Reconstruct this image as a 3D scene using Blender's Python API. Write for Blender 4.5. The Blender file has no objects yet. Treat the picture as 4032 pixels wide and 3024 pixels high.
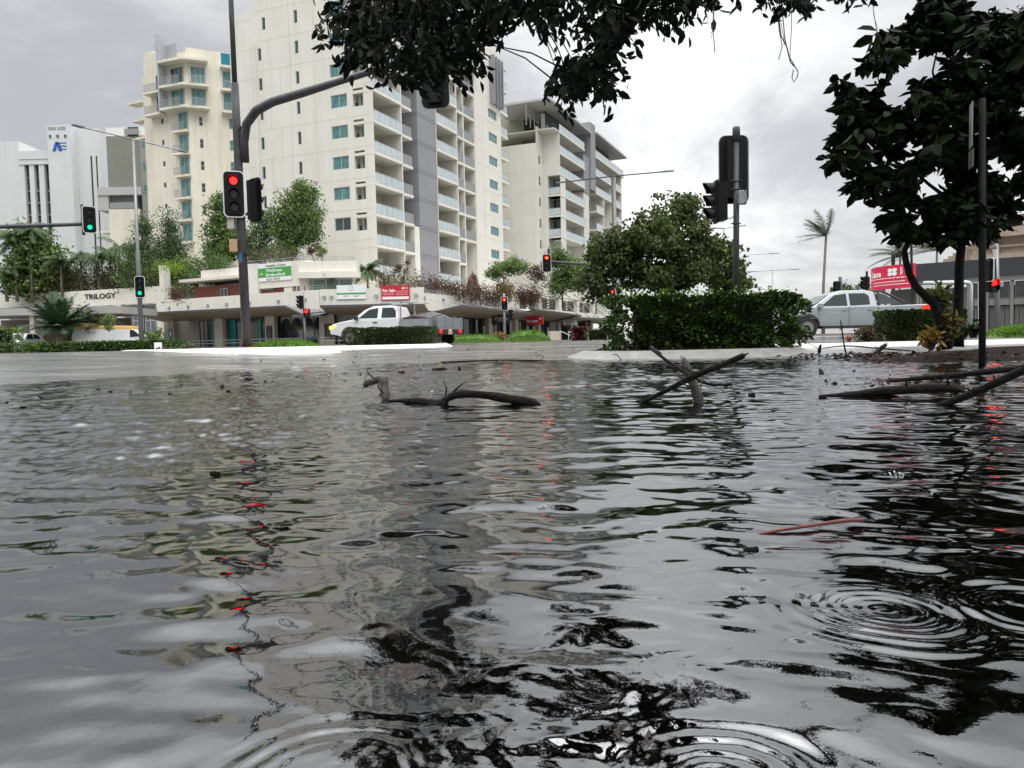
import bpy, math, random
import numpy as np
from mathutils import Vector, Matrix
R=math.radians
SC=bpy.context.scene
# ---------------------------------------------------------------- camera
FPX=3028.0; CAMZ=0.35
PITCH=math.atan((1512-1345)/FPX); ROLL=R(1.2)
cam=bpy.data.cameras.new('camera'); co=bpy.data.objects.new('camera',cam); SC.collection.objects.link(co)
cam.sensor_fit='HORIZONTAL'; cam.sensor_width=36; cam.lens=36*FPX/4032; cam.clip_start=.02; cam.clip_end=9000
CM=Matrix.Rotation(math.pi/2-PITCH,3,'X')@Matrix.Rotation(-ROLL,3,'Z')
co.matrix_world=Matrix.Translation((0,0,CAMZ))@CM.to_4x4(); SC.camera=co
# ---------------------------------------------------------------- sky and sun
SUN_EL=R(58); SUN_AZ=R(150)      # azimuth clockwise from +Y
w=bpy.data.worlds.new("World"); SC.world=w; w.use_nodes=True
nt=w.node_tree; nt.nodes.clear()
def N(t,**k):
    n=nt.nodes.new(t)
    for a,b in k.items(): setattr(n,a,b)
    return n
def math_(op,a,b=None,clamp=False):
    n=nt.nodes.new('ShaderNodeMath'); n.operation=op; n.use_clamp=clamp
    for i,x in enumerate((a,b)):
        if x is None: continue
        if isinstance(x,(int,float)): n.inputs[i].default_value=x
        else: nt.links.new(x,n.inputs[i])
    return n.outputs[0]
out=N('ShaderNodeOutputWorld'); bg=N('ShaderNodeBackground')
sky=N('ShaderNodeTexSky'); sky.sky_type='NISHITA'; sky.sun_disc=False; sky.sun_elevation=SUN_EL; sky.sun_rotation=SUN_AZ
tc=N('ShaderNodeTexCoord'); sep=N('ShaderNodeSeparateXYZ'); nt.links.new(tc.outputs['Generated'],sep.inputs[0])
z=math_('MAXIMUM',sep.outputs[2],0.0)
zz=math_('ADD',z,0.30)
# project the direction onto a cloud layer
px=math_('DIVIDE',sep.outputs[0],zz); py=math_('DIVIDE',sep.outputs[1],zz)
cmb=N('ShaderNodeCombineXYZ'); nt.links.new(px,cmb.inputs[0]); nt.links.new(py,cmb.inputs[1])
def noise(scale,detail,rough,dist=0.3,off=(0,0,0)):
    mp=N('ShaderNodeMapping'); mp.inputs['Location'].default_value=off; nt.links.new(cmb.outputs[0],mp.inputs[0])
    n=N('ShaderNodeTexNoise'); n.inputs['Scale'].default_value=scale; n.inputs['Detail'].default_value=detail
    n.inputs['Roughness'].default_value=rough; n.inputs['Distortion'].default_value=dist
    nt.links.new(mp.outputs[0],n.inputs['Vector']); return n.outputs['Fac']
n1=noise(1.05,9,.56,.35,(3.1,1.7,0)); n2=noise(2.8,8,.6,.3,(8,2,3))
cl=math_('ADD',math_('MULTIPLY',n1,.7),math_('MULTIPLY',n2,.3))
ramp=N('ShaderNodeValToRGB'); nt.links.new(cl,ramp.inputs[0])
ramp.color_ramp.interpolation='B_SPLINE'
e=ramp.color_ramp.elements
e[0].position=.42; e[0].color=(.45,.447,.455,1); e[1].position=.575; e[1].color=(.90,.895,.875,1)
m=e.new(.49); m.color=(.61,.605,.607,1)
# brighter where the sun stands behind thin cloud, towards the zenith, and in an unseen high patch added to whiten the water
def vdot(vec):
    n=N('ShaderNodeVectorMath',operation='DOT_PRODUCT'); nt.links.new(tc.outputs['Generated'],n.inputs[0]); n.inputs[1].default_value=vec; return n.outputs['Value']
g1=vdot(Vector((.17,.95,.205)).normalized()); g2=vdot(Vector((.26,.90,.44)).normalized()); g3=vdot(Vector((.16,.76,.62)).normalized())
glow=math_('SUBTRACT',math_('POWER',math_('MAXIMUM',g1,0.0),28.0),math_('MULTIPLY',math_('POWER',math_('MAXIMUM',g2,0.0),80.0),.8))
up_=math_('MULTIPLY',math_('SUBTRACT',z,.345),2.1,True); up_=math_('MULTIPLY',math_('MULTIPLY',up_,up_),math_('SUBTRACT',3.0,math_('MULTIPLY',up_,2.0)))
zen=math_('ADD',math_('ADD',math_('ADD',.94,math_('MULTIPLY',z,.25)),math_('MULTIPLY',up_,3.7)),math_('ADD',math_('MULTIPLY',glow,.42),math_('MULTIPLY',math_('POWER',math_('MAXIMUM',g3,0.0),45.0),1.7)))
vs=N('ShaderNodeVectorMath',operation='SCALE'); nt.links.new(ramp.outputs[0],vs.inputs[0]); nt.links.new(zen,vs.inputs['Scale'])
sk=N('ShaderNodeVectorMath',operation='SCALE'); nt.links.new(sky.outputs[0],sk.inputs[0]); sk.inputs['Scale'].default_value=.02
ad=N('ShaderNodeVectorMath',operation='ADD'); nt.links.new(vs.outputs[0],ad.inputs[0]); nt.links.new(sk.outputs[0],ad.inputs[1])
s10=N('ShaderNodeVectorMath',operation='SCALE'); s10.inputs['Scale'].default_value=10.0; nt.links.new(ad.outputs[0],s10.inputs[0])
nt.links.new(s10.outputs[0],bg.inputs['Color']); bg.inputs['Strength'].default_value=.1
nt.links.new(bg.outputs[0],out.inputs[0])
sd=bpy.data.lights.new('sun','SUN'); sd.energy=.75; sd.angle=R(25); sd.color=(1,.97,.92)
so=bpy.data.objects.new('sun',sd); SC.collection.objects.link(so)
dv=Vector((math.sin(SUN_AZ)*math.cos(SUN_EL),math.cos(SUN_AZ)*math.cos(SUN_EL),math.sin(SUN_EL)))
so.rotation_euler=dv.to_track_quat('Z','Y').to_euler(); so.location=(0,0,60)
SC.view_settings.view_transform='Standard'; SC.view_settings.look='None'; SC.view_settings.exposure=0; SC.view_settings.gamma=1
try: SC.view_settings.use_curve_mapping=False
except Exception: pass
SC.cycles.max_bounces=8; SC.cycles.transparent_max_bounces=12; SC.cycles.diffuse_bounces=3; SC.cycles.glossy_bounces=4
SC.cycles.caustics_reflective=False; SC.cycles.caustics_refractive=False
# ---------------------------------------------------------------- surveying helpers
def ray(u,v): return CM@Vector(((u-2016)/FPX,-(v-1512)/FPX,-1.0))
def at(u,v,Y):
    d=ray(u,v); return Vector((0,0,CAMZ))+d*(Y/d.y)
def gr(u,v,z=0.0):
    d=ray(u,v); return Vector((0,0,CAMZ))+d*((z-CAMZ)/d.z)
def gz(x,y):
    s=-(x+3.1)*.94+(y-4.7)*.342
    f1=.031*(s-3.3)-.004 if s>3.3 else (-.004 if s>0 else max(.07*s-.004,-.075))
    f2=max(.017*(y-13.8),-.075)
    return min(max(f1,f2),.31)
# ---------------------------------------------------------------- materials
MATS={}
def mat(name,col,rough=.6,metal=0,var=0.0,vs=3.0,bump=0.0,bs=40.0,spec=.5,streak=0.0,emit=None,es=0,trans=0,col2=None,coat=0,vec='Object'):
    if name in MATS: return MATS[name]
    m=bpy.data.materials.new(name); m.use_nodes=True; t=m.node_tree; b=t.nodes['Principled BSDF']
    b.inputs['Base Color'].default_value=(*col,1); b.inputs['Roughness'].default_value=rough; b.inputs['Metallic'].default_value=metal
    b.inputs['Specular IOR Level'].default_value=spec
    if coat: b.inputs['Coat Weight'].default_value=coat; b.inputs['Coat Roughness'].default_value=.08
    tc=t.nodes.new('ShaderNodeTexCoord'); 
    gvec=tc.outputs['Object']
    if vec=='World':
        g=t.nodes.new('ShaderNodeNewGeometry'); gvec=g.outputs['Position']
    if var or col2:
        n=t.nodes.new('ShaderNodeTexNoise'); n.inputs['Scale'].default_value=vs; n.inputs['Detail'].default_value=6; n.inputs['Roughness'].default_value=.6
        t.links.new(gvec,n.inputs['Vector'])
        r=t.nodes.new('ShaderNodeValToRGB'); r.color_ramp.elements[0].position=.33; r.color_ramp.elements[1].position=.67
        c2=col2 or tuple(min(1,c*(1+var)) for c in col); c1=col if col2 else tuple(c*(1-var) for c in col)
        r.color_ramp.elements[0].color=(*c1,1); r.color_ramp.elements[1].color=(*c2,1)
        t.links.new(n.outputs['Fac'],r.inputs[0]); last=r.outputs[0]
        if streak:
            mp=t.nodes.new('ShaderNodeMapping'); mp.inputs['Scale'].default_value=(1.3,1.3,.06); t.links.new(gvec,mp.inputs[0])
            n2=t.nodes.new('ShaderNodeTexNoise'); n2.inputs['Scale'].default_value=1.6; n2.inputs['Detail'].default_value=8; n2.inputs['Roughness'].default_value=.65
            t.links.new(mp.outputs[0],n2.inputs['Vector'])
            r2=t.nodes.new('ShaderNodeValToRGB'); r2.color_ramp.elements[0].position=.35; r2.color_ramp.elements[1].position=.6
            k=1-streak; r2.color_ramp.elements[0].color=(k,k*.98,k*.93,1); r2.color_ramp.elements[1].color=(1,1,1,1)
            t.links.new(n2.outputs['Fac'],r2.inputs[0])
            mx=t.nodes.new('ShaderNodeMix'); mx.data_type='RGBA'; mx.blend_type='MULTIPLY'; mx.inputs[0].default_value=1
            t.links.new(last,mx.inputs[6]); t.links.new(r2.outputs[0],mx.inputs[7]); last=mx.outputs[2]
        t.links.new(last,b.inputs['Base Color'])
    if bump:
        n=t.nodes.new('ShaderNodeTexNoise'); n.inputs['Scale'].default_value=bs; n.inputs['Detail'].default_value=5
        t.links.new(gvec,n.inputs['Vector']); bp=t.nodes.new('ShaderNodeBump'); bp.inputs['Strength'].default_value=bump; bp.inputs['Distance'].default_value=.02
        t.links.new(n.outputs['Fac'],bp.inputs['Height']); t.links.new(bp.outputs[0],b.inputs['Normal'])
    if emit: b.inputs['Emission Color'].default_value=(*emit,1); b.inputs['Emission Strength'].default_value=es
    if trans: b.inputs['Transmission Weight'].default_value=trans
    MATS[name]=m; return m
def leafmat(name,c1,c2,rough=.45,scale=1.5,trans=.15,spec=.3):
    if name in MATS: return MATS[name]
    m=bpy.data.materials.new(name); m.use_nodes=True; t=m.node_tree; b=t.nodes['Principled BSDF']; o=t.nodes['Material Output']
    g=t.nodes.new('ShaderNodeNewGeometry'); n=t.nodes.new('ShaderNodeTexNoise'); n.inputs['Scale'].default_value=scale; n.inputs['Detail'].default_value=5
    t.links.new(g.outputs['Position'],n.inputs['Vector'])
    ad=t.nodes.new('ShaderNodeMath'); ad.operation='MULTIPLY_ADD'; ad.inputs[1].default_value=.45; 
    t.links.new(g.outputs['Random Per Island'],ad.inputs[0]); 
    sb=t.nodes.new('ShaderNodeMath'); sb.operation='SUBTRACT'; sb.inputs[1].default_value=.22; t.links.new(n.outputs['Fac'],sb.inputs[0]); t.links.new(sb.outputs[0],ad.inputs[2])
    r=t.nodes.new('ShaderNodeValToRGB'); r.color_ramp.elements[0].position=.25; r.color_ramp.elements[1].position=.75
    r.color_ramp.elements[0].color=(*c1,1); r.color_ramp.elements[1].color=(*c2,1)
    t.links.new(ad.outputs[0],r.inputs[0]); t.links.new(r.outputs[0],b.inputs['Base Color']); b.inputs['Roughness'].default_value=rough
    b.inputs['Specular IOR Level'].default_value=spec
    if trans:
        tr=t.nodes.new('ShaderNodeBsdfTranslucent'); mx=t.nodes.new('ShaderNodeMixShader'); mx.inputs[0].default_value=trans
        t.links.new(r.outputs[0],tr.inputs[0]); t.links.new(b.outputs[0],mx.inputs[1]); t.links.new(tr.outputs[0],mx.inputs[2]); t.links.new(mx.outputs[0],o.inputs[0])
    MATS[name]=m; return m
CREAM=mat('cream_render',(.69,.68,.635),.85,var=.04,vs=.35,streak=.06,vec='World')
CREAM2=mat('warm_cream_render',(.69,.665,.57),.85,var=.06,vs=.25,streak=.12,vec='World')
CREAM3=mat('sand_render',(.64,.635,.595),.85,var=.04,vs=.4,streak=.06,vec='World')
WHITE=mat('white_render',(.74,.74,.715),.8,var=.04,vs=.5,streak=.05,vec='World')
COOL=mat('cool_white_render',(.60,.625,.635),.8,var=.03,vs=.3,streak=.05,vec='World')
SHADEW=mat('shaded_putty_render',(.47,.45,.40),.85,var=.06,vs=.5,streak=.1,vec='World')  # for recessed walls, their shade is put into the colour
GREYW=mat('slate_grey_render',(.245,.25,.265),.8,var=.05,vs=.4,vec='World')
OLIVE=mat('olive_grey_render',(.20,.205,.175),.85,var=.06,vs=.4,vec='World')
SAGE=mat('sage_render',(.255,.27,.20),.85,var=.06,vs=.4,vec='World')
JOINT=mat('joint_sealant',(.50,.48,.42),.9)
TEAL=mat('teal_curtain_glass',(.085,.21,.20),.08,var=.35,vs=2.2,coat=.3)
DGLASS=mat('dark_window_glass',(.035,.05,.055),.06,var=.3,vs=1.5,spec=.7)
ALU=mat('grey_window_frame',(.40,.43,.47),.4,metal=.3)
BGLASS=mat('frosted_balustrade_glass',(.46,.52,.54),.12,var=.08,vs=1.2,spec=.7)
RAIL=mat('pewter_rail',(.34,.36,.38),.4,metal=.5)
TINTS=mat('grey_balustrade_screen',(.25,.26,.26),.4)
BRICK=mat('red_timber_cladding',(.20,.055,.035),.6,var=.25,vs=6)
DARK=mat('charcoal_paint',(.028,.03,.035),.5)
BLACK=mat('black_plastic',(.006,.006,.007),.5,spec=.2)
BLACKG=mat('black_enamel',(.015,.016,.018),.3)
STEEL=mat('galvanised_steel',(.26,.27,.285),.42,metal=.6,var=.12,vs=5,streak=.2)
STEELD=mat('weathered_steel',(.075,.077,.083),.5,metal=.2,spec=.3,var=.2,vs=6,streak=.3)
STEELB=mat('silhouette_steel',(.02,.021,.022),.55,metal=.1,spec=.25,var=.2,vs=6)
SOFFIT=mat('timber_soffit',(.27,.215,.15),.7,var=.12,vs=2)
LTEAL=mat('teal_shopfront_panel',(.01,.24,.21),.35)
BARK=mat('wet_bark',(.030,.026,.022),.5,spec=.25,var=.4,vs=14,bump=.7,bs=60)
BARKD=mat('dark_wet_bark',(.006,.005,.0045),.6,spec=.12,var=.45,vs=16,bump=.9,bs=45)
PALMB=mat('grey_palm_bark',(.16,.14,.11),.8,var=.2,vs=5)
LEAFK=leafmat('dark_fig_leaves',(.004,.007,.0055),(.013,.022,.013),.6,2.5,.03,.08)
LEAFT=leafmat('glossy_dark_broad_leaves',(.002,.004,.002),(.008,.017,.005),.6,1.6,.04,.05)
LEAFG=leafmat('mid_green_leaves',(.05,.09,.028),(.19,.28,.08),.5,.35,.2)
LEAFM=leafmat('street_tree_leaves',(.022,.036,.012),(.10,.14,.035),.5,.5,.28)
LEAFC=leafmat('conifer_leaves',(.03,.06,.022),(.11,.175,.06),.6,.3,.15)
LEAFL=leafmat('lime_leaves',(.12,.22,.02),(.30,.42,.04),.5,1,.2)
LEAFR=leafmat('wind_burnt_leaves',(.045,.022,.014),(.13,.07,.042),.7,.8,.1)
LEAFY=leafmat('yellow_leaves',(.10,.06,.012),(.28,.19,.03),.5,3,.2)
LEAFH=leafmat('hedge_leaves',(.008,.02,.006),(.06,.11,.018),.4,2.2,.1)
LEAFB=leafmat('clipped_hedge_leaves',(.018,.035,.010),(.06,.095,.02),.55,1.5,.1)
GRASSM=leafmat('lawn_blades',(.06,.15,.015),(.16,.30,.035),.7,1.5,.2)
RUST=leafmat('dead_leaf_brown',(.05,.02,.01),(.16,.07,.03),.4,12,.05)
# ---------------------------------------------------------------- mesh builder
def origin_of(p):
    while p.parent: p=p.parent
    return Vector(p.location)
class MB:
    def __init__(s): s.v=[]; s.f=[]; s.m=[]; s.mi=0
    def quad(s,a,b,c,d): s.poly([a,b,c,d])
    def poly(s,pts):
        k=len(s.v); s.v+= [tuple(p) for p in pts]; s.f.append(tuple(range(k,k+len(pts)))); s.m.append(s.mi)
    def par(s,o,a,b,c):
        o,a,b,c=map(Vector,(o,a,b,c)); k=len(s.v)
        if a.cross(b).dot(c)<0: a,b=b,a
        for i in (0,1):
            for p in (o,o+a,o+a+b,o+b): s.v.append(tuple(p+c*i))
        for q in ((3,2,1,0),(4,5,6,7),(0,1,5,4),(1,2,6,5),(2,3,7,6),(3,0,4,7)): s.f.append(tuple(k+i for i in q)); s.m.append(s.mi)
    def box(s,x0,x1,y0,y1,z0,z1): s.par((x0,y0,z0),(x1-x0,0,0),(0,y1-y0,0),(0,0,z1-z0))
    def prism(s,pts,z0,z1,top=None):
        k=len(s.v); n=len(pts)
        ar=sum(pts[i][0]*pts[(i+1)%n][1]-pts[(i+1)%n][0]*pts[i][1] for i in range(n))
        if ar<0: pts=pts[::-1]
        for p in pts: s.v.append((p[0],p[1],z0))
        for p in (top or pts): s.v.append((p[0],p[1],z1))
        s.f.append(tuple(k+i for i in range(n))[::-1]); s.f.append(tuple(k+n+i for i in range(n)))
        s.m+= [s.mi]*2
        for i in range(n):
            j=(i+1)%n; s.f.append((k+i,k+j,k+n+j,k+n+i)); s.m.append(s.mi)
    def tube(s,path,rad,n=8,caps=True):
        P=[Vector(p) for p in path]; 
        if isinstance(rad,(int,float)): rad=[rad]*len(P)
        k0=len(s.v); a=None; pt=None
        for i,p in enumerate(P):
            t=(P[min(i+1,len(P)-1)]-P[max(i-1,0)]).normalized()
            if a is None:
                up=Vector((0,0,1)) if abs(t.z)<.9 else Vector((1,0,0)); a=t.cross(up).normalized()
            else: a=(pt.rotation_difference(t)@a); a=(a-t*a.dot(t)).normalized()
            b=a.cross(t).normalized(); pt=t
            for j in range(n):
                an=2*math.pi*j/n; s.v.append(tuple(p+(a*math.cos(an)+b*math.sin(an))*rad[i]))
        for i in range(len(P)-1):
            for j in range(n):
                q=k0+i*n+j; r=k0+i*n+(j+1)%n; s.f.append((q,r,r+n,q+n)); s.m.append(s.mi)
        if caps:
            s.f.append(tuple(k0+j for j in range(n))[::-1]); s.f.append(tuple(k0+(len(P)-1)*n+j for j in range(n))); s.m+=[s.mi]*2
    def disc(s,c,nrm,r,n=16,thick=.01):
        c=Vector(c); nrm=Vector(nrm).normalized(); s.tube([c,c+nrm*thick],r,n)
    def build(s,name,mats,parent=None,origin=None,smooth=False,bevel=0):
        me=bpy.data.meshes.new(name); off=origin_of(parent) if parent else Vector(origin or (0,0,0))
        me.from_pydata([tuple(Vector(v)-off) for v in s.v],[],s.f); 
        ml=mats if isinstance(mats,(list,tuple)) else [mats]
        for m in ml: me.materials.append(m)
        if len(ml)>1: me.polygons.foreach_set('material_index',s.m)
        if smooth: me.polygons.foreach_set('use_smooth',[True]*len(s.f))
        me.update()
        o=bpy.data.objects.new(name,me); SC.collection.objects.link(o)
        if parent: o.parent=parent
        else: o.location=off
        if bevel:
            b=o.modifiers.new('bevel','BEVEL'); b.width=bevel; b.segments=2; b.limit_method='ANGLE'
        return o
def npmesh(name,V,F,m,parent=None,origin=None,smooth=False):
    """fast mesh from numpy arrays; F is (n,k)"""
    off=np.array(origin_of(parent) if parent else (origin or (0,0,0)))
    V=np.asarray(V,dtype=np.float32)-off.astype(np.float32); F=np.asarray(F,dtype=np.int32); k=F.shape[1]
    me=bpy.data.meshes.new(name); me.vertices.add(len(V)); me.vertices.foreach_set('co',V.ravel())
    me.loops.add(F.size); me.loops.foreach_set('vertex_index',F.ravel())
    me.polygons.add(len(F)); me.polygons.foreach_set('loop_start',np.arange(0,F.size,k,dtype=np.int32)); me.polygons.foreach_set('loop_total',np.full(len(F),k,dtype=np.int32))
    if smooth: me.polygons.foreach_set('use_smooth',np.ones(len(F),dtype=bool))
    me.update(calc_edges=True); me.validate(); me.materials.append(m)
    o=bpy.data.objects.new(name,me); SC.collection.objects.link(o)
    if parent: o.parent=parent
    else: o.location=tuple(off)
    return o
def tag(o,label,cat,group=None,kind=None):
    if label: o['label']=label
    if cat: o['category']=cat
    if group: o['group']=group
    if kind: o['kind']=kind
    return o
def thing(name,label,cat,loc,group=None):
    o=bpy.data.objects.new(name,None); SC.collection.objects.link(o); o.location=tuple(loc); o.empty_display_size=.3
    return tag(o,label,cat,group)
def struct(o): o['kind']='structure'; return o
def text(name,body,o,right,up,h,m,parent,width=None,extr=.01,bold=0.0,align='LEFT',spacing=1.0):
    cu=bpy.data.curves.new('t','FONT'); cu.body=body; cu.size=1; cu.offset=bold; cu.extrude=0; cu.align_x=align; cu.space_character=spacing; cu.resolution_u=3
    ob=bpy.data.objects.new('t',cu); SC.collection.objects.link(ob); bpy.context.view_layer.update()
    me=bpy.data.meshes.new_from_object(ob.evaluated_get(bpy.context.evaluated_depsgraph_get()))
    bpy.data.objects.remove(ob)
    V=np.empty(len(me.vertices)*3); me.vertices.foreach_get('co',V); V=V.reshape(-1,3)
    caph=V[:,1].max()-0 if V[:,1].max()>0 else 1
    sy=h/caph; wd=V[:,0].max()-V[:,0].min(); sx=(width/wd) if width else sy
    right=Vector(right).normalized(); up=Vector(up).normalized(); nn=right.cross(up); o=Vector(o); off=origin_of(parent) if parent else Vector((0,0,0))
    x0=V[:,0].min() if align=='LEFT' else 0
    for v,(x,y,zz) in zip(me.vertices,V):
        v.co=o+right*((x-x0)*sx)+up*(y*sy)+nn*extr-off
    me.name=name; me.materials.clear(); me.materials.append(m)
    q=bpy.data.objects.new(name,me); SC.collection.objects.link(q); q.parent=parent; return q
# ---------------------------------------------------------------- facades
class Face:
    """vertical plane: origin (x,y), direction d along it, n pointing out (towards the street)"""
    def __init__(s,o,d,n=None):
        s.o=Vector((o[0],o[1],0)); s.d=Vector((d[0],d[1],0)).normalized(); s.n=Vector((s.d.y,-s.d.x,0))
        if n is None:
            if s.n.dot(-s.o)<0: s.n=-s.n
        elif s.n.dot(Vector((n[0],n[1],0)))<0: s.n=-s.n
    def P(s,a,z,out=0.0): return s.o+s.d*a+s.n*out+Vector((0,0,z))
    def box(s,mb,a0,a1,z0,z1,o0,o1): mb.par(s.P(a0,z0,o0),s.d*(a1-a0),Vector((0,0,z1-z0)),s.n*(o1-o0))
    def right(s):
        r=Vector((0,0,1)).cross(s.n); return r   # reading direction as seen from outside
    def wall(s,mb,a0,a1,z0,z1,holes,depth=.18,out=0.0):
        hs=[h for h in holes if h[1]>a0 and h[0]<a1]
        A=sorted(set([a0,a1]+[max(a0,min(a1,x)) for h in hs for x in h[:2]])); Z=sorted(set([z0,z1]+[max(z0,min(z1,x)) for h in hs for x in h[2:4]]))
        for i in range(len(A)-1):
            am=(A[i]+A[i+1])/2; run=None
            for j in range(len(Z)-1):
                zm=(Z[j]+Z[j+1])/2
                inh=any(h[0]<am<h[1] and h[2]<zm<h[3] for h in hs)
                if inh:
                    if run is not None: mb.quad(s.P(A[i],run,out),s.P(A[i+1],run,out),s.P(A[i+1],Z[j],out),s.P(A[i],Z[j],out)); run=None
                elif run is None: run=Z[j]
            if run is not None: mb.quad(s.P(A[i],run,out),s.P(A[i+1],run,out),s.P(A[i+1],Z[-1],out),s.P(A[i],Z[-1],out))
        for h in hs:
            a,b,c,d=h[:4]; dp=h[4] if len(h)>4 else depth
            for p,q in (((a,c),(b,c)),((b,c),(b,d)),((b,d),(a,d)),((a,d),(a,c))):
                mb.quad(s.P(p[0],p[1],out),s.P(q[0],q[1],out),s.P(q[0],q[1],out-dp),s.P(p[0],p[1],out-dp))
            if len(h)>5: mb.quad(s.P(a,c,out-dp),s.P(b,c,out-dp),s.P(b,d,out-dp),s.P(a,d,out-dp))
    def window(s,parent,a0,a1,z0,z1,out=-.14,glass=None,split=1,name='window',fw=.06,fmat=None,rails=()):
        mb=MB()
        s.box(mb,a0,a1,z0,z0+fw,out,out+.06); s.box(mb,a0,a1,z1-fw,z1,out,out+.06)
        s.box(mb,a0,a0+fw,z0+fw,z1-fw,out,out+.06); s.box(mb,a1-fw,a1,z0+fw,z1-fw,out,out+.06)
        for k in range(1,split+1):
            if k>split-1: break
            x=a0+(a1-a0)*k/split; s.box(mb,x-fw/2,x+fw/2,z0+fw,z1-fw,out,out+.055)
        for r in rails: 
            zz_=z0+(z1-z0)*r; s.box(mb,a0+fw,a1-fw,zz_-fw/2,zz_+fw/2,out,out+.05)
        f=mb.build(name,fmat or ALU,parent)
        g=MB(); s.box(g,a0+.01,a1-.01,z0+.01,z1-.01,out-.03,out+.02); g.build('pane',glass or TEAL,f)
        return f
def balcony(face,parent,a0,a1,zt,o0,o1,th=.28,glass=None,h=1.05,ends=(True,True),post=1.1,slabm=None,gl_range=None):
    """floor slab plus balustrade along its front and ends"""
    mb=MB(); face.box(mb,a0,a1,zt-th,zt,o0,o1); b=mb.build('balcony',slabm or CREAM,parent)
    g=MB(); gl=glass or BGLASS
    gi=1 if gl is BGLASS else 1
    x0,x1=gl_range or (a0,a1)
    face.box(g,x0+.06,x1-.06,zt+.05,zt+h-.05,o1-.09,o1-.07)
    n=max(1,round((x1-x0)/post))
    g.mi=1
    for i in range(n+1):
        x=x0+.06+(x1-x0-.12)*i/n; face.box(g,x-.025,x+.025,zt,zt+h,o1-.11,o1-.06)
    face.box(g,x0+.03,x1-.03,zt+h-.05,zt+h,o1-.115,o1-.055)
    for k,x in ((0,x0),(1,x1)):
        if ends[k]:
            xx=x+.05 if k==0 else x-.05
            g.mi=0; face.box(g,xx-.01,xx+.01,zt+.05,zt+h-.05,o0+.02,o1-.12)
            g.mi=1; face.box(g,xx-.03,xx+.03,zt+h-.05,zt+h,o0+.02,o1-.12)
    g.build('balustrade',[gl,RAIL],b); return b
# ================================================================ SETTING
def gz_np(x,y):
    s=-(x+3.1)*.94+(y-4.7)*.342
    f1=np.where(s>3.3,.031*(s-3.3)-.004,np.where(s>0,-.004,np.maximum(.07*s-.004,-.075))); f2=np.maximum(.017*(y-13.8),-.075)
    return np.minimum(np.maximum(f1,f2),.31)
def axis(a,b,fine,lo,hi,g=1.25):
    r=list(np.arange(lo,hi+1e-6,fine)); st=fine; x=hi
    while x<b: st*=g; x+=st; r.append(min(x,b))
    st=fine; x=lo
    while x>a: st*=g; x-=st; r.insert(0,max(x,a))
    return np.array(r)
X=axis(-3000,3000,.35,-18,18); Y=axis(-60,4500,.35,-2,36)
gx,gy=np.meshgrid(X,Y); GZ=gz_np(gx,gy)
V=np.stack([gx,gy,GZ],-1).reshape(-1,3); nx=len(X); ny=len(Y)
i,j=np.meshgrid(np.arange(nx-1),np.arange(ny-1)); q=(j*nx+i).ravel()
def asphalt():
    m=bpy.data.materials.new('wet_asphalt'); m.use_nodes=True; t=m.node_tree; b=t.nodes['Principled BSDF']; L=t.links
    g=t.nodes.new('ShaderNodeNewGeometry')
    def nz(scale,det,sc=(1,1,1)):
        mp=t.nodes.new('ShaderNodeMapping'); mp.inputs['Scale'].default_value=sc; mp.inputs['Rotation'].default_value=(0,0,R(22)); L.new(g.outputs['Position'],mp.inputs[0])
        n=t.nodes.new('ShaderNodeTexNoise'); n.inputs['Scale'].default_value=scale; n.inputs['Detail'].default_value=det; n.inputs['Roughness'].default_value=.65; L.new(mp.outputs[0],n.inputs['Vector']); return n.outputs['Fac']
    a=nz(.75,9,(.7,1.2,1)); r=t.nodes.new('ShaderNodeValToRGB'); r.color_ramp.elements[0].position=.3; r.color_ramp.elements[1].position=.7
    r.color_ramp.elements[0].color=(.022,.022,.023,1); r.color_ramp.elements[1].color=(.085,.084,.082,1); L.new(a,r.inputs[0]); L.new(r.outputs[0],b.inputs['Base Color'])
    c=nz(.6,8,(.7,1.3,1)); mr=t.nodes.new('ShaderNodeMapRange'); mr.inputs[1].default_value=.35; mr.inputs[2].default_value=.65; mr.inputs[3].default_value=.05; mr.inputs[4].default_value=.30; L.new(c,mr.inputs[0]); L.new(mr.outputs[0],b.inputs['Roughness'])
    b.inputs['Specular IOR Level'].default_value=1.0; b.inputs['Coat Weight'].default_value=.35; b.inputs['Coat Roughness'].default_value=.3
    d=nz(60,4); bp=t.nodes.new('ShaderNodeBump'); bp.inputs['Strength'].default_value=.25; bp.inputs['Distance'].default_value=.01; L.new(d,bp.inputs['Height'])
    d2=nz(9,5,(1,.6,1)); bp2=t.nodes.new('ShaderNodeBump'); bp2.inputs['Strength'].default_value=.6; bp2.inputs['Distance'].default_value=.05; L.new(d2,bp2.inputs['Height']); L.new(bp.outputs[0],bp2.inputs['Normal']); L.new(bp2.outputs[0],b.inputs['Normal'])
    return m
ASPH=asphalt()
road=npmesh('road',V,np.stack([q,q+1,q+nx+1,q+nx],-1),ASPH,smooth=True); struct(road)
# bed of the flooded gutter: brown silt sheet just above the asphalt
SILT=mat('brown_silt',(.012,.010,.008),.8,col2=(.05,.043,.034),vs=7,bump=.5,bs=30,vec='World')
xs=np.linspace(-3.4,9,60); ys=np.linspace(-2.5,13,80); ax_,ay_=np.meshgrid(xs,ys)
Vb=np.stack([ax_,ay_,np.minimum(gz_np(ax_,ay_)+.006,-.008)],-1).reshape(-1,3); i,j=np.meshgrid(np.arange(59),np.arange(79)); q=(j*60+i).ravel()
Vb[:,2]=np.where(Vb[:,2]>gz_np(Vb[:,0],Vb[:,1]),Vb[:,2],gz_np(Vb[:,0],Vb[:,1])-.01)
struct(npmesh('street_bed',Vb,np.stack([q,q+1,q+61,q+60],-1),SILT,smooth=True))
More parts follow.
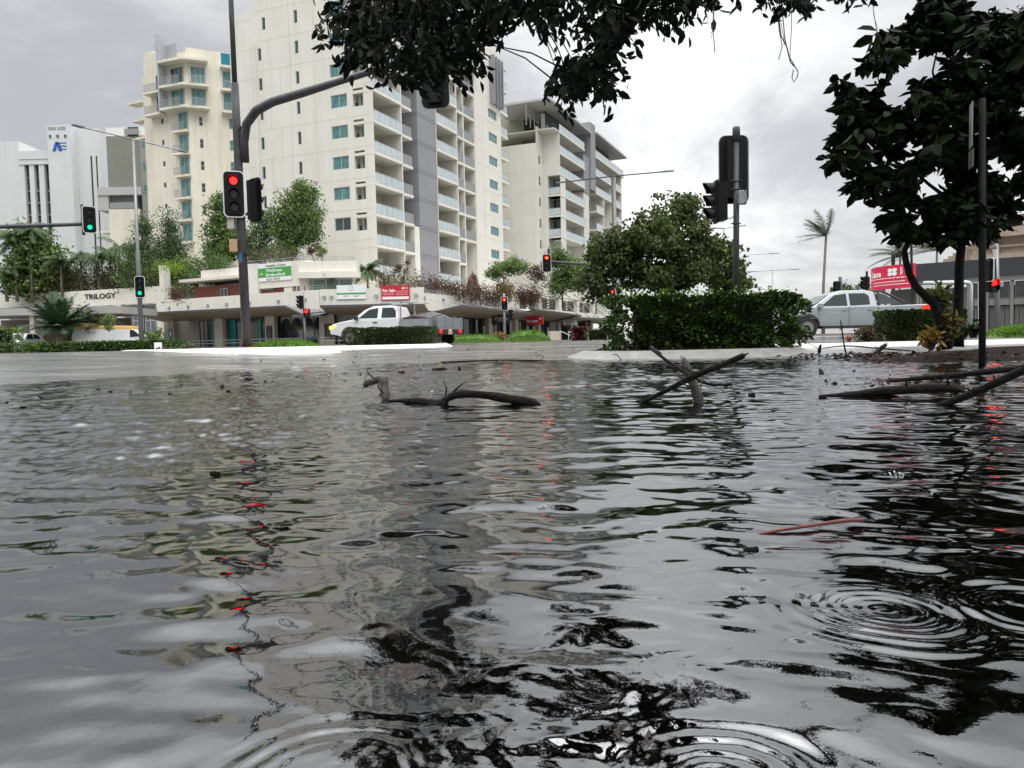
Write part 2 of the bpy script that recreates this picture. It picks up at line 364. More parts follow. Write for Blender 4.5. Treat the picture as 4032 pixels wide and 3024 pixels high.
# ---------------------------------------------------------------- water
rng=np.random.default_rng(7)
r_=.13*np.exp(np.arange(0,1100)*.0046); r_=r_[r_<17.5]
th=np.radians(np.arange(-50,50.01,.155))
rr,tt=np.meshgrid(r_,th,indexing='ij'); WX=rr*np.sin(tt); WY=rr*np.cos(tt)-.02
H=np.zeros_like(WX); dr=rr*.0046
calm=np.clip((WX*.94-(WY)*.15+2.6)/2.6,0,1)      # livelier to the right, broader and calmer to the left
def comp(lam,ang,slope,ph,mask=1.0):
    k=2*math.pi/lam; amp=slope/k
    fade=np.clip((lam/dr-2.2)/2.2,0,1)
    u=WX*math.sin(ang)+WY*math.cos(ang)
    v=WX*math.cos(ang)-WY*math.sin(ang)
    wob=.35*lam*np.sin(2*math.pi*v/(lam*6.3)+ph*3)+.22*lam*np.sin(2*math.pi*v/(lam*2.9)+ph*5)
    env=.55+.45*np.sin(2*math.pi*(u/(lam*5.1)+v/(lam*7.7))+ph*7)
    return amp*np.sin(k*(u+wob)+ph)*fade*env*mask
for k in range(30):
    lam=float(rng.uniform(.06,.24)); ang=R(float(rng.normal(4,15))); H+=comp(lam,ang,.0235*(lam/.12)**.1,float(rng.uniform(0,9)),(.72+.28*calm)*np.clip(.62+.38*(WY-.7)/.9,.62,1))
for k in range(10):
    lam=float(rng.uniform(.28,.7)); H+=comp(lam,R(float(rng.normal(-14,18))),.019,float(rng.uniform(0,9)))
for k in range(26):
    lam=float(rng.uniform(.022,.06)); H+=comp(lam,R(float(rng.uniform(-80,80))),.007,float(rng.uniform(0,9)),.25+.75*np.clip((WY-.8)/1.5,0,1))
AZ=WX/np.maximum(WY,.05); thr=np.interp(AZ,[-.8,-.55,-.25,0,.25,.6,1.2],[1.55,1.65,2.5,4.0,4.5,4.9,5.0])
thr*=1+.10*np.sin(WX*2.3+1)+.07*np.sin(WY*1.7+WX*3.1)
ZONE=np.clip((WY-thr)/(.42*thr),0,1); ZONE=ZONE*ZONE*(3-2*ZONE)
def vnoise(x,y,seed):
    ix=np.floor(x);iy=np.floor(y);fx=x-ix;fy=y-iy;fx=fx*fx*fx*(fx*(fx*6-15)+10);fy=fy*fy*fy*(fy*(fy*6-15)+10)
    h=lambda a,b: np.modf(np.abs(np.sin(a*127.1+b*311.7+seed*74.7)*43758.5453))[0]
    return (h(ix,iy)*(1-fx)+h(ix+1,iy)*fx)*(1-fy)+(h(ix,iy+1)*(1-fx)+h(ix+1,iy+1)*fx)*fy-.5
for fx_,fy_,am,sd_ in ((14,9,.0095,1),(25,16,.0090,2),(44,28,.0058,3),(76,50,.0028,4)):
    lf=np.clip((1/fy_/dr-1.3)/1.5,0,1); H+=ZONE*am*np.clip((WY-.6)/2.4,.35,1)*lf*vnoise(WX*fx_+.35*WY*fx_+7*vnoise(WX*1.3,WY*1.3,9),WY*fy_+3,sd_)
for k in range(22):
    lam=float(rng.uniform(.12,.26)); H+=comp(lam,R(float(rng.normal(0,28))),.014,float(rng.uniform(0,9)),ZONE)
def ring(u,v,rad,lam,slope,width,holl=0.0):
    c=gr(u,v,0); d=np.hypot(WX-c.x,WY-c.y); ph_=np.arctan2(WY-c.y,WX-c.x); s1=(u*.37+v*.11)%6.28
    d=d*(1+.03*np.sin(2*ph_+s1)+.015*np.sin(5*ph_+2*s1)); k=2*math.pi/lam*(1+.28*np.tanh((rad-d)/max(width,.01)))
    env=np.exp(-((d-rad)/width)**2)+holl*np.exp(-(d/(rad*.8))**2)
    env=env*(.72+.28*np.sin(ph_*2+s1)*np.cos(ph_*3-s1)+.15*np.sin(9*ph_+40*d))
    return slope/k*np.sin(k*(d-rad)+1.0)*env*np.clip((lam/dr-3)/3,0,1)
# raindrop rings where the drops have just fallen
H+=ring(3480,2395,.085,.021,.42,.060,.8)
H+=ring(4090,2390,.085,.022,.34,.05)
H+=ring(2830,3075,.070,.026,.13,.045,.2)
H+=ring(1300,3080,.085,.026,.17,.03)
H+=ring(2733,2280,.030,.011,.26,.014,.5)
H+=ring(2720,2208,.026,.011,.22,.012,.5)
H+=ring(3070,2206,.016,.009,.12,.010,.5)
H+=ring(2560,1845,.06,.024,.22,.035,.5); H+=ring(3080,1850,.055,.020,.12,.03,.4); H+=ring(2180,1722,.05,.022,.12,.03,.4)
H+=ring(1880,1885,.025,.014,.12,.014,.4); H+=ring(800,1880,.05,.03,.10,.04); H+=ring(3560,1870,.05,.018,.14,.03,.5)
H+=ring(2060,1880,.025,.014,.10,.014,.4); H+=ring(2260,1715,.04,.02,.12,.02,.4)
for k in range(70):
    u=float(rng.uniform(100,4000)); v=float(rng.uniform(1500,2050)); s_=.35/ (v-1345)*3028
    H+=ring(u,v,.012*s_+.01,.012+.004*s_,.09,.012+.006*s_,.4)
# breakers round the clumps of litter that reach the surface
for (u,v,a) in ((2350,2590,.12),(2330,2405,.05),(1700,2620,.07),(2000,2900,.14),(1720,2280,.05),(3520,1880,.05)):
    c=gr(u,v,0); d=np.hypot((WX-c.x),(WY-c.y)*1.6); env=np.exp(-(d/a)**2)
    w_=7*vnoise(WX*9,WY*9,int(u)%7)
    H+=env*(.0016*vnoise(WX*38+w_,WY*46-w_,int(u)%13)+.0006*vnoise(WX*90+w_,WY*100,int(v)%11))
Vw=np.stack([WX,WY,H],-1).reshape(-1,3); n0,n1_=WX.shape
i,j=np.meshgrid(np.arange(n0-1),np.arange(n1_-1),indexing='ij'); q=(i*n1_+j).ravel()
# flat skirt so the flood carries on outside the finely rippled fan
Vs=[];Fs=[]
def water_mat():
    m=bpy.data.materials.new('flood_water'); m.use_nodes=True; t=m.node_tree; L=t.links; o=t.nodes['Material Output']; t.nodes.remove(t.nodes['Principled BSDF'])
    g=t.nodes.new('ShaderNodeNewGeometry')
    def nz(scale,det,sc=(1,1,1),rough=.6):
        mp=t.nodes.new('ShaderNodeMapping'); mp.inputs['Scale'].default_value=sc; L.new(g.outputs['Position'],mp.inputs[0])
        n=t.nodes.new('ShaderNodeTexNoise'); n.inputs['Scale'].default_value=scale; n.inputs['Detail'].default_value=det; n.inputs['Roughness'].default_value=rough; L.new(mp.outputs[0],n.inputs['Vector']); return n.outputs['Fac']
    def M_(op,a,b=None,c=False):
        n=t.nodes.new('ShaderNodeMath'); n.operation=op; n.use_clamp=c
        for i_,x in enumerate((a,b)):
            if x is None: continue
            if isinstance(x,(int,float)): n.inputs[i_].default_value=x
            else: L.new(x,n.inputs[i_])
        return n.outputs[0]
    sp=t.nodes.new('ShaderNodeSeparateXYZ'); L.new(g.outputs['Position'],sp.inputs[0])
    at_=t.nodes.new('ShaderNodeAttribute'); at_.attribute_name='zone'
    zone=at_.outputs['Fac']
    h1=nz(34,4,(1,1,1),.7); h2=nz(11,4,(1,1,1),.6)
    hh=M_('ADD',h1,M_('MULTIPLY',h2,1.6))
    bp=t.nodes.new('ShaderNodeBump'); bp.inputs['Distance'].default_value=.0065; L.new(hh,bp.inputs['Height']); L.new(M_('ADD',M_('MULTIPLY',zone,.14),.025),bp.inputs['Strength'])
    gl=t.nodes.new('ShaderNodeBsdfGlossy'); gl.inputs['Color'].default_value=(.95,.96,.98,1); gl.inputs['Roughness'].default_value=.015; L.new(bp.outputs[0],gl.inputs['Normal'])
    L.new(M_('ADD',M_('MULTIPLY',zone,.025),.008),gl.inputs['Roughness'])
    tr=t.nodes.new('ShaderNodeBsdfTransparent'); tr.inputs['Color'].default_value=(.52,.50,.44,1)
    fr=t.nodes.new('ShaderNodeFresnel'); fr.inputs['IOR'].default_value=3.0; L.new(bp.outputs[0],fr.inputs['Normal'])
    mx=t.nodes.new('ShaderNodeMixShader'); L.new(fr.outputs[0],mx.inputs[0]); L.new(tr.outputs[0],mx.inputs[1]); L.new(gl.outputs[0],mx.inputs[2]); L.new(mx.outputs[0],o.inputs[0])
    return m
WATER=water_mat()
a0=len(Vw); edge_l=[i_*n1_ for i_ in range(n0)]; edge_r=[i_*n1_+n1_-1 for i_ in range(n0)]
ext=[]; 
Vall=[Vw]
L_=Vw[edge_l].copy(); L_[:,0]-=np.maximum(3.0,rr[:,0]*.8); L_[:,1]-=np.maximum(1.0,rr[:,0]*.3); L_[:,2]=0
R_=Vw[edge_r].copy(); R_[:,0]+=np.maximum(3.0,rr[:,0]*.8); R_[:,1]-=np.maximum(1.0,rr[:,0]*.3); R_[:,2]=0
Vall=np.concatenate([Vw,L_,R_]); ii=np.arange(n0-1)
FL=np.stack([a0+ii,np.array(edge_l)[:-1],np.array(edge_l)[1:],a0+ii+1],-1); FR=np.stack([np.array(edge_r)[:-1],a0+n0+ii,a0+n0+ii+1,np.array(edge_r)[1:]],-1)
wt=npmesh('flood_water',Vall,np.concatenate([np.stack([q,q+1,q+n1_+1,q+n1_],-1),FL,FR]),WATER,smooth=True); struct(wt)
za=wt.data.attributes.new('zone','FLOAT','POINT'); zv=np.concatenate([ZONE.reshape(-1),np.ones(2*n0)*.8]).astype(np.float32); za.data.foreach_set('value',zv)
# ---------------------------------------------------------------- kerbed islands
KWHITE=mat('white_painted_kerb',(.66,.66,.65),.5,var=.14,vs=3,col2=None,vec='World')
KCONC=mat('concrete_kerb',(.22,.22,.215),.35,var=.18,vs=5,bump=.3,bs=60,vec='World')
MULCH=mat('wet_bark_mulch',(.006,.0045,.004),.8,col2=(.032,.018,.013),vs=18,bump=1.0,bs=70,vec='World',spec=.15)
REDPAVE=mat('red_paving',(.36,.07,.045),.4,var=.15,vs=3,vec='World')
def smooth_loop(P,n=6):
    P=[Vector((p[0],p[1])) for p in P]; outp=[]; m=len(P)
    for i in range(m):
        a,b,c,d=P[i-1],P[i],P[(i+1)%m],P[(i+2)%m]
        for k in range(n):
            t=k/n; outp.append(.5*((2*b)+(c-a)*t+(2*a-5*b+4*c-d)*t*t+(3*b-3*c+d-a)*t**3))
    return outp
def inset(P,d):
    n=len(P); c=sum(P,Vector((0,0)))/n; o=[]
    ar=sum(P[i].x*P[(i+1)%n].y-P[(i+1)%n].x*P[i].y for i in range(n)); sg=1 if ar>0 else -1
    for i in range(n):
        t=(P[(i+1)%n]-P[i-1]).normalized(); o.append(P[i]+Vector((-t.y,t.x))*d*sg)
    return o
def island(name,label,P,zt,slope,top,kmat,fillm,kw=.18,rise=0.0,wob=0.0):
    """kerb ring with a sloping face and a filled top; P is the outer foot line"""
    P=smooth_loop(P,5); mb=MB(); n=len(P); a=P; b=inset(P,slope); c=inset(P,slope+kw); rnd=random.Random(3)
    k=len(mb.v); 
    for r,dz in ((a,-.25),(a,0),(b,zt),(c,zt),(c,zt-.03)):
        for p in r:
            base=gz(p.x,p.y); mb.v.append((p.x,p.y,(base+dz if r is a else dz)))
    for l in range(4):
        for i in range(n):
            j=(i+1)%n; mb.f.append((k+l*n+i,k+l*n+j,k+(l+1)*n+j,k+(l+1)*n+i)); mb.m.append(0)
    root=thing(name,label,'traffic island',(sum(p.x for p in P)/n,sum(p.y for p in P)/n,gz(P[0].x,P[0].y)))
    mb.build('kerb',kmat,root,smooth=False)
    f=MB(); cen=sum(c,Vector((0,0)))/n; R0=[(p.x,p.y,zt-.01) for p in c]
    rings=[R0]
    for tt_,hz in ((.72,.5),(.4,.85),(.12,1)):
        rings.append([(cen.x+(p.x-cen.x)*tt_,cen.y+(p.y-cen.y)*tt_,zt-.01+rise*hz+(rnd.uniform(-1,1)*wob)) for p in c])
    for l in range(3):
        for i in range(n):
            j=(i+1)%n; f.quad(rings[l][i],rings[l][j],rings[l+1][j],rings[l+1][i])
    f.poly(rings[3]); f.build(top,fillm,root,smooth=True)
    return root
def g2(u,v,z): p=gr(u,v,z); return (p.x,p.y)
isl1=island('kerbed_island','white kerbed traffic island with red paving under the tall signal mast','x' and [(-12.3,24.2),(-9.5,21.6),(-7.2,20.3),(-5.6,20.6),(-4.9,22.2),(-6.2,24.4),(-9.5,25.8),(-12,25.6)],.335,.22,'paving',KWHITE,REDPAVE,.75,.01)
isl2=island('planted_island','white kerbed traffic island carrying the long low hedge in front of the ute',[(-6.9,26.6),(-5.2,25.9),(-3.2,26.0),(-2.05,27.2),(-3.0,28.6),(-5.2,29.0),(-6.9,28.2)],.33,.2,'mulch_bed',KWHITE,MULCH,.45,.03)
isl3=island('hedge_island','grey concrete kerbed island rising from the flood under the big dark hedge',[(1.15,14.6),(2.0,13.35),(3.6,13.15),(5.0,13.5),(5.75,14.6),(4.9,15.9),(2.6,16.2),(1.3,15.7)],.14,.32,'mulch_bed',KCONC,MULCH,.12,.03,.01)
isl4=island('verge_island','white kerbed island with the square clipped hedge and small flowering bush',[(6.1,18.2),(7.2,17.2),(9.5,17.3),(11.8,17.5),(12.4,19.0),(11.4,20.6),(8.0,20.4),(6.4,19.6)],.17,.2,'mulch_bed',mat('pale_kerb',(.38,.38,.37),.45,var=.15,vs=3,vec='World'),MULCH,.2,.02)
isl5=island('tree_island','low mound of wet bark mulch around the foot of the dark tree',[(4.25,9.6),(4.9,9.0),(6.0,8.75),(7.6,8.6),(9.5,8.9),(9.8,10.4),(8.0,11.2),(6.0,11.1),(4.7,10.6)],.045,.35,'mulch_bed',MULCH,MULCH,.15,.10,.025)
# pavement and verge sheets in front of the shops
PAVE=mat('wet_concrete_footpath',(.24,.235,.225),.3,var=.12,vs=.8,vec='World')
LAWN=mat('lawn_green',(.05,.11,.015),.9,col2=(.10,.18,.03),vs=2,vec='World')
def sheet(name,pts,z0,z1,m): 
    mb=MB(); mb.prism(pts,z0,z1); return struct(mb.build(name,m))
sheet('footpath',[(-60,56.5),(-14,56.5),(-1.0,52.0),(2.5,58),(32,130),(20,140),(-70,140)],.20,.40,PAVE)
sheet('concourse',[(9,38.5),(40,29.5),(90,29.5),(90,90),(22,90),(12,48)],.20,.42,PAVE)
# painted line on the asphalt and gutter edge where the flood begins
mb=MB()
for (u0,v0,u1,v1,wd) in ((0,0,0,0,0),):
    pass
LP=[];
for t_ in np.linspace(-.2,1.3,40):
    x=-3.1+t_*3.1; y=4.7+t_*9.3; LP.append((x,y))
for k in range(len(LP)-1):
    (x0,y0),(x1,y1)=LP[k],LP[k+1]; nx_,ny_=-.94,.342; a,b=.30,.36+.02*math.sin(k)
    mb.quad((x0+nx_*a,y0+ny_*a,gz(x0+nx_*a,y0+ny_*a)+.004),(x1+nx_*a,y1+ny_*a,gz(x1+nx_*a,y1+ny_*a)+.004),(x1+nx_*b,y1+ny_*b,gz(x1+nx_*b,y1+ny_*b)+.012),(x0+nx_*b,y0+ny_*b,gz(x0+nx_*b,y0+ny_*b)+.012))
struct(mb.build('gutter_edge',mat('tar_seam',(.02,.02,.018),.6)))
for k in range(0):   # joints across the concrete kerb of the hedge island
    x=1.7+k*.46; mb.quad((x,13.15 if x>2.6 else 13.7,.03),(x+.012,13.15 if x>2.6 else 13.7,.03),(x+.08,13.95,.147),(x+.068,13.95,.147))
PAINT=mat('worn_road_paint',(.42,.42,.41),.35,var=.3,vs=6,vec='World')
mb=MB()
def stripe(x0,y0,x1,y1,wd):
    d=Vector((x1-x0,y1-y0)).normalized(); n_=Vector((-d.y,d.x))*wd/2; K=8
    for k in range(K):
        a=Vector((x0,y0)).lerp(Vector((x1,y1)),k/K); b=Vector((x0,y0)).lerp(Vector((x1,y1)),(k+1)/K)
        mb.quad(*[(p.x,p.y,gz(p.x,p.y)+.006) for p in (a-n_,b-n_,b+n_,a+n_)])
for x0,y0,x1,y1 in ((-5.0,21.5,-3.9,20.9),(-2.2,24.5,2.6,24.0),(-1.5,19.5,.6,19.2),(3,30,9,29),(-9,30,-3,31),(-1,34,6,33.5)): stripe(x0,y0,x1,y1,.14)
struct(mb.build('road_markings',PAINT))
# ================================================================ BUILDINGS
th0=R(22.8); eR=(math.sin(th0),math.cos(th0)); eL=(-math.cos(th0),math.sin(th0))
FH=3.015
# ---------------------------------------------------------------- main cream tower
C=(-12.9,76.0)
tw=thing('apartment_tower','tallest cream apartment tower with teal windows and a slate grey vertical spine','building',(-14,80,.3))
A=Face(C,eL); B=Face(C,eR)
ZT=39.0
mb=MB()
holesA=[]
rows=range(-1,8)
for k in rows:
    t=34.14-FH*k
    holesA.append((3.0,4.92,t-1.27,t,.16))
    holesA.append((8.63,9.07,t-1.27,t,.16))
    a=13.32 if k>0 else 12.66
    holesA.append((a,a+.44,t-1.27,t,.16))
    if t>13: holesA.append((1.13,2.33,t+.33-1.75,t+.33,.9,1))
A.wall(mb,0,14.24,5,ZT,holesA); A.wall(mb,14.24,17.43,5,34.95,[])
# far ends, roof and the back of the block
A.box(mb,14.26,17.42,5,34.94,-14,-.02); A.box(mb,.02,14.22,ZT-.3,ZT-.01,-30,-.02)
mb.quad(A.P(14.24,34.9,0),A.P(14.24,ZT,0),A.P(14.24,ZT,-30),A.P(14.24,34.9,-30))
mb.quad(A.P(17.43,5,0),A.P(17.43,34.95,0),A.P(17.43,34.95,-14),A.P(17.43,5,-14))
# B side: flat wall, recess walls, fins
holesB=[]
for k in range(0,8):
    t=30.59-3.02*k; holesB.append((27.25,29.95,t-1.13,t,.16))
B.wall(mb,23.05,31.3,5,ZT,holesB)
mb.quad(B.P(31.3,5,0),B.P(31.3,ZT,0),B.P(31.3,ZT,-16),B.P(31.3,5,-16))
mb.quad(B.P(0,ZT,0),B.P(31.3,ZT,0),B.P(31.3,ZT,-16),B.P(0,ZT,-16))
B.box(mb,13.1,23.05,5,ZT-.02,-2.9,-2.4)       # back wall of the right hand recesses
B.box(mb,0.02,5.25,5,ZT-.02,-2.9,-2.4)
for a,o in ((5.2,0),(18.0,0),(19.8,0),(22.9,0)): B.box(mb,a,a+.16,5,ZT-.5 if a>6 else ZT-.5,-2.4,o-.02)
B.box(mb,12.8,12.92,5,ZT-.5,-2.4,-.01)
B.box(mb,5.36,8.6,5,ZT-.5,-2.35,-2.15)
B.box(mb,7.45,8.55,5,12.9,-2.1,-.05)
mb.build('wall',CREAM,tw)
mb=MB(); B.box(mb,8.6,12.8,5,ZT-.4,-2.35,-.02); 
mb.build('grey_spine',GREYW,tw)
mb=MB()
for k in range(-1,11):
    z=25.05+.1-FH*(k-2); 
    if 6<z<38: B.box(mb,8.58,12.79,z-.03,z,-2.3,.0); B.box(mb,8.58,12.79,z-.33,z-.30,-2.3,.0)
mb.build('spine_joint',mat('dark_joint',(.15,.16,.18),.8),tw)
# darker putty recess linings, shade put into the colour so the balconies read as deep
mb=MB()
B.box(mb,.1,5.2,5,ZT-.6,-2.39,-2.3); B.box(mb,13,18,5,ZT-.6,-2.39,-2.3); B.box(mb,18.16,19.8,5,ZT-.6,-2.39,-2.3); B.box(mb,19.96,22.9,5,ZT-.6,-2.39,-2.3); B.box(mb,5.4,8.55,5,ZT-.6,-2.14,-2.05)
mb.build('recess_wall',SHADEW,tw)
# joints of the precast panels
mb=MB(); js=[]
for k in range(-3,9):
    z=28.78-FH*k
    if 7<z<ZT: A.box(mb,.15,14.2,z-.02,z+.02,-.002,.006); 
    st=(12.33,10.97)[k%2]
    z1=min(ZT,z+FH)
    if z<ZT: A.box(mb,st-.02,st+.02,max(z,6),z1,-.002,.006)
    if 7<z<34.9: A.box(mb,14.3,17.4,z-.62,z-.58,-.002,.006)
for s_ in (6.74,9.73): A.box(mb,s_-.02,s_+.02,6,ZT,-.002,.006)
for k in range(-3,9):
    z=31.9-3.02*k
    if 7<z<ZT: B.box(mb,23.1,31.2,z-.02,z+.02,-.002,.006)
for s_ in (25.6,): B.box(mb,s_-.02,s_+.02,6,ZT,-.002,.006)
mb.build('panel_joint',JOINT,tw)
mb=MB(); A.box(mb,13.95,14.2,5,31.87,.0,.28); mb.build('downpipe_casing',CREAM,tw)
for (a,b,c,d,*_) in holesA:
    wd=b-a
    if wd>1.5: A.window(tw,a,b,c,d,-.14,TEAL if (c>13) else DGLASS,2,fw=.08)
    elif wd<.6: A.window(tw,a,b,c,d,-.14,DGLASS,1,fw=.07)
    else: A.window(tw,a+.02,a+.80,c+.02,d-.5,-.85,TEAL,1,fw=.06)
for (a,b,c,d,*_) in holesB: B.window(tw,a,b,c,d,-.14,TEAL,3,fw=.07)
for k in range(-2,7):
    z=25.2-3.01*k+ .0
    if z>37.5 or z<6.5: continue
    balcony(B,tw,-.02,5.3,z,-2.3,.02,post=1.06,ends=(False,False))
    if z>9.6:
        balcony(B,tw,5.38,7.4,z-.1,-2.0,.0,glass=TINTS,ends=(False,True),post=.5)
        B.window(tw,6.1,7.5,z+.1,z+1.95,-2.02,TEAL,2,fw=.06)
    B.window(tw,.25,1.35,z+.02,z+2.1,-2.28,DGLASS,1,name='balcony_door')
for k in range(-4,7):
    z=25.27-3.0*k
    if z>38.4 or z<6.5: continue
    balcony(B,tw,12.95,18.15,z,-2.3,.03,post=1.05,ends=(False,False))
    B.window(tw,13.3,14.3,z+.02,z+2.1,-2.28,DGLASS,1,name='balcony_door')
    z2=z-.3
    if z<31.5:
        balcony(B,tw,18.18,19.95,z2,-2.0,-.04,glass=TINTS,ends=(False,False),post=.45)
        if z>11: balcony(B,tw,19.98,23.0,z2-.02,-2.0,.0,glass=TINTS,ends=(False,False),post=.45)
        B.window(tw,20.2,21.2,z2+.02,z2+2.1,-2.28,DGLASS,1,name='balcony_door')
    else:
        balcony(B,tw,18.2,23.1,z-.1,-2.0,.9,ends=(True,True))
# louvre blades near the top right
mb=MB()
for s_ in (27.8,28.75,29.7,30.6): B.box(mb,s_,s_+.22,31.2,37.4,-.02,.75)
mb.build('sun_fin',mat('grey_fin',(.27,.275,.30),.5,metal=.2),tw)
for k in range(0,9):
    z=34.44-3.06*k
    if z>8: balcony(B,tw,31.32,34.0,z,-1.6,-.1,th=.3,post=1.3,ends=(True,False))
mb=MB(); B.box(mb,31.32,34.0,37.2,37.45,-1.6,-.05); mb.build('canopy_slab',CREAM,tw)
# ---------------------------------------------------------------- second cream block to the right
K1=(4.09,111.0); K2=(5.28,113.84); K3=(7.63,112.85)
mt=thing('apartment_block','mid height cream apartment block with long glass balconies right of the tallest tower','building',(6,115,.3))
S=Face(K1,(K2[0]-K1[0],K2[1]-K1[1]),n=(1,-.3)); W2=Face(K1,eL,n=(-.3,-1)); A2=Face(K2,(K3[0]-K2[0],K3[1]-K2[1]),n=(-.3,-1)); B2=Face(K3,eR,n=(1,-.4))
mb=MB(); W2.wall(mb,0,14,5,28.5,[]); 
hs=[(1.0,1.75,27.0-3.02*k-1.25,27.0-3.02*k,.15) for k in range(0,6)]
S.wall(mb,0,3.08,5,30.9,hs)
A2.wall(mb,0,2.55,5,30.6,[(.6,2.5,0,24.4,2.4)])
W2.box(mb,.05,14,28.2,28.49,-14,-.02); B2.box(mb,-2.2,12,30.4,30.55,-12,-.05)
B2.box(mb,.1,12.3,5,33.4,-2.9,-2.3)
B2.box(mb,12.4,15.4,5,24.0,-2.6,-.4); B2.box(mb,18.0,28.9,5,33.8,-3,-2.2); B2.box(mb,22.9,23.1,5,25,-2.2,0); B2.box(mb,28.6,28.9,5,28,-2.2,0); B2.box(mb,28.9,35.8,5,34,-5.2,-4.6); B2.box(mb,35.5,35.8,5,31,-4.6,-.2); B2.box(mb,31.8,32.0,5,31,-4.6,-.3)
mb.build('wall',CREAM3,mt)
mb=MB(); B2.box(mb,12.35,15.5,24.0,29.9,-2.6,-.3); B2.box(mb,15.4,18.1,24.9,35.7,-3.0,.02); mb.build('grey_blade',GREYW,mt)
mb=MB()
for a,b,c in ((W2,0,14),(S,0,3.0)):
    for k in range(0,7):
        z=24.68-2.93*k
        if z>6: a.box(mb,b+.02,c,z-.02,z+.02,-.001,.006)
W2.box(mb,5.1,5.14,5,28.4,-.001,.006); mb.build('panel_joint',JOINT,mt)
for h in hs: S.window(mt,h[0],h[1],h[2],h[3],-.13,DGLASS,1)
mb=MB(); PB=Face((2.6,118.0),eR,n=(1,-.4)); PB.box(mb,0,16,27,35.6,-13,0); mb.build('plant_room',SAGE,mt)
mb=MB(); B2.box(mb,-4.6,15.35,33.75,34.05,-9,.25); B2.box(mb,18.25,38.0,34.45,34.75,-8,.35)
mb.build('roof',mat('pale_metal_roof',(.40,.40,.38),.5),mt)
mb=MB(); B2.box(mb,.2,12.3,30.6,33.7,-2.28,-2.2); B2.box(mb,18.3,34,31.1,34.4,-2.18,-2.1); mb.build('penthouse_glazing',DGLASS,mt)
for k in range(6):
    z=30.6-3.0*k
    if k<3: balcony(B2,mt,.0,12.25,z,-2.3,.0,post=1.0,ends=(False,False),slabm=CREAM3)
    else: balcony(B2,mt,-.0,12.25,z,-2.3,.0,post=.8,ends=(True,False),slabm=CREAM3); 
    B2.window(mt,3.0,4.9,z+.1,z+2.2,-2.25,DGLASS,2,name='balcony_door')
    if k<3 and k>0: B2.window(mt,6.5,9.0,z+.1,z+2.2,-2.25,DGLASS,3,name='balcony_door')
for k in range(3,6):
    z=30.6-3.0*k; A2.window(mt,.7,2.4,z+.1,z+2.6,-2.0,TEAL if k==3 else DGLASS,3,name='balcony_door')
    mb=MB(); A2.box(mb,.2,2.5,z-.28,z,-2.2,.0); b_=mb.build('balcony',CREAM3,mt); mb=MB(); A2.box(mb,.25,2.45,z+.05,z+1.0,-.08,-.05); mb.build('balustrade',TINTS,b_)
for k,(a,b) in enumerate(((18.3,36.8),(18.2,28.9),(18.1,28.8),(18.5,23),(18.5,23),(18.5,23))):
    z=30.9-3.0*k; balcony(B2,mt,a,b,z,-2.2,.0,post=1.2,ends=(False,True),slabm=CREAM3)
    B2.window(mt,19.2,21.6,z+.1,z+2.2,-2.17,DGLASS,3,name='balcony_door')
for k in range(1,6):
    z=30.8-3.0*k; balcony(B2,mt,32.0,35.8,z,-4.5,-.2,post=.9,ends=(True,True),slabm=CREAM3)
mb=MB(); 
for i_ in range(5): B2.box(mb,-5,.0,31.9+i_*.35,32.0+i_*.35,-3.2,-3.1)
for i_ in range(4): B2.box(mb,-5+i_*1.6,-4.9+i_*1.6,30.6,33.5,-3.25,-3.15)
mb.build('roof_screen',RAIL,mt)
# ---------------------------------------------------------------- left cream tower with the fin on its roof
T1=(-42.25,104.0)
lt=thing('apartment_tower','narrow cream tower with stacked teal doors and a grey roof fin','building',(-42,108,.3))
dl=R(65); dr_=R(63.5)
LF=Face(T1,(-math.sin(dl),math.cos(dl))); RF=Face(T1,(math.sin(dr_),math.cos(dr_)))
mb=MB(); 
hR=[(1.3,1.78,29.98+1.25-2.93*k-1.2,29.98+1.25-2.93*k,.15) for k in range(0,6)]
hR+=[(5.1,5.8,31.4-2.93*k-1.4,31.4-2.93*k,.15) for k in range(0,6)]
hL=[(4.6,5.1,31.5-2.85*k-.7,31.5-2.85*k,.15) for k in range(0,6)]
RF.wall(mb,0,9.0,5,40.1,hR); LF.wall(mb,0,6.75,5,39.6,hL)
mb.quad(LF.P(6.75,5),LF.P(6.75,39.6),LF.P(6.75,39.6,-14),LF.P(6.75,5,-14))
LF.box(mb,6.75,8.6,5,41,-10,-.6); LF.box(mb,8.6,9.7,5,38.1,-14,-1.2); LF.box(mb,9.7,10.6,5,36.3,-12,-2.0); LF.box(mb,.0,6.7,39.3,39.55,-12,-.05); RF.box(mb,.05,8.9,39.8,40.05,-12,-.05)
LF.box(mb,3.9,6.7,39.5,40.5,-3,-.3)
mb.build('wall',CREAM2,lt)
for q_ in ((9.4,13.2,34.9,35.2),(9.2,12.0,29.9,30.2),(9.6,12.5,32.4,32.6)): mb=MB(); LF.box(mb,*q_,-3,-1.5); mb.build('side_slab',CREAM2,lt)
mb=MB(); LF.box(mb,3.6,3.85,32.1,42.0,-.3,1.35); LF.box(mb,1.6,3.6,38.7,40.9,-.2,.02); mb.build('roof_fin',mat('pale_grey_fin',(.36,.37,.40),.6),lt)
for h in hR: RF.window(lt,*h[:4],-.13,DGLASS if h[0]<4 else TEAL,1,rails=(.5,))
for h in hL: LF.window(lt,*h[:4],-.13,DGLASS,1)
def bars(mb,face,a,b,z,o,h=1.0,st=.16):
    face.box(mb,a,b,z+h-.05,z+h,o-.02,o+.03); face.box(mb,a,b,z+.05,z+.09,o-.01,o+.02)
    n=max(1,int((b-a)/st))
    for i in range(n+1): x=a+(b-a)*i/n; face.box(mb,x-.018,x+.018,z,z+h,o-.015,o+.02)
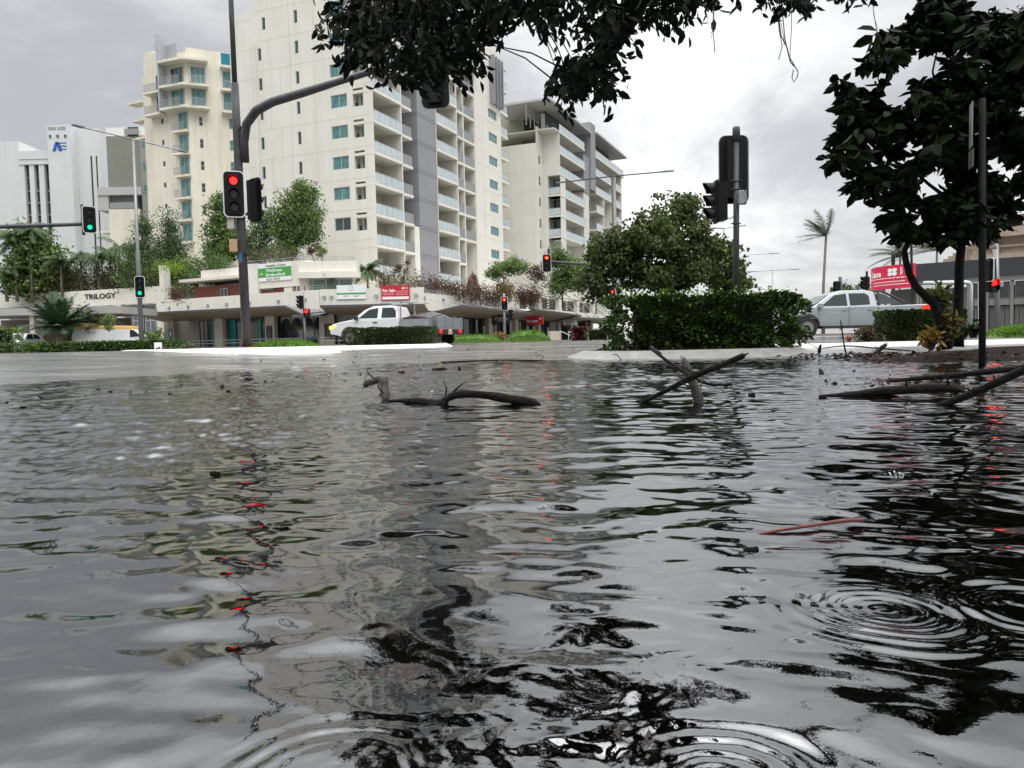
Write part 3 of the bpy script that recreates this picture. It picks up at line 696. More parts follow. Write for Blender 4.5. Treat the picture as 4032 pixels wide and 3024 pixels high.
# projecting bay with the balconies of the two top floors
def bay(z0,z1,m,nm,o=1.35,x=2.5,xl=3.5):
    mb=MB(); P=[LF.P(xl,0,.0),LF.P(xl,0,o),(LF.P(0,0,o)+RF.P(0,0,o))/2,RF.P(x,0,o),RF.P(x,0,.0)]
    mb.prism([(p.x,p.y) for p in P],z0,z1); return mb.build(nm,m,lt)
bay(38.15,38.5,CREAM2,'eave_slab',1.5,2.6,3.55)
for z in (35.2,32.3):
    b_=bay(z-.32,z,CREAM2,'balcony',1.5,2.6,3.55)
    mb=MB(); 
    bars(mb,RF,.1,2.5,z,1.4); bars(mb,LF,.1,3.4,z,1.4); mb.build('balustrade',RAIL,b_)
    mb=MB(); LF.box(mb,3.9,6.9,z-.6,z-.3,0,1.2); b_=mb.build('balcony',CREAM2,lt); mb=MB(); bars(mb,LF,3.95,6.8,z-.3,1.1); mb.build('balustrade',RAIL,b_)
    RF.window(lt,.5,2.3,z,z+2.5,.05,TEAL,3,name='balcony_door'); LF.window(lt,.55,2.8,z,z+2.5,.05,DGLASS if z>34 else TEAL,3,name='balcony_door'); LF.window(lt,4.1,5.6,z-.3,z+2.1,.05,DGLASS,2,name='balcony_door')
for k in range(0,6):
    z=29.3-2.93*k; mb=MB(); P=[LF.P(2.3,0,.0),LF.P(2.3,0,.9),(LF.P(0,0,.9)+RF.P(0,0,.9))/2,RF.P(.1,0,0)]
    mb.prism([(p.x,p.y) for p in P],z-.3,z); b_=mb.build('balcony',CREAM2,lt)
    mb=MB(); bars(mb,LF,.1,2.2,z,.82); mb.build('balustrade',RAIL,b_)
    LF.window(lt,.1,1.75,z,z+2.45,.04,TEAL,2,name='balcony_door')
for z in (38.15,35.1,32.2):
    mb=MB(); RF.box(mb,4.2,6.8,z-.3,z,0,1.0); b_=mb.build('balcony',CREAM2,lt)
    if z<38:
        mb=MB(); bars(mb,RF,4.25,6.7,z,.9); mb.build('balustrade',RAIL,b_); RF.window(lt,4.5,6.6,z,z+2.5,.04,TEAL,2,name='balcony_door')
mb=MB(); RF.box(mb,4.4,5.6,38.3,40.0,.01,.05); mb.build('blue_panel',mat('blue_panel',(.0,.16,.22),.4),lt)
mb=MB(); mb.tube([LF.P(6.2,40.4,-.5),LF.P(6.2,42.0,-.5)],.05,6); mb.tube([LF.P(5.4,40.4,-.5),LF.P(5.4,41.3,-.5)],.04,6); mb.build('aerial',RAIL,lt)
# ---------------------------------------------------------------- white hotel on the left
ho=thing('hotel_tower','cool white hotel slab with a blue logo and three dark vertical window strips','building',(-76,132,.3))
HF=Face((-75.9,130.0),(1,0)); 
mb=MB(); HF.box(mb,-10.5,-5.5,0,35.4,-8,-.2); HF.box(mb,0,3.85,0,37.6,-8,.9); HF.box(mb,3.85,7.6,0,37.45,-9,-1.0); HF.box(mb,-5.5,0,32.35,33.7,-6,0); HF.box(mb,-5.5,0,31.5,32.35,-6,-.1)
for a,b in ((-5.5,-4.75),(-3.95,-3.15),(-2.35,-1.45),(-.65,0)): HF.box(mb,a,b,0,32.3,-2,-.25)
mb.build('wall',COOL,ho)
mb=MB(); HF.box(mb,-14,-10.5,0,35.42,-8,.2); HF.box(mb,-5.5,-3,18,31.4,-2.1,-1.9); mb.build('side_wing',COOL,ho)
for a,b in ((-4.75,-3.95),(-3.15,-2.35),(-1.45,-.65)):
    mb=MB(); HF.box(mb,a,b,8,32.3,-1.0,-.9); f=mb.build('window_strip',mat('brown_dark_glass',(.05,.045,.045),.15,var=.4,vs=1.2),ho)
    mb=MB()
    for k in range(9): HF.box(mb,a,b,29.4-2.0*k-.25 if k else 29.5,29.4-2.0*k,-.9,-.7)
    mb.build('spandrel',mat('taupe_spandrel',(.28,.26,.235),.8),f)
mb=MB()
for k in range(10): HF.box(mb,.02,3.83,32.9-2.05*k-.03,32.9-2.05*k,.9,.906); HF.box(mb,-14,-10.6,31.5-2.1*k-.03,31.5-2.1*k,.2,.206)
mb.build('panel_joint',mat('cool_joint',(.50,.52,.53),.9),ho)
for a in (.35,1.6,2.85): HF.window(ho,a,a+.4,35.5,36.0,.95,DGLASS,1,fw=.04)
mb=MB()
for a,b in ((.25,1.55),(1.8,3.1)): 
    for i_ in range(6): HF.box(mb,a,b,36.75+i_*.1,36.8+i_*.1,.9,.93)
mb.build('roof_vent',mat('vent_grey',(.38,.39,.39),.6),ho)
mb=MB(); HF.box(mb,6.0,6.25,10,32.9,-1.0,-.95); HF.box(mb,6.9,7.1,10,32.9,-1.0,-.95); mb.build('slot_window',DARK,ho)
BLUE=mat('logo_blue',(.015,.10,.36),.5)
mb=MB()
def lp(*pts): mb.poly([HF.P(.75+p[0]*2.4,33.3+p[1]*1.5,.93) for p in pts])
lp((0,0),(.22,1),(.42,1),(.26,.0)); lp((.30,1),(.52,1),(.72,0),(.45,.0),(.36,.45)); 
for i_ in range(3):
    y=.12+.33*i_
    lp((.62-.06*i_,y),(.75,y+.08),(.88,y),(1.0,y+.06),(1.0,y+.2),(.88,y+.13),(.75,y+.2),(.62-.06*i_,y+.12))
mb.build('logo',BLUE,ho)
mb=MB(); mb.tube([HF.P(-2.5,33.7,-3),HF.P(-2.5,35,-3)],.05,6); mb.tube([HF.P(2.2,37.6,-3),HF.P(2.2,38.6,-3)],.05,6); mb.tube([HF.P(1.9,38.4,-3),HF.P(3.6,38.3,-3)],.03,4); mb.build('aerial',RAIL,ho)
# ---------------------------------------------------------------- grey and white block between hotel and tower
gb=thing('apartment_block','white and olive grey block with small dark windows, between the hotel and the cream tower','building',(-60,122,.3))
GF=Face((-61.5,120.0),(1,0)); G2=Face((-61.5,120.0),(-.38,.92),n=(-1,-.3))
mb=MB(); hs=[]
for k in range(6):
    z=32.9-2.1*k; hs.append((2.8,3.9,z-1.3,z,.12)); 
    if k<4: hs.append((.2,.55,z+.3,z+1.2,.12))
    if k in (1,): hs+= [(1.0,1.5,z-.2,z+.9,.12),(1.7,2.2,z-.5,z+.6,.12)]
    if k in (0,2,3): hs+= [(1.2,1.6,z+.2,z+.6,.12),(1.9,2.1,z-.1,z+.4,.12)]
G2.wall(mb,0,9,3,34.2,hs)
GF.box(mb,0.02,6,33.1,34.4,-8,-.02); mb.build('wall',WHITE,gb)
mb=MB(); GF.box(mb,0,5.2,25.3,33.1,-6,-.0); GF.box(mb,.1,4.2,22.0,24.1,-6,-.5); mb.build('olive_wall',OLIVE,gb)
mb=MB(); GF.box(mb,-1.6,5.2,24.1,25.3,-6,.4); GF.box(mb,-1.6,0,21.8,24.1,-6,.2); mb.build('grey_band',mat('mid_grey_render',(.42,.42,.425),.85,vec='World',var=.04),gb)
mb=MB(); GF.box(mb,.0,4.8,3,21.95,-6,.3); GF.box(mb,-1.5,-.0,18.4,18.7,-6,.2); GF.box(mb,-1.5,-.0,15.4,15.7,-6,.2); mb.build('cream_wall',CREAM2,gb)
mb=MB(); GF.box(mb,.15,4.1,22.05,23.0,.15,.18); GF.box(mb,3,5.1,33.2,34.1,.3,.33);mb.build('balustrade',TINTS,gb)
mb=MB(); GF.box(mb,3.4,5.0,33.1,34.4,.0,.08); mb.build('balcony_door',DGLASS,gb)
for h in hs: G2.window(gb,*h[:4],-.1,DGLASS,1,fw=.05)
mb=MB(); GF.box(mb,5.2,6.4,20,33,-3,.2); mb.build('stair_wall',mat('grey_stair',(.25,.26,.25),.8),gb)
for k in range(3): GF.window(gb,5.5,6.2,31.5-3.5*k,32.6-3.5*k,.24,TEAL,1,fw=.05)
# ---------------------------------------------------------------- shopping podium
q0=(-15.24,62.0); q1=(-7.08,62.0); qL=(-32.29,71.5)
po=thing('shopping_podium','long cream two storey shop podium with awnings and planted terraces below the towers','building',(-15,66,.3))
P1=Face(q0,(qL[0]-q0[0],qL[1]-q0[1])); P2=Face(q0,(1,0)); P3=Face(q1,eR)
TF=Face((-33.1,73.0),eL)
PW=mat('podium_cream_paint',(.72,.70,.64),.8,var=.04,vs=.5,streak=.06,vec='World')
PIER=mat('pier_cream_paint',(.48,.44,.36),.8,var=.06,vs=.6,vec='World')
GFZ=.35
mb=MB()
P1.box(mb,0.1,19.6,3.0,4.83,-.4,0); P2.box(mb,0,8.3,3.0,4.85,-.4,0); P3.box(mb,0.0,19.5,3.0,4.42,-.4,0)
P3.box(mb,18.1,48.5,5.5,7.2,-.5,.15)
# terrace floor
mb.prism([(q0[0],q0[1]+.4),(q1[0],q1[1]+.4),tuple(P3.P(62,0,-.4))[:2],tuple(P3.P(62,0,-16))[:2],(-12,92),tuple(P1.P(19.6,0,-14))[:2],tuple(P1.P(19.6,0,-.4))[:2]],3.1,3.7)
for a in (19.75,26.5,33.3,40.3,47.4,54.0): P3.box(mb,a,a+.9,3.6,5.5,-.45,.05)
P3.box(mb,26.4,56,3.4,3.95,-.4,-.02)
P3.box(mb,48.5,57,5.5,7.2,-.5,.1)
# terrace block carrying the clinic sign, and upper left block
P1.box(mb,2.5,7.9,5.35,7.45,-6,-1.0); P1.box(mb,9.3,15.2,6.5,7.35,-6,-1.0); P1.box(mb,7.9,9.4,4.85,7.5,-6,-.9)
P1.box(mb,2.5,3.6,4.85,5.35,-6,-1.05); P1.box(mb,4.05,5.0,4.85,5.3,-3,-1.05)
P1.box(mb,9.2,17.2,6.35,6.6,-6,-.2); P2.box(mb,-2.3,2.8,5.9,6.4,-9,-1.4); P2.box(mb,-2.2,2.6,6.4,7.3,-9,-1.9); P2.box(mb,-2.2,-1.5,3.6,6.4,-8,-2.2)
P1.box(mb,18.9,19.5,4.7,8.0,-.6,.1)
TF.box(mb,-.4,22.9,4.72,6.28,-.5,0); TF.box(mb,-.4,.45,.2,4.72,-.5,.02); TF.box(mb,5.1,5.6,.2,4.72,-.5,0); TF.box(mb,10.6,11.1,.2,4.72,-.5,0); TF.box(mb,-.35,10.6,.2,1.2,-.5,-.1)
TF.box(mb,-.4,22.9,6.0,6.2,-14,-.5)
mb.build('wall',PW,po)
# terracotta cladding and its window
mb=MB(); P1.box(mb,9.35,16.5,4.84,5.95,-5,-1.3); P1.box(mb,4.1,7.8,4.84,5.5,-5,-1.25); P1.box(mb,2.6,3.5,4.85,5.3,-5,-1.02); mb.build('red_cladding',BRICK,po)
P1.window(po,12.05,13.0,4.86,5.65,-1.27,DGLASS,2); P1.window(po,6.4,7.9,5.25,5.45,-1.2,DGLASS,1)
P2.window(po,-1.1,2.2,4.2,5.85,-2.15,mat('sea_green_glass',(.10,.15,.13),.15),3)
# terrace rails
mb=MB()
def rail(face,a,b,z,o,n=3,h=.32,posts=1.2):
    for i_ in range(n): face.box(mb,a,b,z+h*(i_+1)/n-.035,z+h*(i_+1)/n,o-.03,o)
    k=max(1,int((b-a)/posts))
    for i_ in range(k+1):
        x=a+(b-a)*i_/k; face.box(mb,x-.02,x+.02,z,z+h,o-.035,o+.005)
rail(P3,.1,18.6,4.42,-.1,3,.34,.9); rail(P1,-.2,2.6,4.83,-.15,2,.4); rail(P1,2.6,12.5,7.4,-1.2,2,.4); rail(P3,20.7,26.4,3.96,-.15,4,.75,.8); rail(P3,26,44,7.2,-.1,2,.35); rail(P2,-2.0,2.4,7.3,-2.0,2,.35)
mb.build('terrace_rail',RAIL,po)
# ground floor: back wall, piers, glazing
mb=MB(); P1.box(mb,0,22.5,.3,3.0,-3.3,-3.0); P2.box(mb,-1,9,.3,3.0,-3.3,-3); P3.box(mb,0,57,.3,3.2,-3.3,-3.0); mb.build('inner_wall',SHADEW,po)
def pier(f_,a,b): mb=MB(); f_.box(mb,a,b,.3,3.0,-.5,-.1); mb.build('pier',PIER,po)
for a,b in ((18.1,18.95),(11.6,12.65),(5.35,6.4),(-.2,.3)): pier(P1,a,b)
pier(P2,.1,1.0); pier(P2,7.4,8.2)
for a in (5.6,13.1,19.8,26.55,33.4,40.2,47.0,54): pier(P3,a,a+.75)
SHOPG=mat('shop_glass',(.02,.026,.03),.07,var=.5,vs=.8,spec=.7)
def shop(face,a,b,o=-1.0,m=None,n=3,z1=2.8):
    f=face.window(po,a,b,.35,z1,o,m or SHOPG,n,name='shopfront',fw=.06,fmat=DARK); return f
shop(P1,13.85,15.5,-.9); shop(P1,8.0,10.7,-.9,n=2); shop(P1,6.42,7.6,-.9,n=1); shop(P1,.3,5.3,-.9,n=4); shop(P2,1.1,7.3,-.9,n=5)
for a,b in ((.2,5.5),(6.4,13.0),(13.9,19.7),(20.6,26.5),(27.4,33.2),(41.2,46.9)): shop(P3,a,b,-1.2,n=4)
for a,b in ((34.3,36.9),): P3.window(po,a,b,.35,2.8,-1.6,mat('shutter',(.25,.24,.22),.6),1,name='shopfront')
for q_ in ((12.7,13.8,.35,2.78,-.9,-.8),(10.75,11.45,.35,2.78,-.9,-.8),(7.62,7.98,.35,2.78,-.9,-.8),(.4,5.2,.9,1.0,-.85,-.8)): mb=MB(); P1.box(mb,*q_); mb.build('teal_panel',LTEAL,po)
# arched café frames
mb=MB()
def arch(face,a,b,o):
    n=10; z0=2.1; r=(b-a)/2
    for k in range(n):
        a0=math.pi*k/n; a1=math.pi*(k+1)/n
        p=[face.P((a+b)/2-r*math.cos(q_),z0+.6*math.sin(q_),o) for q_ in (a0,a1)]
        mb.quad(p[0],p[1],Vector((p[1].x,p[1].y,2.82)),Vector((p[0].x,p[0].y,2.82)))
for i_ in range(4): arch(P1,.35+i_*1.24,1.5+i_*1.24,-.8)
for i_ in range(4): arch(P2,1.1+i_*1.5,2.5+i_*1.5,-.8)
mb.build('arched_valance',mat('arch_frame',(.33,.32,.29),.7),po)
# awnings: charcoal edge, timber soffit
def awning(face,a0,a1,zb,ob,of,zf0,zf1=None,edge=.14,pale=True):
    zf1=zf0 if zf1 is None else zf1
    mb=MB(); n=max(1,int((a1-a0)/1.0))
    for k in range(n):
        s0=a0+(a1-a0)*k/n; s1=a0+(a1-a0)*(k+1)/n; z0=zf0+(zf1-zf0)*k/n; z1=zf0+(zf1-zf0)*(k+1)/n
        mb.mi=0; mb.quad(face.P(s0,zb,ob),face.P(s1,zb,ob),face.P(s1,z1-edge,of),face.P(s0,z0-edge,of))
        mb.mi=1; mb.quad(face.P(s0,z0-edge,of),face.P(s1,z1-edge,of),face.P(s1,z1,of),face.P(s0,z0,of)); mb.mi=2; mb.quad(face.P(s0,zb+.25,ob),face.P(s1,zb+.25,ob),face.P(s1,z1,of-.01),face.P(s0,z0,of-.01))
    mb.mi=1
    mb.poly([face.P(a0,zb,ob),face.P(a0,zf0-edge,of),face.P(a0,zf0,of),face.P(a0,zb+.25,ob)]); mb.poly([face.P(a1,zb,ob),face.P(a1,zf1-edge,of),face.P(a1,zf1,of),face.P(a1,zb+.25,ob)])
    mb.build('awning',[SOFFIT,mat('awning_edge',(.085,.09,.10),.5,metal=.2),STEEL],po)
awning(P1,1.3,19.9,2.85,-.4,2.6,3.55,3.62); awning(P1,-.5,1.3,2.85,-.4,2.6,2.85,3.55); awning(P2,-1.6,.6,2.8,-.4,2.6,2.7,2.75)
awning(P2,.6,8.6,2.8,-.4,2.7,3.45); awning(P3,1.5,17.0,2.6,-.4,2.8,3.4,3.2); awning(P3,18.0,33.5,2.6,-.4,2.8,3.6,3.35); awning(P3,31.0,46.5,2.55,-.4,2.6,3.05); awning(P3,46.6,60,2.6,-.4,2.8,3.55)
def rod(f_,p,q,r_,bx=None):
    mb=MB(); mb.tube([p,q],r_,6)
    if bx: f_.box(mb,*bx)
    mb.build('tie_rod',RAIL,po)
for a in (1.6,4.6,8.0,10.8,13.2,15.8,18.4): rod(P1,P1.P(a,4.1,.05),P1.P(a+.6,3.55,1.9),.03,(a-.12,a+.12,4.0,4.22,0,.1))
for a in (.3,.9,4.5,7.7): rod(P2,P2.P(a,4.2,.05),P2.P(a+.2,3.4,1.9),.04,(a-.14,a+.14,4.1,4.34,0,.1))
for a in (.3,3.6,7.5,11.0,14.4): rod(P3,P3.P(a,4.0,.05),P3.P(a+2.0,3.3,2.3),.035,(a-.15,a+.15,3.9,4.12,0,.12))
for a in (30.5,34.5,38.5,42.5,46.5,50.5,54): rod(P3,P3.P(a,6.2,.2),P3.P(a+3.2,3.15,2.5),.05)
mb=MB()
for a,b in ((20.65,26.5),(27.4,33.3),(34.2,40.3),(41.2,47.4),(48.4,54)):
    P3.box(mb,a,b,3.95,5.5,-1.6,-1.5)
    if a>26:
        n=5
        for i_ in range(n):
            for j_ in range(4): x=a+(b-a)*(i_+.1)/n; P3.box(mb,x,x+(b-a)/n*.8,4.1+j_*.34,4.32+j_*.34,-1.5,-1.25)
mb.build('louvre_screen',mat('grey_brown_louvre',(.20,.19,.165),.8,var=.2,vs=1),po)
# left wing openings with grey framed windows
for a in (.6,2.9): TF.window(po,a,a+2.1,1.3,4.6,-.7,mat('grey_pane',(.14,.14,.14),.15),3,rails=(.55,),fw=.12)
for a in (5.8,8.2): TF.window(po,a,a+2.2,1.3,4.6,-.7,MATS['grey_pane'],3,rails=(.55,),fw=.12)
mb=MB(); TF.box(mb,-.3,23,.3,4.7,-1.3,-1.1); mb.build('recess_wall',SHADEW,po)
mb=MB(); TF.box(mb,12,23,4.35,4.9,.0,1.0); mb.build('green_awning',mat('green_awning',(.045,.09,.075),.7),po)
TF.window(po,16.5,17.6,2.2,4.0,-1.05,DGLASS,1); TF.window(po,19.5,22.5,1.5,4.0,-1.05,mat('pale_pane',(.3,.31,.3),.2),3)
BLK=mat('sign_black',(.02,.02,.02),.5); WHT=mat('sign_white',(.78,.80,.80),.5); GRN=mat('sign_green',(.06,.32,.05),.5); SRED=mat('sign_red',(.52,.012,.03),.45); WTX=mat('sign_text_white',(.85,.85,.85),.5)
UP=(0,0,1)
text('lettering','TRILOGY',TF.P(9.95,5.42,.04),TF.right(),UP,.5,BLK,po,width=4.35,bold=.03,extr=.02)
text('lettering','mantra trilogy',P3.P(20.9,6.2,.19),P3.right(),UP,.42,mat('faded_lettering',(.50,.49,.45),.7),po,width=5.0,extr=.01)
# ---------------------------------------------------------------- signs fixed to the podium
def board(name,label,face,a0,a1,z0,z1,o,m,group=None):
    r=thing(name,label,'sign',face.P(a0,z0,o),group); mb=MB(); face.box(mb,a0,a1,z0,z1,o,o+.06); mb.build('panel',m,r); return r
r=board('clinic_sign','white and green health clinic sign on the cream terrace wall','x' and P1,3.95,7.8,5.93,7.4,-.97,WHT)
mb=MB(); P1.box(mb,3.95,7.8,6.25,7.05,-.91,-.905); mb.build('green_band',GRN,r)
rt=P1.right(); o_=P1.P(6.88,7.12,-.90)
text('lettering','Health Clinic',o_,rt,UP,.21,BLK,r,width=2.3,extr=.004,bold=.012); text('lettering','Wellness',P1.P(6.88,6.70,-.90),rt,UP,.25,WTX,r,width=1.9,extr=.006,bold=.02)
text('lettering','Embodied',P1.P(6.88,6.34,-.90),rt,UP,.25,WTX,r,width=2.2,extr=.006,bold=.02); text('lettering','4231 9777',P1.P(6.85,5.98,-.90),rt,UP,.18,BLK,r,width=1.6,extr=.004,bold=.012)
mb=MB()
for dx,hh in ((0,.28),(-.14,.2),(.14,.2)): 
    c=P1.P(7.45+dx,6.45,-.9); mb.poly([c,c+P1.d*.08+Vector((0,0,hh*.5)),c+Vector((0,0,hh)),c-P1.d*.08+Vector((0,0,hh*.5))])
mb.build('leaf_emblem',mat('pale_green',(.45,.62,.42),.6),r)
r=board('white_sign','white sign board with a green stripe and tree emblem on the awning parapet',P2,1.36,3.68,4.02,5.14,.05,WHT)
mb=MB(); P2.box(mb,1.36,3.68,4.38,4.52,.11,.114); mb.build('green_band',GRN,r)
mb=MB(); c=P2.P(2.52,4.86,.113)
for k in range(14):
    a0=2*math.pi*k/14; a1=2*math.pi*(k+1)/14
    f=lambda a_,rr_: c+P2.d*math.cos(a_)*rr_+Vector((0,0,math.sin(a_)*rr_*1.15))
    mb.quad(f(a0,.15),f(a1,.15),f(a1,.185),f(a0,.185))
P2.box(mb,2.505,2.535,4.68,4.9,.113,.116); P2.box(mb,1.9,2.3,4.27,4.3,.113,.116); P2.box(mb,2.7,3.2,4.27,4.3,.113,.116); P2.box(mb,2.0,2.25,4.2,4.23,.113,.116); P2.box(mb,2.75,3.05,4.2,4.23,.113,.116)
mb.build('emblem',mat('mid_grey_print',(.25,.26,.25),.6),r)
def lettr(r,body,face,a,z,o,h,m,wd=None,bold=.02): return text('lettering',body,face.P(a,z,o),face.right(),UP,h,m,r,width=wd,extr=.006,bold=bold)
r=board('for_sale_sign','red for sale board on the awning parapet beside the white sign',P2,4.92,7.2,3.86,5.02,.05,SRED)
lettr(r,'For Sale',P2,5.05,4.55,.12,.2,WTX,1.0,.04)
mb=MB(); P2.box(mb,5.0,7.12,3.93,4.14,.11,.114)
for i_ in range(2):
    for j_ in range(2): P2.box(mb,6.58+i_*.11,6.66+i_*.11,4.72+j_*.10,4.79+j_*.10,.11,.114)
P2.box(mb,6.82,7.05,4.83,4.86,.11,.114); P2.box(mb,6.82,7.05,4.74,4.77,.11,.114)
for i_,(a,b) in enumerate(((6.1,7.1),(5.05,5.95),(5.05,5.95))): P2.box(mb,a,b,4.56-.13*i_,4.58-.13*i_,.11,.114)
P2.box(mb,6.1,7.05,4.42,4.44,.11,.114); P2.box(mb,6.1,7.05,4.29,4.31,.11,.114)
mb.build('print',WTX,r)
def hang(name,label,face,a,z0,z1,wd,m,o0=.6):
    """sign box hanging under an awning, square to the shopfront"""
    r=thing(name,label,'sign',face.P(a,z0,o0)); mb=MB(); face.box(mb,a,a+.18,z0,z1,o0,o0+wd); mb.build('panel',m,r)
    f=Face(face.P(a-.005,0,o0+wd)[:2],(-face.n.x,-face.n.y),n=(-face.d.x,-face.d.y)); 
    f.n=-face.d; f.d=-face.n if f.right().dot(-face.n)>0 else face.n
    return r,f
r,f=hang('tattoo_studio_sign','black tattoo studio sign hanging under the awning left of the centre signal post',P3,12.2,2.05,2.9,1.9,DARK)
o_=f.P(0,2.5,.005)
def ltr2(r,body,face,wd,z,h,tot,m,x0=.15): 
    rt=-P3.n if (-P3.n).dot(Vector((1,0,0)))>0 else P3.n
    # reading direction seen from the street is towards +x
    base=face
    return text('lettering',body,base+rt*x0+Vector((0,0,z)),rt,UP,h,m,r,width=tot,extr=.01,bold=.02)
rtx=P3.n   # points towards +x
b0=P3.P(12.2,0,.6)-P3.d*.012
text('lettering','TATTOO STUDIO',b0+rtx*.25+Vector((0,0,2.38)),rtx,UP,.3,WTX,r,width=1.4,extr=.003,bold=.01)
mb=MB(); mb.poly([b0-P3.d*.003+rtx*.3+Vector((0,0,2.28)),b0-P3.d*.003+rtx*.95+Vector((0,0,2.33)),b0-P3.d*.003+rtx*1.6+Vector((0,0,2.28)),b0-P3.d*.003+rtx*.95+Vector((0,0,2.30))]); mb.build('underline',WTX,r)
r,f=hang('for_lease_sign','small red for lease sign hanging under the awning right of the centre signal post',P3,21.0,2.1,2.95,1.9,SRED)
b0=P3.P(21.0,0,.6)-P3.d*.012; text('lettering','For Lease',b0+rtx*.1+Vector((0,0,2.35)),rtx,UP,.26,WTX,r,width=1.25,extr=.003,bold=.03)
mb=MB(); 
for zz_ in (2.72,2.62): 
    p=b0-P3.d*.003+rtx*1.45+Vector((0,0,zz_)); mb.quad(p,p+rtx*.35,p+rtx*.35+Vector((0,0,.05)),p+Vector((0,0,.05)))
mb.build('print',WTX,r)
r,f=hang('shop_sign','small white shop sign with faint grey print hanging below the lower awning',P3,33.0,2.15,2.7,1.6,WHT)
b0=P3.P(33.0,0,.6)-P3.d*.012; mb=MB()
for zz_,x0,x1 in ((2.52,.3,1.35),(2.28,.5,.9)):
    for i_ in range(6):
        xa=x0+(x1-x0)*i_/6; p=b0+rtx*xa+Vector((0,0,zz_)); mb.quad(p,p+rtx*(x1-x0)/8,p+rtx*(x1-x0)/8+Vector((0,0,.1)),p+Vector((0,0,.1)))
mb.build('print',mat('grey_print',(.1,.1,.1),.6),r)
r,f=hang('shop_sign','dark shop sign with a small pink square, further along the lower awning',P3,39.0,2.1,2.85,1.6,DARK)
mb=MB(); b0=P3.P(39.0,0,.6)-P3.d*.012; p=b0+rtx*.9+Vector((0,0,2.2)); mb.quad(p,p+rtx*.4,p+rtx*.4+Vector((0,0,.4)),p+Vector((0,0,.4))); mb.build('print',mat('pink_print',(.4,.12,.1),.6),r)
r=board('poster','blue poster on the left end pier of the podium',P1,18.3,18.8,1.1,2.2,-.09,mat('poster_blue',(.03,.10,.16),.5,col2=(.05,.16,.22),vs=3))
mb=MB(); P1.box(mb,18.38,18.5,1.5,1.9,-.03,-.025); mb.build('print',WTX,r)
def menu(lbl,face,a,b,o):
    r=board('menu_board',lbl,face,a,b,.9,2.1,o,BLK); mb=MB()
    for k in range(9): face.box(mb,a+.1+.05*(k%3),b-.1-.07*((k*2)%3),1.95-k*.11,1.97-k*.11,o+.06,o+.064)
    mb.build('print',mat('chalk_print',(.3,.3,.28),.8),r)
menu('black chalk menu board on the cream pier left of the arched café glazing',P1,5.55,6.2,-.09); menu('black chalk menu board on the corner pier just left of the ute bonnet',P2,.22,.88,-.09)
# balcony of notices: white A4 papers on the teal doors
# front rails and steps along the concourse
hr=thing('handrail','low grey handrail along the front of the shop podium','handrail',(-14,60,.4)); mb=MB()
def hrail(p0,p1,n,h=.55,z=.42):
    p0=Vector(p0);p1=Vector(p1)
    for zz_ in (h,h*.55): mb.tube([p0+Vector((0,0,z+zz_)),p1+Vector((0,0,z+zz_))],.03,6)
    for k in range(n+1): p=p0.lerp(p1,k/n); mb.tube([p+Vector((0,0,z-.1)),p+Vector((0,0,z+h))],.03,6)
hrail(P1.P(19,0,1.6),P1.P(.5,0,1.6),8); hrail(P2.P(.2,0,1.7),P2.P(8,0,1.7),5); hrail(P3.P(1,0,1.6),P3.P(19,0,1.6),7)
mb.build('rail',STEEL,hr)
st=thing('ramp_wall','low cream stair walls with steel handrails in front of the shops','ramp wall',P3.P(24,0.3,3.4)); mb=MB()
P3.box(mb,20.5,23.5,.3,1.35,3.2,3.5); P3.box(mb,27.5,35,.3,1.3,3.6,3.9); mb.build('wall',PIER,st); mb=MB()
for a in (24.0,26.6,30.0): mb.tube([P3.P(a,1.35,3.4),P3.P(a+3.0,.65,4.0)],.04,6); mb.tube([P3.P(a,1.35,3.4),P3.P(a,.3,3.4)],.04,6); mb.tube([P3.P(a+3,.65,4.0),P3.P(a+3,.3,4.0)],.04,6)
mb.build('handrail',WHT,st)
pl=thing('metal_bollard_box','pale grey steel service cabinet at the right end of the low stair wall','cabinet',P3.P(36,.3,4)); mb=MB(); P3.box(mb,35.6,37.2,.3,1.75,3.6,4.2); mb.build('cabinet',mat('pale_grey_metal',(.38,.4,.42),.4,metal=.2),pl,bevel=.03)
# ---------------------------------------------------------------- porch house on the far left
ph=thing('porch','low covered entrance porch with a grey flat roof and pale posts, at the left edge','building',(-33,62,.3))
PF=Face((-40,60.5),(1,0)); mb=MB(); PF.box(mb,-4,9.6,3.2,3.75,-6,.2); mb.build('roof',mat('grey_porch_roof',(.35,.35,.34),.6),ph); mb=MB()
for a in (-1.0,2.2,5.9,8.4): PF.box(mb,a,a+.35,.3,3.2,-.5,-.15)
mb.build('post',PIER,ph); mb=MB(); PF.box(mb,-4,7.2,.3,3.1,-6.4,-6.1); mb.build('wall',mat('tan_wall',(.24,.20,.16),.8),ph)
PF.window(ph,-2.5,-.3,.8,2.7,-6.05,mat('pale_pane',(.3,.31,.3),.2),2); PF.window(ph,3.2,4.6,.9,2.5,-6.05,DGLASS,1)
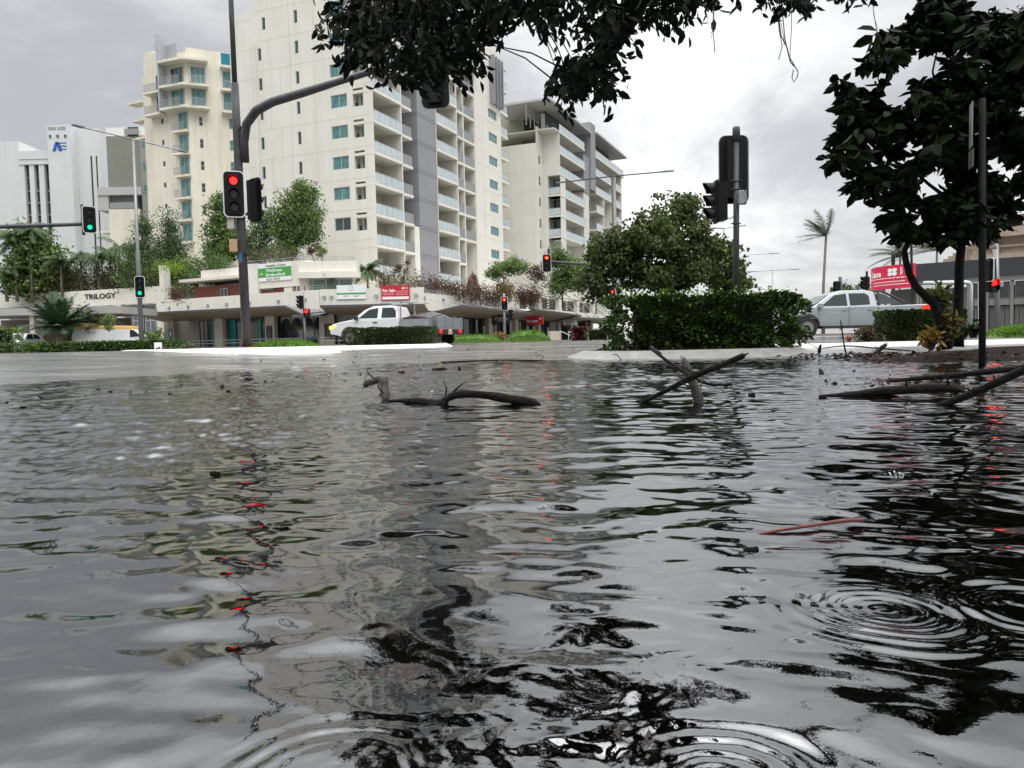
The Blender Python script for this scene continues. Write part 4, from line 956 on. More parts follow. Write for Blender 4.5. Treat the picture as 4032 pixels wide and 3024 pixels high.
# ---------------------------------------------------------------- right hand building
rb=thing('corner_shop','dark fronted corner shop with tan colonial upper storey and roof balustrade at right','building',(30,44,.3))
dd=R(-52); 
RB=Face(at(3605,1290,45)[:2],(-math.sin(dd),-math.cos(dd)),n=(-.6,-1))
RBZ=lambda v,u: RB
mb=MB(); RB.box(mb,0,26,3.35,4.36,-.3,.0); mb.build('fascia',DARK,rb)
mb=MB(); RB.box(mb,0,26,3.13,3.33,-.4,-.05); RB.box(mb,2.9,26,1.8,2.14,-.5,-.2); 
for a in (0,2.55,3.45,3.95,4.62,5.3,6.0,8.0,10): RB.box(mb,a,a+.16,.3,3.2,-.55,-.15)
mb.build('grey_frame',mat('shop_frame_grey',(.16,.16,.155),.6),rb)
mb=MB(); RB.box(mb,-.2,26,.3,3.0,-3.1,-2.8); mb.build('inner_wall',mat('dim_wall',(.10,.10,.095),.8),rb)
for a,b in ((.2,2.5),(2.75,3.4),(3.65,3.9),(4.15,4.58),(4.82,5.25),(5.5,5.95)): RB.window(rb,a,b,.4,1.75 if a>2.6 else 2.9,-.5,SHOPG,3,name='shopfront',fmat=MATS['shop_frame_grey'],fw=.1)
for a,b in ((2.75,4.58),(4.82,8)): RB.window(rb,a,b,2.16,3.1,-.45,SHOPG,2,fmat=MATS['shop_frame_grey'])
COL=mat('colonial_tan_paint',(.40,.32,.25),.8,var=.08,vs=.8,streak=.2,vec='World'); COLB=mat('colonial_brown_paint',(.16,.10,.085),.8,var=.1,vs=1,vec='World')
mb=MB(); RB.box(mb,2.8,26,4.3,5.5,-6,-.25); RB.box(mb,2.7,26,4.36,4.6,-.25,.0); RB.box(mb,2.7,26,4.95,5.08,-.25,-.05); RB.box(mb,2.6,26,5.5,5.72,-.3,.35); RB.box(mb,2.7,26,5.72,6.0,-.3,.1)
for a in (2.8,3.75,6,8): RB.box(mb,a,a+.35,4.6,5.5,-.25,-.08)
for k in range(6): a=2.8-k*.24; RB.box(mb,a-.26,a,4.3,5.3-k*.15,-2,-.3)
mb.build('upper_storey',COL,rb)
mb=MB(); RB.box(mb,3.0,26,6.5,6.64,-.25,.12); RB.box(mb,3.0,26,6.0,6.06,-.25,.1)
for k in range(60): a=3.05+k*.185; RB.box(mb,a,a+.10,6.06,6.5,-.15,.0)
mb.build('balustrade',COLB,rb)
# curved end of the awning with the red lease banner
cen=RB.P(0,0,-3.05); Rc=3.05; base=math.atan2(RB.n.y,RB.n.x)
def arc(z0,z1,r_in,r_out,a0,a1,n=18):
    mb=MB(); 
    for k in range(n):
        t0=a0+(a1-a0)*k/n; t1=a0+(a1-a0)*(k+1)/n
        p=lambda t_,r_: (cen.x+math.cos(base+t_)*r_,cen.y+math.sin(base+t_)*r_)
        mb.prism([p(t0,r_in),p(t1,r_in),p(t1,r_out),p(t0,r_out)],z0,z1)
    return mb
sgn=-1 if (Vector((math.cos(base+.3),math.sin(base+.3),0)).dot(RB.d)>0) else 1
arc(3.3,4.36,Rc-.3,Rc-.03,0,sgn*2.2).build('curved_fascia',DARK,rb)
arc(.3,3.0,Rc-1.2,Rc-1.1,0,sgn*2.0).build('curved_wall',MATS['dim_wall'],rb)
ls=thing('lease_banner','red curved lease banner with white lettering on the rounded end of the dark awning','sign',cen)
MAG=mat('banner_crimson',(.62,.02,.07),.5)
arc(3.02,4.42,Rc-.02,Rc+.01,0,sgn*2.1,28).build('panel',MAG,ls)
# lettering bent round the same curve
def curved(body,ang0,z,h,wid,m,bold=.03):
    o=text('lettering',body,(0,0,0),(1,0,0),(0,0,1),h,m,ls,width=wid,extr=0,bold=bold)
    me=o.data; off=origin_of(ls)
    for v in me.vertices:
        x=v.co.x+off.x; zz_=v.co.z+off.z
        t_=base+sgn*(ang0-x/(Rc+.02))
        v.co=Vector((cen.x+math.cos(t_)*(Rc+.02),cen.y+math.sin(t_)*(Rc+.02),z+zz_))-off
curved('For Lease',1.40,3.80,.36,2.05,WTX)
curved('K',.28,4.05,.2,.16,WTX); curved('F',.28,3.80,.2,.14,WTX)
mb=MB()
def cp(ang,z): t_=base+sgn*ang; return Vector((cen.x+math.cos(t_)*(Rc+.022),cen.y+math.sin(t_)*(Rc+.022),z))
for ax_ in (0,1):
    for az_ in (0,1):
        ca=.50-.10*ax_; cz=3.9+.22*az_
        pts=[]
        for k in range(8):
            a_=2*math.pi*k/8+math.pi/8; pts.append(cp(ca+.055*math.cos(a_),cz+.12*math.sin(a_)))
        mb.poly(pts)
for z,a,b in ((3.64,1.5,.1),(3.42,1.0,.18),(3.25,1.0,.12)):
    for k in range(16):
        a0=a+(b-a)*k/16; a1=a+(b-a)*(k+.8)/16
        mb.quad(cp(a0,z),cp(a1,z),cp(a1,z+.05),cp(a0,z+.05))
mb.build('emblem',WTX,ls)
# ================================================================ VEHICLES
class VB(MB):
    """mesh builder in a vehicle's own axes: x back from the nose, y to the left, z up"""
    def __init__(s,M): super().__init__(); s.M=M
    def build(s,*a,**k):
        s.v=[tuple(s.M@Vector(v)) for v in s.v]; return super().build(*a,**k)
    def prof(s,P,hw,cap=True):
        k=len(s.v); n=len(P)
        for sg in (-1,1):
            for x,z in P: s.v.append((x,sg*hw(x,z),z))
        s.f.append(tuple(range(k,k+n))); s.f.append(tuple(range(k+n,k+2*n))[::-1]); s.m+=[s.mi]*2
        for i in range(n): j=(i+1)%n; s.f.append((k+i,k+n+i,k+n+j,k+j)); s.m.append(s.mi)
def archpts(cx,r,z0,n=9):
    return [(cx-r*math.cos(math.pi*k/n),z0+r*.98*math.sin(math.pi*k/n)) for k in range(n+1)]
def wheel(M,root,x,y,r=.38,w=.24):
    mb=VB(M); mb.tube([(x,y-w/2,r),(x,y-w/2+.03,r),(x,y+w/2-.03,r),(x,y+w/2,r)],[r*.9,r,r,r*.9],20); t=mb.build('wheel',mat('tyre_rubber',(.015,.015,.016),.8),root,smooth=False)
    sg=1 if y>0 else -1; mb=VB(M); mb.tube([(x,y+sg*(w/2-.02),r),(x,y+sg*(w/2+.012),r)],[r*.64,r*.6],14)
    for k in range(5):
        a=2*math.pi*k/5; mb.par((x-.03,y+sg*(w/2+.005)-.01,r),(.06,0,0),(0,.03,0),(math.cos(a)*r*.58,0,math.sin(a)*r*.58))
    mb.build('rim',mat('alloy_rim',(.25,.26,.27),.35,metal=.7),t)
def vmat(x,y,yaw): return Matrix.Translation((x,y,gz(x,y)))@Matrix.Rotation(yaw,4,'Z')
VGL=mat('car_glass',(.012,.022,.024),.12,spec=.3); CARW=mat('white_car_paint',(.66,.67,.68),.25,coat=.6,var=.03,vs=1); CARS=mat('silver_car_paint',(.30,.335,.35),.28,metal=.35,coat=.6,var=.03,vs=1)
TRIM=mat('black_trim',(.02,.02,.022),.5); REDL=mat('red_tail_lamp',(.5,.01,.01),.3,emit=(1,.02,.01),es=1.3); AMB=mat('amber_lamp',(.8,.4,.05),.3,emit=(1,.62,.15),es=1.6); HEAD=mat('head_lamp',(.8,.8,.7),.1,emit=(1,.85,.45),es=2.5)
def hwf(W,zb=1.15,zt=1.8,top=.70):
    def f(x,z):
        if z<=zb: return W/2-.03*max(0,(.65-z))
        return W/2-(W/2-top)*((z-zb)/(zt-zb))
    return f
def glass(M,root,pts,hw,name='side_window',both=True,m=None):
    for sg in ((-1,1) if both else (1,)):
        mb=VB(M); P=[(x,sg*(hw(x,z)+.004),z) for x,z in pts]; Q=[(x,sg*(hw(x,z)-.03),z) for x,z in pts]; n=len(P)
        mb.poly(P if sg<0 else P[::-1])
        for i in range(n): j=(i+1)%n; mb.quad(P[i],P[j],Q[j],Q[i])
        mb.build(name,m or VGL,root)
# silver double cab ute on the right; faces left
Px=at(3608,1300,29.5).x; x0=Px-5.25; M=vmat(x0,29.5,0)@Matrix.Diagonal((1,1,.97,1))
su=thing('double_cab_ute','silver double cab ute with roll bar and lit red tail lamp behind the hedges','ute',(x0+2.6,29.5,gz(x0,29.5)))
hw=hwf(1.86,1.12,1.80,.68)
body=[(0,.45),(0,.85),(.12,1.0),(1.25,1.14),(3.55,1.16),(3.56,1.18),(5.2,1.20),(5.25,1.1),(5.25,.62),(5.0,.5)]+[p for p in archpts(3.98,.47,.42)[::-1]]+[(3.3,.38),(1.5,.38)]+archpts(.98,.47,.42)[::-1]+[(.4,.42)]
# arches run from back to front along the bottom edge
def fixarch(cx,r=.47,z0=.42): return [(cx+r*math.cos(math.pi*k/9),z0+r*math.sin(math.pi*k/9)) for k in range(10)]
body=[(0,.5),(0,.85),(.12,1.0),(1.25,1.14),(3.55,1.16),(5.2,1.19),(5.25,1.1),(5.25,.62),(5.1,.5),(4.6,.45)]+fixarch(3.85)+[(3.3,.40),(1.5,.40)]+fixarch(.72)+[(.15,.45)]
mb=VB(M); mb.prof(body,hw); mb.prof([(.85,1.1),(1.6,1.62),(2.05,1.78),(2.95,1.79),(3.28,1.70),(3.34,1.1)],hw); mb.build('body',CARS,su,bevel=.035)
glass(M,su,[(1.25,1.19),(1.78,1.60),(2.22,1.66),(2.22,1.19)],hw); glass(M,su,[(2.32,1.19),(2.32,1.66),(2.92,1.66),(3.06,1.55),(3.06,1.22)],hw)
mb=VB(M); mb.quad((.9,-.8,1.17),(.9,.8,1.17),(1.6,.66,1.63),(1.6,-.66,1.63)); mb.build('windscreen',VGL,su)
mb=VB(M)
for sg in (-1,1):
    mb.tube([(3.42,sg*.8,1.2),(3.45,sg*.66,1.66),(3.58,sg*.62,1.74),(4.45,sg*.74,1.27)],.045,8)
mb.tube([(3.52,-.62,1.74),(3.52,.62,1.74)],.045,8); mb.build('roll_bar',TRIM,su)
mb=VB(M)
for sg in (-1,1): mb.poly([(3.42,sg*.76,1.22),(3.46,sg*.66,1.64),(3.62,sg*.66,1.64),(4.28,sg*.76,1.24)])
mb.build('sail_panel',mat('sail_glass',(.05,.055,.06),.2),su)
mb=VB(M); mb.box(1.3,4.0,-.92,.92,.34,.44); mb.box(5.2,5.35,-.85,.85,.45,.62); mb.build('side_step',TRIM,su)
for sg in (-1,1):
    mb=VB(M); mb.box(5.0,5.27,sg*.93-.05,sg*.93+.01,.95,1.15); mb.build('tail_lamp',REDL,su)
    mb=VB(M); mb.box(1.12,1.26,sg*1.0-.1,sg*1.0+.1,1.12,1.30); mb.build('door_mirror',CARS,su,bevel=.02)
    for x in (2.0,2.95): mb=VB(M); mb.box(x,x+.2,sg*.935-.02,sg*.935+.02,1.0,1.035); mb.build('door_handle',CARS,su)
    for x in (.72,3.85): wheel(M,su,x,sg*.83)
mb=VB(M)
for x in (2.27,3.36,1.15): mb.box(x-.006,x+.006,-.934,-.90,.45,1.14)
mb.build('door_gap',TRIM,su)
# white single cab ute with tray
ang=R(-14); nx_=at(1335,1300,37.6); M=vmat(nx_.x,37.6,ang)
wu=thing('tray_ute','white ute with amber headlamp and aluminium tray, driving left past the long low hedge','ute',(nx_.x+1.5,37.6,gz(nx_.x,37.6)))
hw=hwf(1.84,1.18,1.86,.68)
body=[(0,.55),(-.02,.9),(.1,1.02),(.5,1.12),(1.2,1.24),(3.45,1.24),(3.5,1.1),(3.5,.5),(1.7,.45)]+fixarch(1.0)+[(.35,.5)]
mb=VB(M); mb.prof(body,hw); mb.prof([(1.12,1.2),(1.75,1.68),(2.15,1.84),(3.0,1.86),(3.3,1.78),(3.48,1.2)],hw); mb.build('body',CARW,wu,bevel=.035)
glass(M,wu,[(1.45,1.27),(1.95,1.68),(2.42,1.75),(2.42,1.27)],hw); glass(M,wu,[(2.62,1.27),(2.62,1.75),(3.15,1.75),(3.32,1.6),(3.36,1.27)],hw)
mb=VB(M); mb.quad((1.17,-.8,1.23),(1.17,.8,1.23),(1.8,.66,1.69),(1.8,-.66,1.69)); mb.build('windscreen',VGL,wu)
mb=VB(M); mb.box(-.08,.3,-.9,.9,.42,.78); mb.box(1.4,3.4,-.93,.93,.36,.46); mb.build('bumper',TRIM,wu)
for sg in (-1,1):
    mb=VB(M); mb.poly([(-.03,sg*.935,.85),(.3,sg*.935,1.04),(.32,sg*.935,.92),(.02,sg*.935,.74)]); mb.box(-.05,.1,sg*.8-.12,sg*.8+.12,.8,.95); mb.build('head_lamp',AMB,wu)
    mb=VB(M); mb.box(1.32,1.46,sg*1.0-.1,sg*1.0+.1,1.2,1.4); mb.build('door_mirror',TRIM,wu,bevel=.02)
    mb=VB(M); mb.box(2.2,2.42,sg*.925-.02,sg*.925+.02,1.05,1.09); mb.build('door_handle',TRIM,wu)
    for x in (1.0,3.95): wheel(M,wu,x,sg*.8)
TRAY=mat('dull_aluminium',(.33,.345,.355),.38,metal=.5,var=.15,vs=6)
mb=VB(M); mb.box(3.55,5.05,-.95,.95,.78,.86); mb.box(3.55,5.05,-.97,-.93,.86,1.18); mb.box(3.55,5.05,.93,.97,.86,1.18); mb.box(5.02,5.06,-.93,.93,.86,1.18)
for x in (3.6,4.1,4.6,5.0): mb.box(x-.02,x+.02,-.99,-.97,.8,1.2)
mb.build('tray',TRAY,wu)
mb=VB(M)
for y in (-.9,.9): mb.tube([(3.6,y,.8),(3.6,y,1.98)],.035,6)
mb.tube([(2.5,-.7,1.98),(4.4,-.7,1.96)],.03,6); mb.tube([(2.5,.7,1.98),(4.4,.7,1.96)],.03,6); mb.tube([(3.6,-.95,1.98),(3.6,.95,1.98)],.03,6); mb.build('ladder_rack',TRAY,wu)
mb=VB(M); mb.prof([(3.65,.86),(3.65,1.25),(4.2,1.33),(4.95,1.22),(4.95,.86)],lambda x,z:.85); mb.build('load',mat('brown_load',(.05,.03,.028),.8),wu)
# trailer with tarpaulin load
tp=at(1672,1300,37.6); M=vmat(tp.x,37.6,R(-42))@Matrix.Scale(.86,4)
tr=thing('tipper_trailer','aluminium sided trailer with grey front box, dark tarpaulin and lit tail lamps','trailer',(tp.x+.8,36,gz(tp.x,36)))
mb=VB(M); mb.box(-.15,2.1,-.95,.95,.78,.88); mb.box(-.15,2.1,-.97,-.93,.88,1.42); mb.box(-.15,2.1,.93,.97,.88,1.42); mb.box(2.06,2.1,-.93,.93,.88,1.42)
for y in (-.9,-.3,.3,.9): mb.box(2.1,2.13,y-.04,y+.04,.8,1.44)
for z_ in (1.0,1.2): mb.box(2.1,2.115,-.93,.93,z_-.015,z_+.015)
mb.build('tray',TRAY,tr)
mb=VB(M); mb.box(-.75,-.18,-.75,.5,.62,1.66); mb.build('front_box',mat('charcoal_grey_box',(.13,.14,.14),.5),tr,bevel=.03)
mb=VB(M); rnd=random.Random(5)
G=[[(-.1+2.1*i_/8,-.88+1.76*j_/6,1.42+.42*math.sin(math.pi*min(1,(i_+1)/7))*math.sin(math.pi*(j_+.6)/7.2)+rnd.uniform(-.04,.04)) for j_ in range(7)] for i_ in range(9)]
for i_ in range(8):
    for j_ in range(6): mb.quad(G[i_][j_],G[i_+1][j_],G[i_+1][j_+1],G[i_][j_+1])
mb.prof([(-.1,.9),(-.1,1.43),(2.0,1.40),(2.0,.9)],lambda x,z:.88)
mb.build('tarpaulin',mat('dark_tarp',(.045,.045,.045),.55,var=.3,vs=5),tr,smooth=False)
mb=VB(M); mb.box(2.0,2.12,-.85,.85,.5,.78); mb.box(.4,2.0,-.3,.3,.5,.7); mb.build('chassis',TRIM,tr)
for y in (-.72,.72): mb=VB(M); mb.disc((2.12,y,.68),(1,0,0),.11,12,.03); mb.build('tail_lamp',REDL,tr)
mb=VB(M); mb.box(2.13,2.15,-.2,.12,.52,.68); mb.build('number_plate',mat('plate_pinkish',(.5,.36,.30),.5),tr)
mb=VB(M); mb.box(2.12,2.15,-.12,.06,.72,.76); mb.build('plate_lamp',AMB,tr)
for sg in (-1,1): wheel(M,tr,1.2,sg*.8,.33,.2)
mb=VB(M); mb.tube([(1.2,-.5,1.5),(2.0,-.3,1.62),(2.9,.3,1.45)],.02,5); mb.build('branch',BARK,tr)
# white van with a yellow roof band
vp=at(303,1300,60); M=vmat(vp.x,60,R(3))@Matrix.Translation((5.75,0,0))@Matrix.Rotation(math.pi,4,'Z')
vn=thing('taxi_van','long white van with a yellow roof band, seen side on behind the left ground cover','van',(vp.x+2.8,60,gz(vp.x,60)))
hw=lambda x,z: .95-.12*max(0,z-1.1)
mb=VB(M); mb.prof([(0,.4),(0,.85),(.6,1.05),(1.15,1.6),(1.3,1.62),(5.55,1.72),(5.72,1.2),(5.75,.4)],hw); mb.build('body',CARW,vn,bevel=.05)
mb=VB(M); mb.prof([(1.2,1.6),(1.25,1.86),(5.45,2.02),(5.6,1.7)],lambda x,z:.90-.25*max(0,z-1.7)); mb.build('roof_band',mat('taxi_yellow',(.66,.40,.12),.5),vn,bevel=.04)
glass(M,vn,[(.55,1.06),(1.1,1.55),(1.35,1.55),(1.35,1.0)],hw); 
mb=VB(M); mb.box(2.2,3.2,-.4,.4,1.98,2.15); mb.box(3.6,4.9,-.3,.3,2.0,2.08); mb.build('roof_pod',TRIM,vn,bevel=.05)
mb=VB(M); mb.box(5.7,5.77,.75,.93,.8,1.2); mb.build('tail_lamp',mat('red_plastic',(.4,.01,.01),.4),vn)
for sg in (-1,1):
    for x in (.95,4.6): wheel(M,vn,x,sg*.85,.34)
def sedan(name,label,u,Y,yaw,paint,lamps=None,flip=False):
    p=at(u,1370,Y); M=vmat(p.x,Y,yaw); r=thing(name,label,'car',(p.x,Y,gz(p.x,Y))); hw=lambda x,z:.89-.28*max(0,z-.9)
    mb=VB(M); mb.prof([(0,.35),(0,.7),(.2,.8),(1.1,.92),(4.1,.95),(4.45,.85),(4.5,.4)]+fixarch(3.6,.36,.33)+[(3.1,.28),(1.4,.28)]+fixarch(.85,.36,.33),hw); mb.prof([(1.0,.88),(1.75,1.38),(2.8,1.46),(3.5,1.38),(4.1,.92)],hw); mb.build('body',paint,r,bevel=.05)
    mb=VB(M); mb.quad((1.08,-.75,.96),(1.08,.75,.96),(1.72,.66,1.36),(1.72,-.66,1.36)); mb.build('windscreen',VGL,r)
    glass(M,r,[(1.4,.98),(1.85,1.34),(2.5,1.38),(2.5,.98)],hw); glass(M,r,[(2.6,.98),(2.6,1.38),(3.4,1.32),(3.7,.98)],hw)
    for sg in (-1,1):
        mb=VB(M); mb.box(-.03,.12,sg*.66-.2,sg*.66+.2,.56,.74); mb.build('head_lamp',lamps or CARW,r)
        for x in (.85,3.6): wheel(M,r,x,sg*.78,.32,.2)
    mb=VB(M); mb.box(-.03,.02,-.45,.45,.5,.62); mb.build('grille',TRIM,r); return r
sedan('parked_car','white car facing the camera with both amber lit headlamps, far left',15,56,R(96),CARW,HEAD)
# ================================================================ SIGNALS AND LAMPS
def lit(nm,c,s): return mat(nm,tuple(x*.5 for x in c),.3,emit=c,es=s)
RED=lit('lit_red_lens',(1,.010,.008),5); REDC=lit('lit_red_core',(1,.30,.05),7); GREEN=lit('lit_green_lens',(.0,.75,.33),2.2); REDF=lit('bright_red_lens',(1,.002,.002),26); OFF=mat('dark_lens',(.02,.02,.022),.3)
WBORD=mat('white_backing_border',(.62,.64,.64),.5)
def head(root,c,face,W=.52,H=1.22,lit_i=0,col=None,n=3,border=True,core=False,name='signal_head',scale=1.0,visor=True):
    """lantern on a backing board; c is the centre, face the direction it looks"""
    f=Vector(face).normalized(); r=Vector((0,0,1)).cross(f).normalized(); u=Vector((0,0,1)); W*=scale;H*=scale
    c=Vector(c)
    def rr(w,h,rad,o,seg=4):
        P=[]
        for sx,sy,a0 in ((1,1,0),(-1,1,90),(-1,-1,180),(1,-1,270)):
            for k in range(seg+1):
                a=R(a0+90*k/seg); P.append(c+r*(sx*(w/2-rad)+math.cos(a)*rad)+u*(sy*(h/2-rad)+math.sin(a)*rad)+f*o)
        return P
    mb=MB(); A_=rr(W,H,W*.22,0.0); B_=rr(W,H,W*.22,.02)
    mb.poly(A_[::-1]); mb.poly(B_); m_=len(A_)
    for i_ in range(m_): j_=(i_+1)%m_; mb.quad(A_[i_],A_[j_],B_[j_],B_[i_])
    hw_=.15*scale; mb.par(c-r*hw_-u*(H*.44)-f*.16,r*2*hw_,u*H*.88,f*.22)
    hd=mb.build(name,BLACK,root)
    if border:
        mb=MB(); O=rr(W+.035,H+.035,W*.24,.024); I=rr(W-.02,H-.02,W*.21,.026)
        O0=rr(W+.035,H+.035,W*.24,-.004)
        for i_ in range(m_): j_=(i_+1)%m_; mb.quad(O[i_],O[j_],I[j_],I[i_]); mb.quad(O0[i_],O0[j_],O[j_],O[i_])
        mb.build('border',WBORD,hd)
    for k in range(n):
        z=(H*.29)*(1-k) if n==3 else (H*.22)*(1-2*k); p=c+u*z+f*.06
        mb=MB(); mb.disc(p,f,.098*scale,16,.012); mb.build('lens',col if k==lit_i and col else OFF,hd)
        if k==lit_i and core: mb=MB(); mb.disc(p+f*.012,f,.045*scale,12,.004); mb.build('lens_core',REDC,hd)
        if visor:
            mb=MB(); ro=.125*scale; L_=.20*scale
            for q_ in range(14):
                a0=R(-30+240*q_/14); a1=R(-30+240*(q_+1)/14)
                pp=lambda a,o,rd: p+r*math.cos(a)*rd+u*math.sin(a)*rd+f*o
                mb.quad(pp(a0,0,ro),pp(a1,0,ro),pp(a1,L_*(.55+.45*max(0,math.sin(a1))),ro),pp(a0,L_*(.55+.45*max(0,math.sin(a0))),ro))
            mb.build('visor',BLACK,hd)
    return hd
def toward(p,dx=0,dy=0): v=Vector((-p[0]+dx,-p[1]+dy,0)); return v.normalized()
SIG=[]
# tall mast with the long curved arm
b=at(972,1362,21.0); b.z=.33; root=thing('signal_mast','tall dark steel signal mast with a long curved arm, on the red paved island','traffic signal',b)
def mastaxis(z):  # leans a little, as in the street
    return Vector((b.x-.006*(z),b.y,z))
topz=12.0
mb=MB(); mb.tube([mastaxis(.3),mastaxis(4),mastaxis(6.2),mastaxis(7.4)],[.125,.115,.108,.10],16); mb.tube([mastaxis(7.0),mastaxis(12)],[.072,.06],12); mb.tube([mastaxis(.31),mastaxis(.36)],.19,12)
mb.build('pole',STEELD,root,smooth=True)
mb=MB(); mb.tube([mastaxis(.30),mastaxis(.35)],.30,14); mb.build('base_collar',REDPAVE,root)
arm=[at(966,640,21),at(962,560,20.95),at(970,490,20.8),at(1010,435,20.5),at(1075,400,20.1),at(1190,366,19.5),at(1330,322,18.9),at(1480,276,18.2),at(1640,228,17.5),at(1700,212,17.2)]
mb=MB(); mb.tube(arm,[.105,.11,.115,.12,.115,.105,.085,.075,.065,.06],14); mb.build('mast_arm',STEELD,root,smooth=True)
hd_c=at(1712,300,17.1)
mb=MB(); mb.tube([at(1668,190,17.2),at(1664,340,17.2)],.045,8); mb.build('bracket',STEELB,root)
head(root,hd_c,(.10,1,-.02),.6,1.35,-1,None,3,border=True)
fm=toward(at(921,790,21)); head(root,at(921,765,20.8),(fm.x-.0,fm.y,0),.52,1.20,0,RED,3,core=False)
head(root,at(1005,788,21.25),(.55,.75,0),.52,1.2,-1,None,3,border=False)
mb=MB(); c=at(912,877,20.9); mb.box(c.x-.09,c.x+.09,c.y-.1,c.y+.1,c.z-.17,c.z+.17); mb.build('control_box',mat('grey_beige_box',(.40,.40,.36),.6),root,bevel=.01)
mb=MB(); c=at(922,968,20.9); mb.box(c.x-.1,c.x+.1,c.y-.1,c.y+.1,c.z-.16,c.z+.16); mb.build('button_box',mat('tan_box',(.42,.30,.16),.6),root,bevel=.01)
mb=MB(); c=at(947,1015,20.88); mb.box(c.x-.035,c.x+.035,c.y,c.y+.02,c.z-.12,c.z+.12); mb.build('label_plate',mat('blue_plate',(.02,.12,.32),.5),root)
mb=MB()
for v_ in (500,840,1000): c=at(960 if v_<900 else 968,v_,20.9); mb.tube([c-Vector((.16,-.08,0)),c+Vector((.16,.08,0))],.012,5); mb.tube([c+Vector((0,.1,-.02)),c+Vector((0,.1,.02))],.135,12)
mb.build('clamp',STEELB,root)
# overhead arm at the far left with green
root=thing('signal_mast','grey horizontal signal arm entering from the left edge with a green lantern at its end','traffic signal',at(-200,1375,36))
mb=MB(); mb.tube([at(-200,1380,36),at(-205,880,36)],.11,10); mb.build('pole',STEELD,root,smooth=True)
mb=MB(); mb.tube([at(-210,900,36),at(0,893,36),at(200,887,36),at(328,882,36)],[.11,.10,.09,.085],10); mb.tube([at(322,805,36),at(330,925,36)],.07,8); mb.build('mast_arm',STEELD,root,smooth=True)
head(root,at(352,865,35.8),(.55,-.83,-.05),.55,1.2,2,GREEN,3)
# street lamp with double outreach and a green signal
def lamp(label,u0,v0,u1,v1,Y,arms,rad=.1,armr=.035,head_l=.55,group=None,col=None):
    b_=at(u0,v0,Y); t_=at(u1,v1,Y); r=thing('street_lamp',label,'street lamp',b_,group); mb=MB(); mb.tube([b_-Vector((0,0,.3)),b_.lerp(t_,.45),b_.lerp(t_,.46),t_],[rad,rad*.85,rad*.68,rad*.5],10); mb.build('pole',col or STEEL,r,smooth=True)
    for (u,v,Ya) in arms:
        e_=at(u,v,Ya); d_=(e_-t_).normalized(); mb=MB(); mb.tube([t_,e_],armr,6); mb.build('outreach_arm',col or STEEL,r)
        mb=MB(); sd_=Vector((-d_.y,d_.x,0)).normalized(); mb.par(e_-d_*head_l-sd_*.13-Vector((0,0,.03)),d_*head_l,sd_*.26,Vector((0,0,.09))); mb.build('luminaire',mat('luminaire_grey',(.22,.23,.24),.5),r,bevel=.02)
    return r
root=lamp('grey twin armed street lamp with a green signal, left of the cream tower',558,1360,524,548,42,((285,492,39.5),(735,600,45.3)),.13,.035)
head(root,at(551,1130,41.7),(.12,-1,0),.50,1.14,2,GREEN,3); 
root=lamp('grey twin armed street lamp with a curved red signal arm by the round tree',2422,1400,2410,694,60,((2190,721,62.5),(2652,673,57)),.13,.05,.9,col=STEELD)
mb=MB(); mb.tube([at(2420,1200,60),at(2416,1110,59.9),at(2409,1085,59.5),at(2390,1058,58.8),at(2345,1044,57.2),at(2260,1037,54.8),at(2165,1031,52.3)],[.16,.16,.15,.14,.12,.10,.09],10); mb.build('signal_arm',STEELD,root,smooth=True)
head(root,at(2153,1036,52),(-.02,-1,0),.56,1.18,0,REDF,3,core=True); head(root,at(2411,1166,59.5),(-.05,-1,0),.50,1.12,0,REDF,3); head(root,at(2437,1167,60.2),(.9,-.2,0),.5,1.1,-1,None,3,border=False)
mb=MB(); mb.tube([at(2160,980,52.2),at(2160,1000,52.2)],.09,8); mb.build('arm_cap',STEELD,root)
# centre post signal
b_=at(1989,1362,60); root=thing('signal_post','slim grey signal post with a red lantern, in front of the tattoo studio awning','traffic signal',b_)
mb=MB(); mb.tube([b_-Vector((0,0,.3)),at(1984,1155,60)],.09,8); mb.build('pole',STEEL,root,smooth=True); head(root,at(1986,1195,59.8),(0,-1,0),.5,1.04,0,REDF,3,core=True); head(root,at(2012,1240,60.2),(.95,.1,0),.4,.95,-1,None,3,border=False)
# pedestrian post left of the ute
b_=at(1203,1372,39); root=thing('signal_post','thin green-grey post with a side-on lantern and a small red pedestrian light','traffic signal',b_)
mb=MB(); mb.tube([b_-Vector((0,0,.3)),at(1194,1150,39)],.055,8); mb.build('pole',mat('green_grey_post',(.22,.27,.26),.5),root,smooth=True)
head(root,at(1184,1190,39),(-1,-.12,0),.42,.72,-1,None,3,border=False,scale=1); head(root,at(1207,1233,38.9),(0,-1,0),.24,.44,0,RED,2,border=False)
# post behind the big hedge: backs of two lanterns
b_=at(2899,1370,14.9); b_.z=.1; root=thing('signal_post','dark signal post rising behind the big hedge with two lanterns seen from behind','traffic signal',b_)
mb=MB(); mb.tube([b_,at(2899,500,14.9)],[.058,.055],14); mb.tube([at(2899,555,14.9),at(2899,506,14.9),at(2899,499,14.9)],[.078,.072,.055],12); mb.build('pole',mat('post_green_grey',(.04,.044,.043),.5,metal=.2,var=.2,vs=4),root,smooth=True)
head(root,at(2889,668,15.05),(.05,1,0),.54,1.12+.15,-1,None,3,border=True); head(root,at(2822,795,14.6),(-1,-.05,0),.36,.80,-1,None,3,border=False,scale=1,name='side_signal_head')
mb=MB(); c=at(2922,778,14.8); mb.box(c.x-.075,c.x+.075,c.y-.06,c.y+.06,c.z-.13,c.z+.13); mb.build('junction_box',mat('light_grey_box',(.28,.29,.29),.5),root,bevel=.012)
